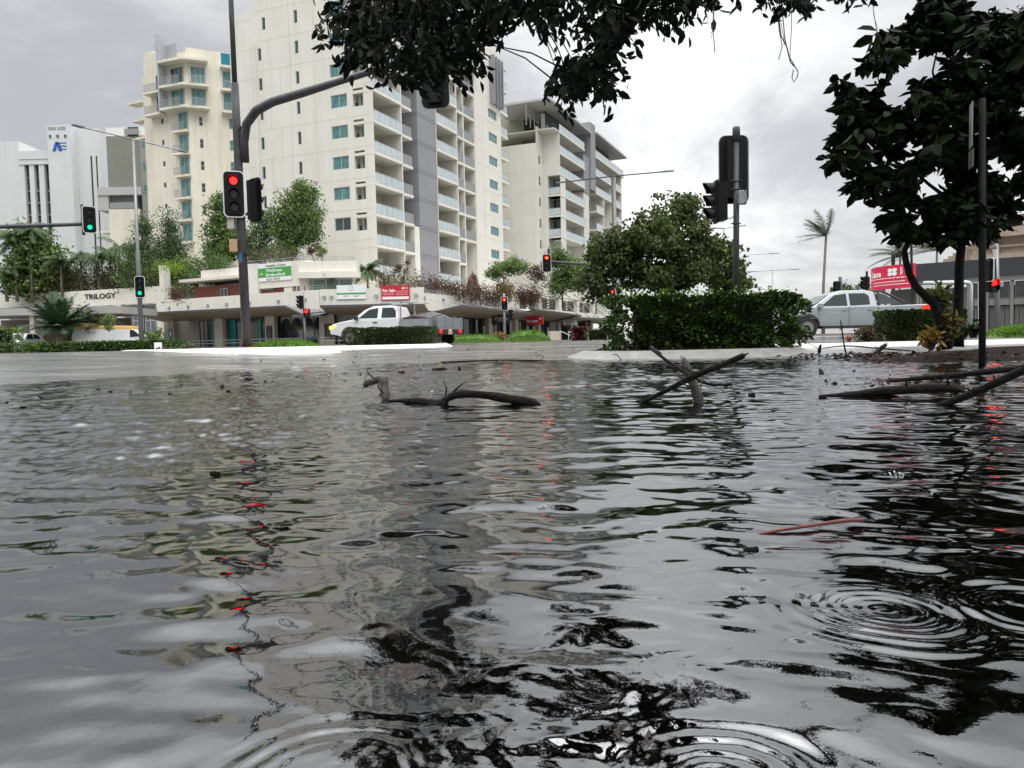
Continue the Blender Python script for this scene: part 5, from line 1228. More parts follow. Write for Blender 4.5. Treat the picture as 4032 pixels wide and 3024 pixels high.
mb=MB(); mb.tube([at(2850,775,14.7),at(2850,830,14.7),at(2858,855,14.75),at(2875,862,14.8),at(2893,850,14.85)],.008,6); mb.tube([at(2925,742,14.7),at(2942,760,14.7),at(2942,790,14.7),at(2930,802,14.7)],.008,6); mb.build('cable',BLACK,root)
mb=MB()
for v_ in (745,880,712): c=at(2898,v_,14.85); mb.tube([c-Vector((.09,0,0)),c+Vector((.09,0,0))],.014,6); mb.tube([c-Vector((0,-.05,.015)),c+Vector((0,.05,.015))],.03,6)
mb.build('clamp',STEELB,root)
# right hand mast in front of the shops
b_=at(3932,1300,27); root=thing('signal_mast','grey signal mast by the dark shop with a red pedestrian light and upswept arm','traffic signal',b_)
mb=MB(); mb.tube([b_-Vector((0,0,.3)),at(3921,960,27)],[.085,.08],12); mb.build('pole',STEEL,root,smooth=True)
mb=MB(); mb.tube([at(3921,980,27),at(3922,900,27),at(3935,880,26.8),at(3960,845,26.3),at(3982,800,25.8),at(3990,770,25.6)],[.08,.08,.075,.07,.065,.06],10); mb.tube([at(3985,780,25.6),at(3985,830,25.6)],.04,6); mb.build('mast_arm',STEELD,root,smooth=True)
head(root,at(3935,810,25.8),(-.6,.8,0),.45,1.05,-1,None,3,border=True); head(root,at(3893,1062,26.8),(-.85,-.35,0),.38,.80,-1,None,3,border=True); head(root,at(3910,1126,26.8),(0,-1,0),.28,.46,0,REDF,2,border=False)
mb=MB(); c=at(3941,1119,26.8); mb.box(c.x-.06,c.x+.06,c.y-.06,c.y+.06,c.z-.09,c.z+.09); mb.build('junction_box',MATS['light_grey_box'],root,bevel=.01)
# white bent pipe frame in front of the shop and the pale post
root=thing('pipe_frame','white bent pipe frame standing in front of the dark shopfront, between the tree trunks','pipe frame',at(3822,1300,24))
mb=MB(); mb.tube([at(3638,1115,24),at(3800,1112,24),at(3816,1114,24),at(3822,1122,24),at(3822,1290,24)],.065,10); mb.build('pipe',mat('white_pipe',(.55,.58,.58),.4),root,smooth=True)
mb=MB(); mb.tube([at(3857,1110,26),at(3857,1300,26)],.05,8); mb.build('pole',WHT,root)
# plain dark posts and lantern backs behind the silver ute
root=thing('signal_post','slim dark post rising behind the tail of the silver ute','post',at(3592,1215,29)); mb=MB(); mb.tube([at(3593,1215,29),at(3588,960,29)],.045,8); mb.build('pole',STEELB,root)
root=thing('signal_post','small black lantern back on a pale post just above the silver ute roof','traffic signal',at(3312,1300,44)); mb=MB(); mb.tube([at(3312,1300,44),at(3308,1090,44)],.1,8); mb.build('pole',STEEL,root); head(root,at(3295,1132,44),(0,1,0),.42,.72,-1,None,3,border=False)
root=thing('signal_post','black side-on lantern beside the left end of the red lease banner','traffic signal',at(3415,1300,40)); mb=MB(); mb.tube([at(3415,1300,40),at(3413,1068,40)],.06,8); mb.build('pole',STEELB,root); head(root,at(3407,1115,40),(-1,-.1,0),.35,.72,-1,None,3,border=False)
root=thing('signal_post','short black post and box above the crimson lease banner','post',at(3517,1045,55)); mb=MB(); mb.tube([at(3517,1300,55),at(3517,1002,55)],.13,8); mb.build('pole',STEELB,root)
# parking sign pole in the mulch bed
b_=at(3868,1388,8.55); b_.z=.08
root=thing('parking_sign','dark leaning parking sign pole with a pale three hour plate and a smaller plate below','sign',b_)
tp_=at(3868,388,8.55); mb=MB(); mb.tube([b_-Vector((0,0,.1)),tp_],.036,12); mb.build('pole',mat('dark_sign_pole',(.010,.010,.011),.6,var=.2,vs=5,spec=.15),root,smooth=True)
def plate(u0,v0,u1,v1,name,m,Y=8.48):
    a=at(u0,v1,Y); c_=at(u1,v0,Y-.02); rt_=Vector((c_.x-a.x,.18,0)); mb=MB(); mb.par(a,rt_,Vector((0,0,c_.z-a.z)),Vector((.004,-.012,0))); o=mb.build(name,m,root); return a,rt_,c_.z-a.z
PL=mat('weathered_sign_plate',(.50,.56,.52),.5,var=.12,vs=6)
a,rt_,hh=plate(3826,395,3860,575,'time_plate',PL); rn=rt_.normalized(); nn=rn.cross(Vector((0,0,1)))
of=nn*.016 if nn.y<0 else -nn*.016
GT=mat('sign_green_print',(.02,.12,.06),.6)
text('lettering','3P',a+of+rn*.012+Vector((0,0,hh*.80)),rn,UP,.085,GT,root,width=rt_.length*.8,extr=.001,bold=.02)
for k,(s_,h_,w_) in enumerate((('HOUR',.70,.5),('8:30',.57,.7),('5:30',.46,.7),('MON',.35,.6),('FRI',.26,.5))): text('lettering',s_,a+of+rn*rt_.length*.2+Vector((0,0,hh*h_)),rn,UP,.028,mat('grey_green_print',(.10,.14,.12),.6),root,width=rt_.length*w_,extr=.001)
mb=MB(); p=a+of+Vector((0,0,.03)); mb.par(p+rn*.03,rn*.06,Vector((0,0,.01)),nn*.001); mb.poly([p+rn*.09-Vector((0,0,.012)),p+rn*.09+Vector((0,0,.022)),p+rn*.115+Vector((0,0,.005))]); mb.build('arrow',GT,root)
a,rt_,hh=plate(3830,582,3856,655,'zone_plate',mat('faded_lower_plate',(.30,.29,.28),.5))
for k,s_ in enumerate(('TOW','AWAY','ZONE')): text('lettering',s_,a+of+rn*.01+Vector((0,0,hh*(.78-.25*k))),rn,UP,.026,BLACK,root,width=rt_.length*.75,extr=.001)
# keep left signs
def keepleft(lbl,u,v,Y,wd,ht,words=True,vb=1370):
    b_=at(u+3,vb,Y); r=thing('keep_left_sign',lbl,'sign',b_); mb=MB(); mb.tube([b_-Vector((0,0,.1)),at(u,v,Y)],.035,6); mb.build('pole',STEEL,r)
    c=at(u,v,Y-.05); mb=MB(); mb.box(c.x-wd/2,c.x+wd/2,c.y-.015,c.y,c.z-ht/2,c.z+ht/2); mb.build('plate',WHT,r,bevel=.005)
    if words:
        text('lettering','KEEP',(c.x-wd*.38,c.y-.02,c.z+ht*.27),(1,0,0),UP,ht*.14,BLK,r,width=wd*.74,extr=.001,bold=.02); text('lettering','LEFT',(c.x-wd*.38,c.y-.02,c.z+ht*.06),(1,0,0),UP,ht*.14,BLK,r,width=wd*.7,extr=.001,bold=.02)
    y=c.y-.02; A_=(c.x-wd*.36,c.z-ht*.42); mb=MB(); th_=wd*.07
    mb.quad((A_[0]+.02,y,A_[1]+.06),(A_[0]+.08,y,A_[1]),(c.x+wd*.36,y,c.z-ht*.06),(c.x+wd*.28,y,c.z-ht*.0)); mb.poly([(A_[0]-.01,y-.001,A_[1]-.01),(A_[0]+wd*.32,y-.001,A_[1]+.02),(A_[0]+.02,y-.001,A_[1]+ht*.24)]); mb.build('arrow',BLK,r)
keepleft('white keep left sign with black arrow just left of the big dark hedge',2390,1288,38,.36,.48,vb=1365)
keepleft('small white keep left sign low at the left end of the red paved island',623,1365,26,.26,.28,words=False,vb=1378)
# far street lamps over the esplanade
for (lbl,u0,v1,arms,Y) in (('thin distant street lamp with a single right arm, right of the hedge signal post',2937,1004,((3066,997,95),),95),('distant twin armed street lamp left of the coconut palm',3041,1064,((2940,1071,100),(3145,1060,100)),100),('distant lamp whose arm crosses behind the hedge signal post',2850,900,((2800,898,75),(2936,888,75)),75),('distant lamp with a short arm lowest of the esplanade lamps',2986,1132,((2925,1134,110),(2967,1133,110)),110)):
    lamp(lbl,u0,1330,u0,v1,Y,arms,.09,.045,1.2,'distant street lamps',col=STEEL)
# ================================================================ VEGETATION
RG=np.random.default_rng(11)
def leaves(name,Cn,size,m,parent,dirs=None,asp=.42,droop=0.0,jit=.3,origin=None,seed=None,up=0.0):
    """one mesh of N six sided, folded leaves"""
    Cn=np.asarray(Cn,float); n=len(Cn)
    sz=size*(1+jit*RG.uniform(-1,1,n))[:,None]
    if dirs is None: D=RG.normal(size=(n,3))
    else: D=np.asarray(dirs,float)+RG.normal(size=(n,3))*.35
    D[:,2]-=droop; D[:,2]+=up
    D/=np.linalg.norm(D,axis=1)[:,None]
    Rn=RG.normal(size=(n,3)); S=np.cross(D,Rn); S/=np.linalg.norm(S,axis=1)[:,None]+1e-9; Nn=np.cross(S,D)
    w=sz*asp; L=sz
    b=Cn; t=Cn+D*L-Nn*L*.10
    r1=Cn+D*L*.33+S*w*.48+Nn*w*.16; r2=Cn+D*L*.70+S*w*.40+Nn*w*.10; l1=Cn+D*L*.33-S*w*.48+Nn*w*.16; l2=Cn+D*L*.70-S*w*.40+Nn*w*.10
    V=np.stack([b,r1,r2,t,l2,l1],1).reshape(-1,3); k=np.arange(n)*6
    F=np.concatenate([np.stack([k,k+1,k+2,k+3],-1),np.stack([k,k+3,k+4,k+5],-1)])
    return npmesh(name,V,F,m,parent,origin)
def clumps(n_cl,ell,leaf_per,spread,shell=.55,seed=0,flat=1.0):
    """leaf base points gathered in clumps that fill one or more ellipsoids (cx,cy,cz,rx,ry,rz)"""
    g=np.random.default_rng(seed); P=[]
    vol=np.array([e[3]*e[4]*e[5] for e in ell])**.75; pr_=vol/vol.sum()
    for _ in range(n_cl):
        e_=ell[g.choice(len(ell),p=pr_)]; d=g.normal(size=3); d/=np.linalg.norm(d); r=(shell+(1-shell)*g.random())*(1+.12*g.normal())
        c=np.array(e_[:3])+d*r*np.array(e_[3:]); k=int(leaf_per*(.6+.8*g.random()))
        P.append(c+g.normal(size=(k,3))*spread*np.array([1,1,.7*flat])*(.6+.8*g.random()))
    return np.concatenate(P)
def limb(mb,p0,p1,r0,r1,n=5,wob=.08,seed=0):
    g=random.Random(seed); p0=Vector(p0);p1=Vector(p1); L=(p1-p0).length; pts=[];rs=[]
    for i_ in range(n+1):
        t=i_/n; p=p0.lerp(p1,t); 
        if 0<i_<n: p=p+Vector((g.uniform(-1,1),g.uniform(-1,1),g.uniform(-1,1)))*wob*L
        pts.append(p); rs.append(r0+(r1-r0)*t)
    mb.tube(pts,rs,8); return pts
def tree(name,label,base,h,ell,leafsize,ncl,per,spread,m,tr=.15,group=None,bark=None,cat='tree',shell=.5,asp=.5,seed=1,trunk_top=.5,droop=.0):
    base=Vector(base); r=thing(name,label,cat,base,group)
    mb=MB(); tp=base+Vector((0,0,h*trunk_top)); limb(mb,base-Vector((0,0,.3)),tp,tr,tr*.6,5,.03,seed)
    g=random.Random(seed)
    for i_ in range(7):
        e_=ell[i_%len(ell)]; q_=Vector(e_[:3])+Vector((g.uniform(-.6,.6)*e_[3],g.uniform(-.5,.5)*e_[4],g.uniform(-.2,.7)*e_[5])); limb(mb,base.lerp(tp,g.uniform(.75,1)),q_,tr*.45,tr*.08,5,.07,seed*9+i_)
    mb.build('trunk',bark or BARK,r,smooth=True)
    P=clumps(ncl,ell,per,spread,shell,seed); leaves('crown',P,leafsize,m,r,asp=asp,droop=droop)
    return r
# ---------------------------------------------------------------- overhanging fig canopy (its trunk is behind the photographer)
FD=(4.4,6.3)
fig=thing('overhanging_fig_tree','dark overhanging tree branches with glossy leaves hanging across the top of the street','tree',(2.0,-3.4,0))
def pip(P,x,y):
    c=False; n=len(P); j=n-1
    for i in range(n):
        if (P[i][1]>y)!=(P[j][1]>y) and x<(P[j][0]-P[i][0])*(y-P[i][1])/(P[j][1]-P[i][1])+P[i][0]: c=not c
        j=i
    return c
REG=[ # outlines of the hanging masses, with leaf cluster counts
 ([(1340,-60),(1290,115),(1345,215),(1420,240),(1470,300),(1530,335),(1600,290),(1700,310),(1800,330),(1850,240),(1900,225),(1915,120),(1900,-60)],235),
 ([(1880,-60),(1890,90),(1985,115),(2050,95),(2160,120),(2240,85),(2290,70),(2370,120),(2480,120),(2560,90),(2640,70),(2700,110),(2730,40),(2790,25),(2800,-60)],150),
 ([(2400,60),(2360,130),(2320,200),(2240,260),(2200,290),(2180,330),(2210,370),(2160,425),(2200,430),(2260,380),(2320,375),(2360,400),(2395,330),(2430,250),(2460,170),(2480,100)],80),
 ([(2960,-60),(3000,12),(3090,40),(3170,45),(3240,0),(3330,15),(3370,-60)],34),
 ([(1300,-200),(1290,-60),(3300,-60),(3200,-130),(2200,-230),(1700,-260)],190),
]
g=np.random.default_rng(21); pts=[];dirs=[];tw=[]
for P,cnt in REG:
    xs_=[p[0] for p in P]; ys_=[p[1] for p in P]; k=0
    while k<cnt:
        x=g.uniform(min(xs_),max(xs_)); y=g.uniform(min(ys_),max(ys_))
        if not pip(P,x,y): continue
        k+=1; Yd=g.uniform(*FD) if y>-200 else g.uniform(3.4,6.6)
        c=np.array(at(x,y-38,Yd)); tw.append(c); nl=g.integers(6,11)
        az=g.uniform(0,6.28); ax_d=np.array([math.cos(az),math.sin(az)*.6,-.75])
        for q_ in range(nl):
            off=ax_d*.02*q_; pts.append(c+off+g.normal(size=3)*.025); dirs.append(ax_d*.6+g.normal(size=3)*.55)
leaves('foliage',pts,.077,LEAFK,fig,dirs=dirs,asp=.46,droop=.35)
mb=MB()
root0=Vector((2.0,-3.2,0)); crotch=Vector((1.8,-2.6,3.4)); limb(mb,root0,crotch,.34,.26,5,.03,1)
mains=[[crotch,at(2500,-1100,3.2),at(2300,-420,4.6),at(2050,-120,5.4),at(1700,40,5.7),at(1480,120,5.8)],[crotch,at(2700,-1200,3.2),at(2650,-500,4.6),at(2540,-60,5.2),at(2440,130,5.3),at(2330,300,5.3),at(2250,370,5.3)],[crotch,at(3100,-1300,3.0),at(3200,-600,4.5),at(3120,-140,5.2),at(3060,0,5.3)],[crotch,at(1700,-1300,3.0),at(1550,-600,4.6),at(1500,-150,5.3),at(1420,30,5.5)],[at(2300,-420,4.6),at(2400,-150,5.2),at(2620,-20,5.4),at(2720,20,5.4)],[at(2050,-120,5.4),at(2000,0,5.4),at(2120,60,5.4)]]
for i_,pth in enumerate(mains):
    n=len(pth); mb.tube(pth,[.15*(1-k/n)+.010 if i_<4 else .03*(1-k/n)+.006 for k in range(n)],7)
nodes=[p for pth in mains for a_,b2 in zip(pth[1:-1],pth[2:]) for p in (a_,a_.lerp(b2,.25),a_.lerp(b2,.5),a_.lerp(b2,.75),b2)]
NA=np.array([tuple(p) for p in nodes])
for i_,c in enumerate(tw):
    if i_%2 and i_>900: continue
    d=np.linalg.norm(NA-c,axis=1); j_=int(np.argmin(d+RG.uniform(0,.15,len(d))))
    if d[j_]<2.2:
        p0=nodes[j_]; p1=Vector(c); mid=p0.lerp(p1,.55)+Vector((0,0,.05)); mb.tube([p0,mid,p1],[.008,.005,.0028],4,caps=False)
mb.build('branch',BARKD,fig,smooth=True)
ROOTM=mat('grey_aerial_root',(.12,.11,.115),.8)
def strands(name,lbl,paths):
    mb=MB()
    for P,Y,rad in paths: mb.tube([at(u,v,Y) for u,v in P],rad,5,caps=False)
    o=mb.build(name,ROOTM,None,origin=at(*paths[0][0][0],paths[0][1])); 
    o.parent=fig; o.location=tuple(Vector(o.location)-Vector(fig.location)); return o
strands('aerial_root','',[([(2806,-80),(2810,30),(2806,110),(2811,160),(2815,208)],5.2,.003),([(2811,40),(2812,120),(2797,130)],5.2,.002),([(2806,110),(2801,150)],5.2,.0015)])
strands('aerial_root','',[([(3056,-40),(3062,60),(3068,120),(3080,180),(3066,235)],5.2,.003),([(3070,-20),(3066,70),(3075,140),(3100,190),(3112,245),(3128,262)],5.2,.004),([(3078,20),(3090,150),(3105,220),(3142,282),(3141,300),(3126,324),(3118,305),(3124,275)],5.1,.0035),([(3115,-10),(3117,100),(3112,180),(3110,238)],5.3,.0025),([(3060,20),(3075,90),(3088,160),(3086,175)],5.25,.002)])
strands('aerial_root','',[([(3436,-60),(3438,30),(3445,80),(3452,120),(3458,140)],5.4,.0025),([(3438,0),(3440,60),(3455,110),(3448,140)],5.4,.0018)])
strands('aerial_root','',[([(906,-60),(903,20),(912,60),(924,110)],7,.003),([(910,-40),(908,40),(914,70)],7,.002)])
# ---------------------------------------------------------------- dark broad leaved tree on the right
tb=at(3790,1350,9.6); tb.z=.10
bt=thing('broad_leaved_tree','almost black broad leaved tree with two crooked trunks in the mulch bed at right','tree',tb)
mb=MB()
def px(P,Y): return [at(3000+x/2.073,700+y/2.073,Y) for x,y in P]
mb.tube(px([(1500,1400),(1490,1290),(1440,1110),(1400,1020),(1330,960),(1260,890),(1205,790),(1175,680),(1160,600)],9.5),[.07,.062,.058,.055,.05,.046,.042,.038,.036],10)
mb.tube(px([(1160,600),(1200,520),(1270,460),(1330,380)],9.5),[.036,.033,.03,.025],8)
mb.tube(px([(1600,1380),(1607,1280),(1600,1100),(1608,900),(1612,700),(1640,450),(1650,250),(1640,0)],9.7),[.07,.062,.058,.056,.053,.05,.045,.04],10)
mb.tube(px([(1450,1010),(1420,980),(1380,985)],9.5),[.03,.03,.02],6)
mb.tube([at(3880,980,9.7),at(3930,850,9.7),at(3990,700,9.7)],[.03,.03,.02],6)
for u,v,Y in ((3500,700,9.3),(3420,560,9.6),(3600,380,9.5),(3700,150,9.8),(3850,350,10),(3980,500,9.6),(3560,850,9.2),(3760,620,9.0)):
    limb(mb,at(3795 if v<700 else 3600,820,9.6),at(u,v,Y),.03,.008,5,.06,int(u))
mb.build('trunk',BARKD,bt,smooth=True)
g=np.random.default_rng(4); pts=[];dirs=[]
OUT=[(3640,-80),(3590,90),(3535,130),(3450,155),(3415,215),(3390,300),(3300,340),(3280,400),(3330,470),(3290,560),(3245,660),(3335,690),(3345,760),(3420,795),(3470,820),(3490,905),(3540,960),(3620,985),(3700,960),(3760,990),(3830,950),(3900,960),(3960,900),(4010,760),(4120,740),(4250,500),(4200,150),(4000,60),(3900,90),(3800,60),(3760,-60)]
HOLES=[(3622,240,26),(3575,295,26),(3700,225,14),(3555,395,18),(3705,295,14),(3440,310,14),(3490,365,10),(3655,760,26),(3690,765,18),(3610,580,16),(3590,615,12),(3720,690,16),(3980,455,14),(3560,640,10),(3800,600,10),(3960,690,24),(3900,640,12),(3420,360,8),(3820,720,14),(3770,225,10),(3880,280,12),(3520,430,8),(3830,230,10)]
nn_=0
while nn_<830:
    u=g.uniform(3230,4250); v=g.uniform(-80,1000)
    if not pip(OUT,u,v): continue
    if any((u-a)**2+(v-b_)**2<(c*1.6+18)**2 for a,b_,c in HOLES): continue
    nn_+=1; Yd=9.6+g.normal()*.55; c=np.array(at(u,v-25,Yd)); n_l=g.integers(7,11); 
    for q_ in range(n_l):
        az=2*math.pi*q_/n_l+g.uniform(-.3,.3); pts.append(c+g.normal(size=3)*.02); dirs.append((math.cos(az),math.sin(az),-.35+g.normal()*.3))
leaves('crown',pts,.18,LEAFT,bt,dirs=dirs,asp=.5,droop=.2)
# small leaved tree behind, at the right edge
tree('small_leaved_tree','pale twiggy small leaved tree cut off by the right edge, behind the dark tree',at(4230,1330,12),6,[tuple(at(4160,260,12))+(.75,.8,1.7),tuple(at(4200,700,12))+(.6,.8,.9)],.07,260,22,.16,leafmat('small_grey_leaves',(.05,.045,.05),(.16,.15,.155),.4,3,.05),.07,seed=31,asp=.35,shell=.2)
# ---------------------------------------------------------------- street tree in the middle
def E(u,v,Y,rx,ry,rz): p=at(u,v,Y); return (p.x,p.y,p.z,rx,ry,rz)
Y=44; k=Y/FPX
tree('street_tree','large rounded green street tree behind the big dark hedge','x' and at(2640,1330,Y),9,[E(2640,930,Y,180*k,3.2,165*k),E(2530,980,Y,160*k,3,150*k),E(2780,1010,Y,140*k,3,130*k),E(2420,1010,Y,95*k,2,115*k),E(2690,820,Y,90*k,2,85*k),E(2870,1080,Y,75*k,2,95*k),E(2350,1060,Y,60*k,1.5,120*k),E(2340,1100,Y,70*k,2,110*k),E(2380,1000,Y,60*k,2,100*k),E(2900,1130,Y,80*k,2,70*k),E(2600,1090,Y,260*k,3,70*k)],.22,640,36,.21,LEAFM,.24,shell=.2,asp=.7,seed=5,trunk_top=.35,bark=BARKD)
# ---------------------------------------------------------------- hedges
def hedge(name,label,x0,x1,y0,y1,z0,z1,leaf,n,m,rounding=.12,cat='hedge',rot=0,core=True,corem=None):
    c=Vector(((x0+x1)/2,(y0+y1)/2,z0)); r=thing(name,label,cat,c); Rm=Matrix.Rotation(rot,3,'Z')
    g=np.random.default_rng(int(abs(x0*97)+n)); hx,hy,hz=(x1-x0)/2,(y1-y0)/2,(z1-z0)
    P=g.uniform(-1,1,(n,3)); ax=g.choice(5,n,p=[.12,.10,.42,.12,.24])
    s=np.where(ax==0,-1,np.where(ax==1,1,0)); P[:,0]=np.where(ax<2,s*g.uniform(.90,1.0,n),P[:,0]); P[:,1]=np.where(ax==2,-g.uniform(.86,1.0,n),np.where(ax==3,g.uniform(.86,1,n),P[:,1])); P[:,2]=np.where(ax==4,g.uniform(.88,1.0,n),P[:,2])
    # round the corners and let the surface swell unevenly
    rr_=np.sqrt(P[:,0]**2+P[:,1]**2); k_=np.where(rr_>1.12,1.12/rr_,1); P[:,0]*=k_; P[:,1]*=k_
    bumps=1+rounding*.5*(np.sin(P[:,0]*7+1)*np.sin(P[:,1]*5+2)+np.sin(P[:,2]*6+P[:,0]*11))
    W=np.stack([P[:,0]*hx*bumps,P[:,1]*hy*bumps,z0+(P[:,2]*.5+.5)*hz*(1+.03*np.sin(P[:,0]*13))],-1)
    X_=W[:,0].copy(); W[:,0]=c.x+X_*math.cos(rot)-W[:,1]*math.sin(rot); W[:,1]=c.y+X_*math.sin(rot)+W[:,1]*math.cos(rot)
    D=np.stack([P[:,0],P[:,1]*1.2,P[:,2]*.6],-1)
    leaves('foliage',W,leaf,m,r,dirs=D*.7,asp=.6,up=.1)
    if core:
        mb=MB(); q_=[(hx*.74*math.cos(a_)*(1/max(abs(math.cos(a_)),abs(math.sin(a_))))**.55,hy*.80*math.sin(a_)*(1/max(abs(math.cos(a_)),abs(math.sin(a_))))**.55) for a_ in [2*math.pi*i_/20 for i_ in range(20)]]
        mb.prism([(c.x+a*math.cos(rot)-b_*math.sin(rot),c.y+a*math.sin(rot)+b_*math.cos(rot)) for a,b_ in q_],z0,z0+hz*.965); mb.build('dark_core',corem or mat('dark_hedge_core',(.012,.014,.007),.9,spec=.1),r)  # solid dark core filling the hedge behind its leaves
    return r
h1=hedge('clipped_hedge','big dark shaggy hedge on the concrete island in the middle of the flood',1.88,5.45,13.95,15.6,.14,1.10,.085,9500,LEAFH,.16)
mb=MB(); g=random.Random(8)
for i_ in range(60):
    x=g.uniform(1.95,5.2); p=Vector((x,g.uniform(14.0,15.4),.95)); mb.tube([p,p+Vector((g.uniform(-.06,.06),g.uniform(-.05,.05),g.uniform(.1,.26)))],.004,4)
mb.build('stem',BARKD,h1)
g=np.random.default_rng(2); sp=np.stack([g.uniform(1.95,5.3,260),g.uniform(14.0,15.5,260),g.uniform(1.05,1.24,260)],-1); leaves('young_foliage',sp,.075,leafmat('young_green_leaves',(.05,.12,.015),(.20,.34,.05),.4,2,.25),h1,asp=.55,up=.8)
hedge('clipped_hedge','long low clipped hedge on the white kerbed island in front of the white ute',at(1372,1300,27.5).x,at(1722,1300,27.5).x,26.9,28.1,.33,.93,.055,5200,LEAFB,.05)
hedge('clipped_hedge','square clipped small leaved hedge behind the foot of the dark tree',at(3462,1300,18.9).x,at(3770,1300,18.9).x,18.2,19.5,.17,.88,.055,9500,LEAFB,.04)
hedge('low_hedge','spreading low green ground cover hedge at the far left below the van',at(90,1370,27.5).x,at(610,1370,26).x,26.6,28.4,.29,.60,.10,5200,leafmat('ground_cover_leaves',(.025,.055,.01),(.09,.16,.03),.5,1.2,.15),.35)
hedge('leafy_shrub','bright green shrub cut off by the left edge beside the white car',at(-130,1370,30).x,at(48,1370,30).x,29,31,.3,1.25,.12,1600,LEAFG,.25,cat='shrub')
hedge('clipped_hedge','dark straight hedge between the red shrub and the keep left sign',at(2305,1340,52).x,at(2420,1340,52).x,51,53,.35,.95,.10,1800,LEAFB,.08)
hedge('red_shrub','row of dark red leaved shrubs in front of the far shops',at(2256,1340,54).x,at(2303,1340,54).x,53.5,54.5,.35,1.15,.16,700,leafmat('crimson_leaves',(.05,.008,.012),(.16,.03,.04),.5,3,.1),.3,cat='shrub')
# long lawn mounds and verge in front of the shops
def mound(name,lbl,u0,u1,Y,h,wd=2.5,m=None):
    a=at(u0,1365,Y); b_=at(u1,1365,Y); n=26; V=[];F=[]
    g=np.random.default_rng(int(u0))
    cx=(a.x+b_.x)/2; hx=(b_.x-a.x)/2; z0=gz(cx,Y)
    P=[]
    N_=int(2600*max(.5,hx/3))
    t=g.uniform(-1,1,N_); s=g.uniform(-1,1,N_); hh=h*np.clip(1-np.abs(t)**2.4,0,1)*np.clip(1-s**4,0,1)
    C_=np.stack([cx+t*hx,Y+s*wd/2,z0+hh],-1)
    o=leaves(name,C_,.11,m or GRASSM,None,dirs=np.tile([0,0,1.0],(N_,1)),asp=.35,origin=(cx,Y,z0))
    return tag(o,lbl,'hedge' if m else 'lawn',None,None)
def lawn(lbl,u0,u1,Y,h,wd=2.6,name='clipped_ground_cover'):
    a=at(u0,1365,Y); b_=at(u1,1365,Y); cx=(a.x+b_.x)/2; hx=(b_.x-a.x)/2; z0=gz(cx,Y)
    r=thing(name,lbl,'hedge',(cx,Y,z0)); mb=MB(); n=24; mm=8; G_=[]
    for i_ in range(n+1):
        t=-1+2*i_/n; G_.append([(cx+t*hx,Y-wd/2*math.cos(math.pi*j_/mm),z0-.02+h*(max(0,1-abs(t)**3.2))*(math.sin(math.pi*j_/mm)**.5)*(1+.04*math.sin(t*9))) for j_ in range(mm+1)])
    for i_ in range(n):
        for j_ in range(mm): mb.quad(G_[i_][j_],G_[i_+1][j_],G_[i_+1][j_+1],G_[i_][j_+1])
    mb.build('ground',LAWN,r,smooth=True)
    g=np.random.default_rng(int(u0)+5); N_=int(2300*max(.7,hx/3)); t=g.uniform(-.98,.98,N_); s=g.uniform(0,1,N_); hh=h*np.clip(1-np.abs(t)**3.2,0,1)*np.sin(math.pi*s)**.5
    leaves('foliage',np.stack([cx+t*hx,Y-wd/2*np.cos(math.pi*s),z0+hh],-1),.09,GRASSM,r,dirs=np.tile([0,-.3,.9],(N_,1)),asp=.5)
    return r
lawn('low bright green trimmed mound right of the tall signal mast foot',1020,1240,27,.24)
lawn('long bright green trimmed mound below the red for lease sign',1990,2168,50,.72,3)
lawn('flat bright green trimmed mound behind the trailer',1760,1985,50,.50,3)
lawn('low green planting strip along the dark shopfront at right',3900,4150,24,.30,1.2)
def shrub(name,lbl,u,v,Y,rx,rz,m,leaf=.12,n=28,per=30,cat='shrub',trunk=True,seed=3,ry=None,up=0):
    c=at(u,v,Y); base=Vector((c.x,c.y,c.z-rz)); r=thing(name,lbl,cat,base); 
    P=clumps(n,[(c.x,c.y,c.z,rx,ry or rx*.8,rz)],per,min(rx,rz)*.22,.35,seed); leaves('foliage',P,leaf,m,r,asp=.45,up=up)
    mb=MB(); g=random.Random(seed)
    for k_ in range(6): limb(mb,base,Vector((c.x+g.uniform(-.6,.6)*rx,c.y+g.uniform(-.4,.4)*rx,c.z+g.uniform(-.1,.5)*rz)),.02+.01*rx,.006,4,.06,seed*7+k_)
    mb.build('stem',BARK,r); return r
shrub('flowering_bush','small dark ixora bush with salmon flowers left of the square clipped hedge',3415,1318,18.6,.33,.20,leafmat('dark_bronze_leaves',(.03,.02,.01),(.10,.06,.025),.5,5,.1),.06,40,26,seed=12)
fb=shrub('flower_cluster','salmon pink flower heads low beside the dark bush near the flood edge',3345,1330,18.2,.12,.10,leafmat('salmon_petals',(.30,.08,.05),(.55,.20,.12),.6,9,.1),.035,12,14,cat='flowers',seed=14)
shrub('yellow_croton','yellow leaved plant at the foot of the left trunk in the mulch bed',3665,1335,9.35,.14,.13,LEAFY,.10,12,10,seed=15,cat='plant')
shrub('yellow_croton','dull olive yellow plant between the two dark trunks',3745,1290,9.5,.12,.25,leafmat('olive_yellow_leaves',(.06,.05,.01),(.16,.13,.03),.5,4,.1),.10,14,10,seed=16,cat='plant')
shrub('leafy_shoot','tall yellow green shoot leaning by the left trunk above the clipped hedge',3710,1165,9.6,.13,.17,leafmat('shoot_leaves',(.05,.07,.01),(.17,.20,.03),.5,4,.2),.12,10,8,seed=17,cat='plant')
shrub('green_seedling','small green leaved plant at the foot of the parking sign pole',3830,1290,9.4,.13,.12,LEAFH,.09,9,9,seed=18,cat='plant')
shrub('round_shrub','yellow green rounded shrub at the right end of the white van',605,1338,56,.95,.65,LEAFG,.16,34,40,seed=19)
shrub('yellow_croton','yellow variegated shrub behind the slim centre signal post',1960,1328,52,.75,.38,LEAFY,.16,26,30,seed=20)
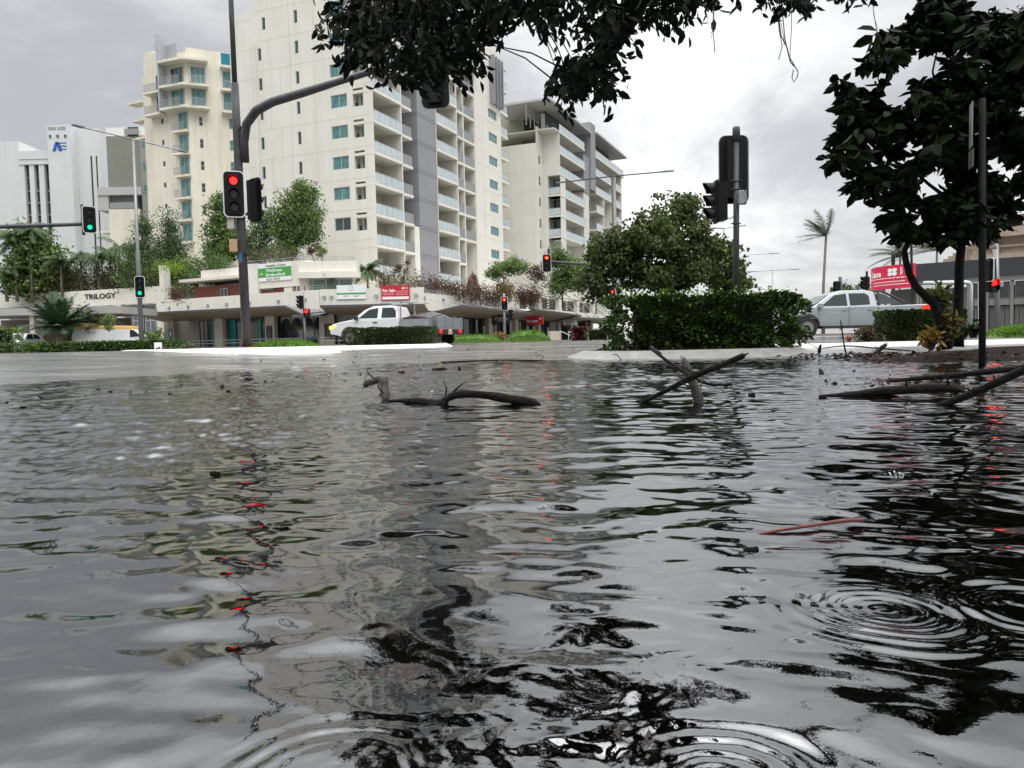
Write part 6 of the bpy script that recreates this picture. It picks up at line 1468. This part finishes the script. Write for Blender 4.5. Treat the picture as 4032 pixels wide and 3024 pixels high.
shrub('yellow_croton','smaller yellow flowering shrub left of the slim centre signal post',1930,1335,51.5,.35,.28,LEAFY,.14,14,24,seed=21)
shrub('dark_cycad','dark spreading bush in front of the left wing windows',345,1275,60,1.3,1.5,LEAFM,.25,40,30,seed=22)
shrub('round_shrub','clipped ball shrub above the van roof',428,1275,58,.55,.6,LEAFG,.13,24,36,seed=23)
shrub('dark_bush','dark olive bush behind the van left end',300,1320,62,1.0,.9,LEAFC,.2,30,30,seed=24)
# ---------------------------------------------------------------- palms
def palm(name,label,base,top,n,L,m,group=None,wind=0.0,tr=.12,droop=1.0,seed=1,lw=.05,leafl=.45,updeg=60,nl=26,bark=None):
    base=Vector(base);top=Vector(top); r=thing(name,label,'palm tree',base,group); mb=MB(); mid=base.lerp(top,.5)+Vector((-.04*(top-base).length*.3,0,0))
    mb.tube([base-Vector((0,0,.2)),mid,top],[tr*1.3,tr*.9,tr*.75],8); mb.build('trunk',bark or PALMB,r,smooth=True)
    g=random.Random(seed); V=[];F=[]; rb=MB()
    for k_ in range(n):
        az=2*math.pi*k_/n+g.uniform(-.25,.25); el=R(g.uniform(5,updeg)); d=Vector((math.cos(az)*math.cos(el)+wind,math.sin(az)*math.cos(el),math.sin(el))).normalized()
        Lf=L*g.uniform(.8,1.1); p=top.copy(); pts=[p.copy()]; seg=8
        for s_ in range(seg):
            d=(d+Vector((wind*.10,0,-.16*droop))).normalized(); p=p+d*Lf/seg; pts.append(p.copy())
        rb.tube(pts,[.03*L/2.5*(1-i_/(seg+2)) for i_ in range(seg+1)],4,caps=False)
        for q_ in range(nl):
            t=(q_+1)/nl*seg; i_=min(int(t),seg-1); b0=pts[i_].lerp(pts[i_+1],t-i_); ax_=(pts[i_+1]-pts[i_]).normalized()
            sd_=ax_.cross(Vector((0,0,1))); sd_=sd_.normalized() if sd_.length>.05 else Vector((1,0,0))
            ll=leafl*L/2.5*math.sin(math.pi*min(.97,(.12+.86*(q_+1)/nl)))**.6
            for sg in (-1,1):
                tip=b0+(sd_*sg*.75+ax_*.55+Vector((wind*.3,0,-.45*droop+g.uniform(-.15,.15)))).normalized()*ll
                w_=ax_*lw*L/2.5*.5; k0=len(V); V+= [tuple(b0-w_),tuple(b0+w_),tuple(b0.lerp(tip,.6)+w_*.8),tuple(tip)]; F.append((k0,k0+1,k0+2,k0+3))
    npmesh('frond',np.array(V),np.array(F),m,r); rb.build('frond_stalk',bark or PALMB,r); return r
cb=at(3241,1322,62); cb.z=.3
palm('coconut_palm','tall windblown coconut palm standing alone against the grey sky',cb,at(3253,928,62),15,2.3,leafmat('coconut_frond',(.03,.04,.025),(.085,.10,.055),.5,1,.1),wind=-.55,tr=.13,droop=.3,seed=9,updeg=89,leafl=.6,lw=.07)
palm('coconut_palm','windblown palm crown showing just left of the crooked trunk',at(3545,1300,75),at(3545,1010,75),15,3.4,MATS['coconut_frond'],wind=-.5,tr=.14,droop=.7,seed=8)
palm('coconut_palm','windblown palm crown between the two dark trunks',at(3690,1300,80),at(3690,985,80),15,4.2,MATS['coconut_frond'],wind=-.8,tr=.14,droop=.5,seed=9)
FROND=leafmat('green_frond',(.025,.06,.02),(.10,.17,.055),.5,.8,.15)
palm('garden_palm','rich green palm above the white sign on the podium terrace',at(1449,1160,66),at(1449,1068,66),22,1.9,FROND,tr=.09,droop=1.5,seed=10,updeg=75,leafl=.7,lw=.11)
for i_,(u,v,L_) in enumerate(((318,1012,2.3),(386,1020,2.4),(470,978,2.8),(432,1000,2.2),(60,945,3.2),(20,1085,3.2),(120,905,2.6),(240,1040,2.4))):
    lb=['small palm second from the left in the row before the hotel','third palm of the terrace row, before the white block','tallest palm of the terrace row, against the cream block','slim palm half hidden beside the tallest of its row','pale drooping palm at the left edge before the hotel','low drooping palm cut by the left edge','palm top peeping over the left tree mass','short palm right of the left tree mass'][i_]
    palm('terrace_palm',lb,at(u+8,1180,78),at(u,v,78),20,L_*.85,FROND,'palms on the podium terrace',tr=.13,droop=1.5,seed=20+i_,updeg=70,leafl=.75,lw=.10,nl=20)
tk=at(228,1400,58); palm('fan_palm','large dark green palm clump in front of the podium left wing',at(232,1395,58),at(232,1290,58),34,2.7,leafmat('dark_frond',(.012,.035,.015),(.05,.10,.035),.5,.8,.1),tr=.2,droop=.45,seed=40,updeg=89,leafl=.7,lw=.12)
# ---------------------------------------------------------------- terrace garden trees
Y=80;k=Y/FPX
tree('terrace_tree','broad green tree mass at the left edge above the white fascia',at(130,1180,Y),7,[E(130,990,Y,85*k,3,90*k),E(190,1040,Y,60*k,2.5,90*k),E(80,1080,Y,60*k,2.5,80*k),E(150,1130,Y,90*k,2.5,50*k),E(250,1110,Y,70*k,2.5,50*k),E(110,930,Y,40*k,2,35*k)],.36,460,26,.45,LEAFG,.2,shell=.3,seed=41,asp=.6)
tree('conifer_tree','grey green conifer against the cream tower base, left one of two',at(575,1170,76),8,[E(570,900,76,22*k,1.2,55*k),E(565,990,76,50*k,2,60*k),E(560,1080,76,70*k,2.2,60*k)],.22,260,30,.38,LEAFC,.14,shell=.2,seed=42,asp=.4)
tree('conifer_tree','taller grey green conifer against the cream tower base, right one of two',at(670,1170,75),8,[E(665,885,75,25*k,1.2,60*k),E(670,975,75,55*k,2,60*k),E(690,1060,75,75*k,2.2,60*k)],.22,300,30,.38,LEAFC,.14,shell=.2,seed=43,asp=.4)
tree('terrace_tree','tall green tree in front of the tallest tower left windows',at(1158,1140,72),9,[E(1165,830,72,72*k,1.7,75*k),E(1220,860,72,50*k,1.4,55*k),E(1120,900,72,45*k,1.4,60*k),E(1180,925,72,75*k,1.6,45*k),E(1200,760,72,45*k,1.2,42*k),E(1110,990,72,60*k,1.4,40*k)],.22,420,30,.3,LEAFG,.16,shell=.45,seed=44,asp=.6,trunk_top=.3)
tree('terrace_tree','green tree just left of the tall signal mast',at(880,1140,74),8,[E(880,830,74,45*k,1.2,60*k),E(870,900,74,60*k,1.6,50*k),E(930,960,74,60*k,1.6,50*k),E(860,1000,74,60*k,1.8,55*k)],.24,330,28,.34,LEAFG,.16,shell=.35,seed=45,asp=.6)
tree('terrace_tree','thin leaved tree just right of the tall signal mast',at(1030,1110,73),7,[E(1030,930,73,50*k,1.4,70*k),E(1060,870,73,35*k,1.2,50*k),E(1010,1010,73,55*k,1.4,50*k)],.22,170,24,.3,LEAFC,.12,shell=.4,seed=46,asp=.5)
tree('terrace_tree','small spreading tree above the mantra lettering',at(1985,1150,74),3.5,[E(1975,1060,74,45*k,1.2,32*k),E(2030,1050,74,45*k,1.2,30*k),E(1935,1080,74,25*k,.8,20*k)],.16,170,26,.2,LEAFG,.07,shell=.4,seed=47,asp=.6,trunk_top=.4)
tree('terrace_tree','dense green tree behind the overhead red signal',at(2215,1200,84),6,[E(2240,1060,84,60*k,1.8,55*k),E(2200,1020,84,35*k,1.4,45*k),E(2280,1110,84,60*k,1.8,45*k),E(2195,1120,84,45*k,1.4,55*k)],.22,330,28,.32,LEAFG,.1,shell=.3,seed=48,asp=.6)
shrub('burnt_shrub','dark purple brown shrub left of the overhead red signal',2110,1078,80,1.25,1.1,leafmat('purple_leaves',(.03,.015,.015),(.12,.06,.05),.5,1,.1),.18,44,30,seed=49,up=.5)
def strip(name,lbl,u0,v0,u1,v1,Y0,Y1,hgt,m,leaf,n,per,dep=2.0,seed=0,cat='shrub'):
    a=at(u0,v0,Y0); b_=at(u1,v1,Y1); r=thing(name,lbl,cat,((a.x+b_.x)/2,(a.y+b_.y)/2,min(a.z,b_.z)-hgt/2)); g=np.random.default_rng(seed); P=[]
    mb=MB()
    for i_ in range(n):
        t=g.random(); c=np.array(a.lerp(b_,t))+np.array([g.normal()*.2,g.uniform(-1,1)*dep/2,(g.random()-.5)*hgt*(.7+.5*math.sin(t*17+seed)**2)]); P.append(c+g.normal(size=(per,3))*.28)
        if i_%4==0: mb.tube([Vector(c)-Vector((0,0,hgt*.5)),Vector(c)],.02,4,caps=False)
    leaves('foliage',np.concatenate(P),leaf,m,r,asp=.4,up=.4); mb.build('stem',BARK,r); return r
strip('burnt_shrub','long mass of wind burnt brown shrubs along the terrace above the trailer',1675,1125,1960,1170,65,72,1.1,LEAFR,.16,210,24,2.5,51)
strip('burnt_shrub','brown and green scrubby shrubs between the tower and the mantra wall',1960,1155,2005,1150,72,74,1.5,leafmat('straw_brown_leaves',(.09,.065,.02),(.20,.15,.06),.6,1,.1),.2,60,26,2,52)
strip('burnt_shrub','withered brown shrubs hanging in the opening beside the mantra wall',2045,1170,2115,1170,75,76,1.3,LEAFR,.2,70,24,1.2,53)
strip('terrace_shrub','mixed dark green shrubs filling the terrace below the cream tower',480,1085,900,1095,76,72,3.6,LEAFG,.22,430,26,3,54)
strip('terrace_shrub','dark undergrowth with red patches below the palm row',150,1120,560,1090,80,78,3.4,leafmat('dark_mixed_leaves',(.03,.035,.015),(.10,.10,.035),.5,.6,.1),.24,330,26,3,55)
strip('lime_shrub','bright lime green shrub at the top of the terrace edge',620,1050,715,1054,70,70,.3,LEAFL,.14,36,20,1,56)
strip('lime_shrub','yellow green shrubs spilling over the terrace rail left of the mast',800,1030,900,1040,70,69,.6,LEAFG,.16,50,20,1,57)
strip('terrace_shrub','sparse withered plants on the terrace behind the clinic sign',985,1010,1180,1005,68,68,1.0,leafmat('grey_brown_leaves',(.05,.045,.03),(.15,.13,.09),.6,1,.1),.16,60,18,1.5,58)
strip('burnt_shrub','brown withered plants on the terrace under the balconies left of the garden palm',1240,1100,1340,1115,65,65,1.2,LEAFR,.15,36,18,1,59)
strip('burnt_shrub','mixed brown and green plants on the terrace right of the garden palm',1480,1105,1660,1110,65,65,1.4,leafmat('rust_green_leaves',(.05,.025,.012),(.13,.09,.03),.6,1.2,.1),.15,90,22,1.2,60)
strip('terrace_shrub','withered shrub by the pale left column of the red cladding',672,1158,720,1165,66,66,.8,LEAFR,.15,26,20,.8,61)
def dracaena(lbl,u,v,Y,h,seed,m=None):
    b_=at(u,v,Y); r=thing('dracaena_plant',lbl,'plant',b_); mb=MB(); g=random.Random(seed); P=[];D=[]
    for k_ in range(5):
        t_=b_+Vector((g.uniform(-.5,.5),g.uniform(-.4,.4),h*g.uniform(.5,1))); mb.tube([b_,b_.lerp(t_,.5)+Vector((.05,0,0)),t_],.03,5)
        for q_ in range(26): P.append(tuple(t_+Vector((0,0,g.uniform(-.25,.1))))); a=g.uniform(0,6.28); D.append((math.cos(a),math.sin(a),g.uniform(.1,.9)))
    mb.build('stem',PALMB,r); leaves('foliage',P,.42,m or LEAFG,r,dirs=D,asp=.16); return r
dracaena('spiky green dracaena against the tower beside its lowest wide window',1268,1030,68,1.5,1); dracaena('spiky dracaena with reddish tips left of the green one',1235,1030,68,1.1,2,LEAFR)
dracaena('thin reddish plant standing in front of the lowest balcony glass',1585,1105,66,1.5,3,LEAFR); dracaena('slender plant against the sea green window behind the parapet',1300,1125,64,1.2,4)
mb=MB(); c=at(1861,1100,66)
r=thing('dead_palm_crown','hanging brown dead frond skirt shaped like a cone above the burnt shrubs','plant',c-Vector((0,0,1.4))); P=[];D=[]; g=random.Random(4)
for k_ in range(420):
    t=g.random(); a=g.uniform(0,6.28); rr_=.08+.42*t; P.append((c.x+math.cos(a)*rr_,c.y+math.sin(a)*rr_,c.z+.55-1.5*t)); D.append((math.cos(a)*.35,math.sin(a)*.35,-1))
leaves('foliage',P,.45,leafmat('dry_frond',(.10,.06,.035),(.22,.15,.09),.8,3,.1),r,dirs=D,asp=.14); mb.tube([c-Vector((0,0,1.6)),c+Vector((0,0,.7))],.06,6); mb.build('stem',PALMB,r)
# far trees on the horizon at right
for i_,(lbl,u,v,rx,rz,Y) in enumerate((('low green tree behind the silver ute roof',3360,1150,2.6,1.3,90),('bush behind the bonnet of the silver ute',3110,1225,2.0,1.8,95))):
    shrub('distant_tree',lbl,u,v,Y,rx,rz,LEAFM,.35,36,30,cat='tree',seed=70+i_)
# ================================================================ STORM DEBRIS
def stick(name,label,pts,rad,m=None,cat='branch',knots=3,seed=0,n=10,sub=3,parts=None):
    """pts: (u,v,Y[,r]) along the stick; resampled smoothly with bark lumps"""
    P=[at(p[0],p[1],p[2]) for p in pts]; RA=[.86*(p[3] if len(p)>3 else rad) for p in pts]
    Q=[];RR=[]; g=random.Random(seed)
    for i_ in range(len(P)-1):
        a=P[max(i_-1,0)];b_=P[i_];c=P[i_+1];d=P[min(i_+2,len(P)-1)]
        for s_ in range(sub):
            t=s_/sub; Q.append(.5*((2*b_)+(c-a)*t+(2*a-5*b_+4*c-d)*t*t+(3*b_-3*c+d-a)*t**3)); RR.append((RA[i_]*(1-t)+RA[i_+1]*t)*g.uniform(.90,1.10))
    Q.append(P[-1]);RR.append(RA[-1]*.9)
    mb=MB(); mb.tube(Q,RR,n)
    for k_ in range(knots):
        i_=g.randrange(1,len(Q)-1); d=Vector((g.uniform(-1,1),g.uniform(-1,1),g.uniform(-.2,1))).normalized(); mb.tube([Q[i_],Q[i_]+d*RR[i_]*1.35],[RR[i_]*.55,RR[i_]*.3],6)
    if knots>1:
        for k_ in range(knots):
            i_=g.randrange(1,len(Q)-1); d=Vector((g.uniform(-1,1),g.uniform(-1,1),g.uniform(.1,1))).normalized(); L_=RR[i_]*g.uniform(3,7)
            mb.tube([Q[i_],Q[i_]+d*L_*.5,Q[i_]+d*L_+Vector((g.uniform(-.3,.3),0,g.uniform(-.3,.3)))*L_],[RR[i_]*.28,RR[i_]*.18,RR[i_]*.08],5)
        for e_,q_ in ((0,1),(-1,-2)):   # splintered ends
            d=(Q[e_]-Q[q_]).normalized()
            for k_ in range(4): s_=Vector((g.uniform(-1,1),g.uniform(-1,1),g.uniform(-1,1)))*RR[e_]*.6; mb.tube([Q[e_]+s_-d*RR[e_],Q[e_]+s_+d*RR[e_]*g.uniform(.6,1.8)],[RR[e_]*.35,RR[e_]*.05],4)
    o=mb.build(name,m or BARK,None,origin=P[0],smooth=True); return tag(o,label,cat)
stick('bent_branch','short grey branch bent in a hook, standing left of the long curved one',[(1436,1522,4.95,.020),(1448,1508,4.95,.026),(1470,1503,4.9,.024),(1492,1494,4.9,.026),(1508,1500,4.85,.030),(1515,1530,4.8,.032),(1518,1585,4.7,.030)],.03,BARK,seed=1,sub=4)
stick('curved_branch','long dark branch arching out of the flood in the centre, thickest floating piece',[(1528,1580,4.55,.010),(1580,1578,4.5,.014),(1640,1580,4.45,.026),(1700,1588,4.4,.030),(1738,1592,4.35,.034),(1760,1570,4.35,.026),(1800,1555,4.35,.025),(1860,1552,4.35,.026),(1940,1560,4.35,.028),(2030,1575,4.3,.030),(2100,1586,4.25,.026),(2130,1600,4.2,.010)],.03,BARKD,knots=5,seed=2,sub=4)
stick('broken_stake','thick upright broken stake leaning left where two sticks cross',[(2694,1425,4.15,.024),(2710,1460,4.12,.026),(2735,1530,4.1,.029),(2765,1610,4.05,.031)],.03,BARK,seed=3)
stick('crossed_stick','straight dark stick rising to the right through the crossed pile',[(2500,1600,4.3,.012),(2600,1550,4.15,.016),(2740,1478,4.0,.019),(2860,1430,3.95,.018),(2928,1400,3.9,.020)],.018,BARKD,seed=4)
stick('crossed_stick','thin stick falling to the right through the crossed pile',[(2570,1378,4.6,.010),(2640,1430,4.45,.010),(2720,1480,4.3,.010),(2790,1512,4.15,.009),(2880,1515,4.0,.007)],.01,BARKD,seed=5,knots=2)
stick('floating_bark','reddish pointed bark strip left of the crossed sticks',[(2306,1520,5.5,.008),(2340,1532,5.45,.018),(2372,1545,5.4,.014)],.02,mat('red_brown_bark',(.06,.022,.014),.5,var=.4,vs=20),seed=6,knots=0)
stick('floating_stick','thin brown stick lying flat between bark strip and crossed sticks',[(2370,1542,5.3,.010),(2450,1544,5.25,.012),(2560,1552,5.2,.010)],.01,BARK,seed=7,knots=1)
stick('floating_log','dark floating log pointing left, lowest of the pair at right',[(3225,1560,4.4,.006),(3330,1556,4.35,.022),(3480,1540,4.3,.030),(3620,1530,4.25,.034),(3740,1528,4.2,.034),(3790,1540,4.15,.016)],.03,BARKD,seed=8,knots=4)
stick('long_branch','long straight dark branch running off the right edge, furthest of the pair',[(3460,1503,5.7,.006),(3600,1492,5.6,.02),(3760,1478,5.4,.024),(3900,1462,5.2,.026),(4120,1440,5.0,.03)],.02,BARKD,seed=9,knots=3)
stick('leaning_branch','thick branch rising out of the water at the right edge',[(3650,1606,3.75,.006),(3720,1590,3.7,.020),(3850,1540,3.6,.023),(3960,1490,3.5,.024),(4100,1425,3.4,.026)],.024,BARKD,seed=10,knots=3)
stick('red_stick','smooth dark red stick floating among the near ripples',[(2955,2114,1.345,.0022),(3040,2093,1.35,.0034),(3200,2068,1.37,.0036),(3330,2050,1.39,.0046),(3400,2048,1.40,.003)],.006,mat('wet_red_bark',(.10,.014,.014),.5,var=.3,vs=60),seed=11,knots=0)
o=stick('long_twig','long thin twig lying across the road edge in the middle distance',[(1728,1426,13.6,.012),(1850,1422,13.6,.018),(1980,1418,13.6,.016),(2120,1420,13.5,.014),(2200,1424,13.5,.008)],.015,BARKD,seed=12,knots=2)
stick('curled_twig','small curled twig standing on the long thin twig',[(2112,1402,13.5,.007),(2135,1401,13.5,.007),(2138,1410,13.5,.007),(2126,1420,13.5,.007)],.007,BARKD,seed=13,knots=0)
stick('upright_twig','thin twig standing upright in the flood left of the mulch bed',[(3310,1262,12,.009),(3318,1320,12,.012),(3326,1370,12,.014),(3336,1412,12,.016)],.012,BARKD,seed=14)
stick('broken_stump','short thick broken stick leaning right in the debris line',[(3440,1395,11,.03),(3465,1375,11,.038),(3488,1357,11,.034)],.03,BARK,seed=15)
stick('debris_stick','long bowed stick along the debris line before the clipped hedge',[(3235,1372,11.5,.008),(3330,1362,11.6,.012),(3440,1370,11.6,.013),(3600,1383,11.4,.012)],.012,BARKD,seed=16)
stick('debris_stick','forked stub at the left end of the debris line',[(3225,1388,11.3,.03),(3228,1372,11.3,.025),(3232,1356,11.3,.01)],.02,BARKD,seed=17)
stick('kerb_twig','small forked twig on the concrete kerb left of the crossed sticks',[(2414,1397,13.2,.008),(2430,1398,13.2,.008),(2448,1420,13.1,.009)],.008,BARKD,seed=18,knots=1)
stick('leaning_stick','dark stick leaning up from the kerb, top left of the crossed pile',[(2564,1370,9,.03),(2600,1395,8.8,.028)],.03,BARKD,seed=19,knots=0)
# upright leaf blades and small floating pieces
def leafblade(label,pts,Y,m=None,tilt=.004):
    mb=MB(); P=[at(u,v,Y) for u,v in pts]; mb.poly(P); Q=[p+Vector((0,.003,0)) for p in P]; mb.poly(Q[::-1])
    n=len(P)
    for i_ in range(n): j_=(i_+1)%n; mb.quad(P[i_],P[j_],Q[j_],Q[i_])
    return tag(mb.build('floating_leaf',m or BLACK,None,origin=P[0]),label,'leaf',)
DL=mat('dark_wet_leaf',(.02,.028,.02),.25)
leafblade('dark leaf standing like a fin in the open water right of centre',[(3225,1476),(3224,1450),(3232,1452),(3242,1462),(3246,1475),(3238,1478)],7.0,DL)
leafblade('low curled leaf right of the fin shaped leaf',[(3342,1467),(3355,1462),(3367,1453),(3369,1467)],7.2,DL)
leafblade('rounded dark leaf tip left of the crossed sticks, left of three',[(2305,1486),(2312,1482),(2325,1483),(2330,1488)],7.6,DL)
leafblade('pointed dark leaf tip left of the crossed sticks, middle of three',[(2342,1488),(2350,1481),(2354,1488)],7.6,DL)
leafblade('flat dark leaf left of the crossed sticks, right of three',[(2412,1486),(2425,1481),(2441,1482),(2438,1487)],7.6,DL)
def chip(label,u,v,w_,h_,seed,m=None,name='floating_bark',cat='bark'):
    """irregular wet slab of bark lying on the surface"""
    c=gr(u,v,.0); g=random.Random(seed); mb=MB(); sc=c.y/FPX; a=w_*sc/2; b_=max(a*.35,h_*sc*1.6); n=11; base=gz(c.x,c.y); z=max(0,base)
    B0=[];B1=[]
    for k_ in range(n):
        t=2*math.pi*k_/n; rr_=g.uniform(.7,1.1); B0.append(Vector((c.x+math.cos(t)*a*rr_,c.y+math.sin(t)*b_*rr_,z-.01))); B1.append(Vector((c.x+math.cos(t)*a*rr_*.8,c.y+math.sin(t)*b_*rr_*.8,z+h_*sc*g.uniform(.5,1.0))))
    for k_ in range(n): j_=(k_+1)%n; mb.quad(B0[k_],B0[j_],B1[j_],B1[k_])
    mb.poly(B1); return tag(mb.build(name,m or BARKD,None,origin=c),label,cat)
for i_,(lb,u,v,w_,h_) in enumerate((('flat black bark slab above the curved branch',1735,1457,75,10),('round dark lump right of the flat bark slab',1809,1455,18,14),('thin floating strip left of the flat bark slab',1515,1463,60,4),('thin floating strip nearest the flat bark slab on its left',1580,1464,32,4),('dark clod on the road line at far left',92,1606,28,10),('brown clod halfway along the road line',670,1554,20,10),('reddish strip above the road line',775,1520,40,5),('dark chip above the left road line',435,1544,16,6),('small chip right of the reddish strip',898,1543,20,7),('dark curl floating left of the mast reflection',845,1866,60,12),('dark chip beside the foot of the red stick',2960,2165,70,14),('black chip just right of the crossed pile',2960,1560,34,16),('chip left of the black one near the crossed pile',2905,1548,20,8),('bark piece below the right floating log',3240,1565,44,12),('flat floating bark above the mast reflection',980,1494,50,4),('flat thin bark right of the hooked branch',1600,1470,60,3))):
    chip(lb,u,v,w_,h_,i_+3)
tag(leaves('floating_leaf',[tuple(gr(1729,1440,.03)+Vector((0,0,.0)))],.09,LEAFL,None,origin=tuple(gr(1729,1440,.03)),up=2),'single bright green leaf at the left end of the long thin twig','leaf')
# debris line against the kerb and the right bank: uncountable scraps
g=np.random.default_rng(9)
LITTER=leafmat('dark_leaf_litter',(.010,.007,.005),(.06,.032,.018),.45,9,.02,.2)
def scraps(name,lbl,n,fx,size,m,zoff=.012,asp=.4,cat='leaf litter',flat=True):
    P=[];D=[]
    while len(P)<n:
        x,y=fx(); P.append((x,y,max(0,gz(x,y))+zoff*g.random())); a=g.uniform(0,6.28); D.append((math.cos(a)*2,math.sin(a)*2,.1*g.normal()))
    o=leaves(name,P,size,m,None,dirs=D,asp=asp,origin=tuple(np.mean(P,axis=0)),up=.0); return tag(o,lbl,cat,None,'stuff')
scraps('leaf_litter','dark twigs and wet leaves washed up in a line before the clipped hedge',420,lambda:((lambda t:(4.3+t*3.0+g.normal()*.12,11.6-t*.6+g.normal()*.18))(g.random())),.09,LITTER,.07)
scraps('leaf_litter','scattered leaf scraps drifting along the road edge at left',150,lambda:((lambda t:(-3.2+t*3.1+g.normal()*.3-.35,4.7+t*9.3+g.normal()*.2))(g.random())),.05,mat('wet_scraps',(.02,.018,.012),.4),.006)
scraps('leaf_litter','scraps of leaf and bark floating round the logs at the right edge',330,lambda:(g.uniform(2.3,4.6),g.uniform(4.0,6.0)),.045,LITTER,.006)
scraps('leaf_litter','bark chips and leaves scattered over the mulch bed at right',1500,lambda:(g.uniform(4.4,9.3),g.uniform(9.0,10.8)),.06,LITTER,.10)
scraps('leaf_litter','bits of leaf dotted over the wet intersection',160,lambda:(g.uniform(-8,6),g.uniform(14,30)),.07,mat('wet_scraps',(.02,.018,.012),.4),.01)
# litter lying on the bed under the clear water near the camera
def bed():
    P=[];D=[]
    while len(P)<70:
        x=g.normal()*.9+.1; y=g.uniform(.3,3.0); P.append((x,y,gz(x,y)+.012+.008*g.random())); a=g.uniform(0,6.28); D.append((math.cos(a)*2,math.sin(a)*2,.2*g.normal()))
    return P,D
P,D=bed(); o=leaves('sunken_leaves',P,.055,leafmat('sunken_leaf',(.010,.007,.005),(.04,.028,.018),.6,8,0),None,dirs=D,asp=.5,origin=(0,1,0)); tag(o,'pale and brown leaves lying under the clear water in the foreground','leaf litter',None,'stuff')
gl=gr(1460,2385,-.03); o=leaves('sunken_leaf',[tuple(gl)],.06,mat('sunken_green',(.16,.28,.04),.6),None,dirs=[(1,.3,0)],asp=.8,origin=tuple(gl)); tag(o,'single green sunken leaf left of the near brown litter','leaf')
# soaked clumps of litter that just break the surface
def clump(label,u,v,wu,wv,seed,hmax=.004):
    c=gr(u,v,0); e_=gr(u,v+wv/2,0); f_=gr(u,v-wv/2,0); a=wu/FPX*(c-Vector((0,0,CAMZ))).length/2; b_=abs(f_.y-e_.y)/2; n=72; gg=np.random.default_rng(seed)
    X_,Y_=np.meshgrid(np.linspace(-1.15,1.15,n*2),np.linspace(-1.15,1.15,n)); th_=np.arctan2(Y_,X_); rr_=np.hypot(X_,Y_); edge=1+.16*np.sin(3*th_+seed)+.10*np.sin(5*th_+2*seed)+.07*np.sin(9*th_)
    H_=np.clip(1-(rr_/edge)**2,-.5,1)*.75
    Wx=X_*a;Wy=Y_*b_; R1=np.zeros_like(Wx)
    w_=5*vnoise(Wx*14,Wy*14,seed)
    for fq,am in ((30,1),(62,.7),(130,.45),(260,.22)): R1+=am*(.5-2*np.abs(vnoise(Wx*fq+w_+seed,Wy*fq*1.1-w_,seed+fq)))
    R1/=R1.std(); Z=-.0125+H_*.011+R1*.0022*np.clip(H_+.45,0,1)
    V=np.stack([c.x+Wx,c.y+Wy,np.minimum(Z,hmax*.6)],-1).reshape(-1,3); i,j=np.meshgrid(np.arange(2*n-1),np.arange(n-1)); q=(j*2*n+i).ravel()
    o=npmesh('soaked_litter',V,np.stack([q,q+1,q+2*n+1,q+2*n],-1),CLM,None,origin=tuple(c),smooth=True); return tag(o,label,'leaf litter')
CLM=mat('soaked_brown_litter',(.003,.0025,.002),.3,col2=(.020,.011,.007),vs=22,spec=.3,vec='World')
clump('long soaked litter clump breaking the surface across the lower centre',2310,2615,1000,170,1); clump('small dark soaked clump above the long one, right of centre',2350,2395,300,95,2); clump('flat soaked clump left of the long one',1560,2635,520,90,3)
clump('large brown soaked mass at the bottom edge, left of centre',1750,2960,1100,230,4); clump('thin soaked clump level with the big ripple',2620,2402,220,24,5); clump('dark soaked litter at the lower right',3330,2790,460,140,6,.003); clump('dark strip of soaked leaves above the green sunken leaf',1780,2275,330,60,7)
clump('small soaked clump near the right reflections',2350,2270,230,40,8); clump('brown soaked mass at the bottom edge right of the biggest one',2450,2900,500,200,9)
# splash crowns of rain drops
def crown(label,u,v,rad,h):
    c=gr(u,v,0); mb=MB(); n=9
    for k_ in range(n):
        a=2*math.pi*k_/n; p=c+Vector((math.cos(a)*rad,math.sin(a)*rad,0)); t_=p+Vector((math.cos(a)*rad*.3,math.sin(a)*rad*.3,h*(.6+.5*((k_*7)%5)/5))); mb.tube([p,p.lerp(t_,.6),t_],[rad*.16,rad*.08,rad*.12],6)
    return tag(mb.build('rain_splash',SPL,None,origin=c,smooth=True),label,'splash')
SPL=mat('splash_water',(.30,.31,.33),.05,spec=1,trans=.8)
crown('crown shaped rain splash among the dark reflections at right',3530,1880,.013,.013)
for i_,(lb,u,v,h_) in enumerate((('tiny splash left of the centre water',1917,1452,.03),('tiny splash below the round dark lump',1620,1508,.03),('splash above the curved branch',1700,1560,.035),('tiny splash left of the fin leaf',3170,1435,.035),('tiny splash between fin leaf and upright twig',3410,1450,.03),('splash before the far right branch',3504,1480,.035),('tiny splash near the road edge at left of centre',1250,1495,.03),('little drop splash above three leaf tips',1935,1500,.03))):
    c=gr(u,v,0); mb=MB(); mb.tube([c,c+Vector((.003,0,h_*.6)),c+Vector((0,0,h_))],[.010,.004,.007],6); tag(mb.build('rain_splash',SPL,None,origin=c,smooth=True),lb,'splash')
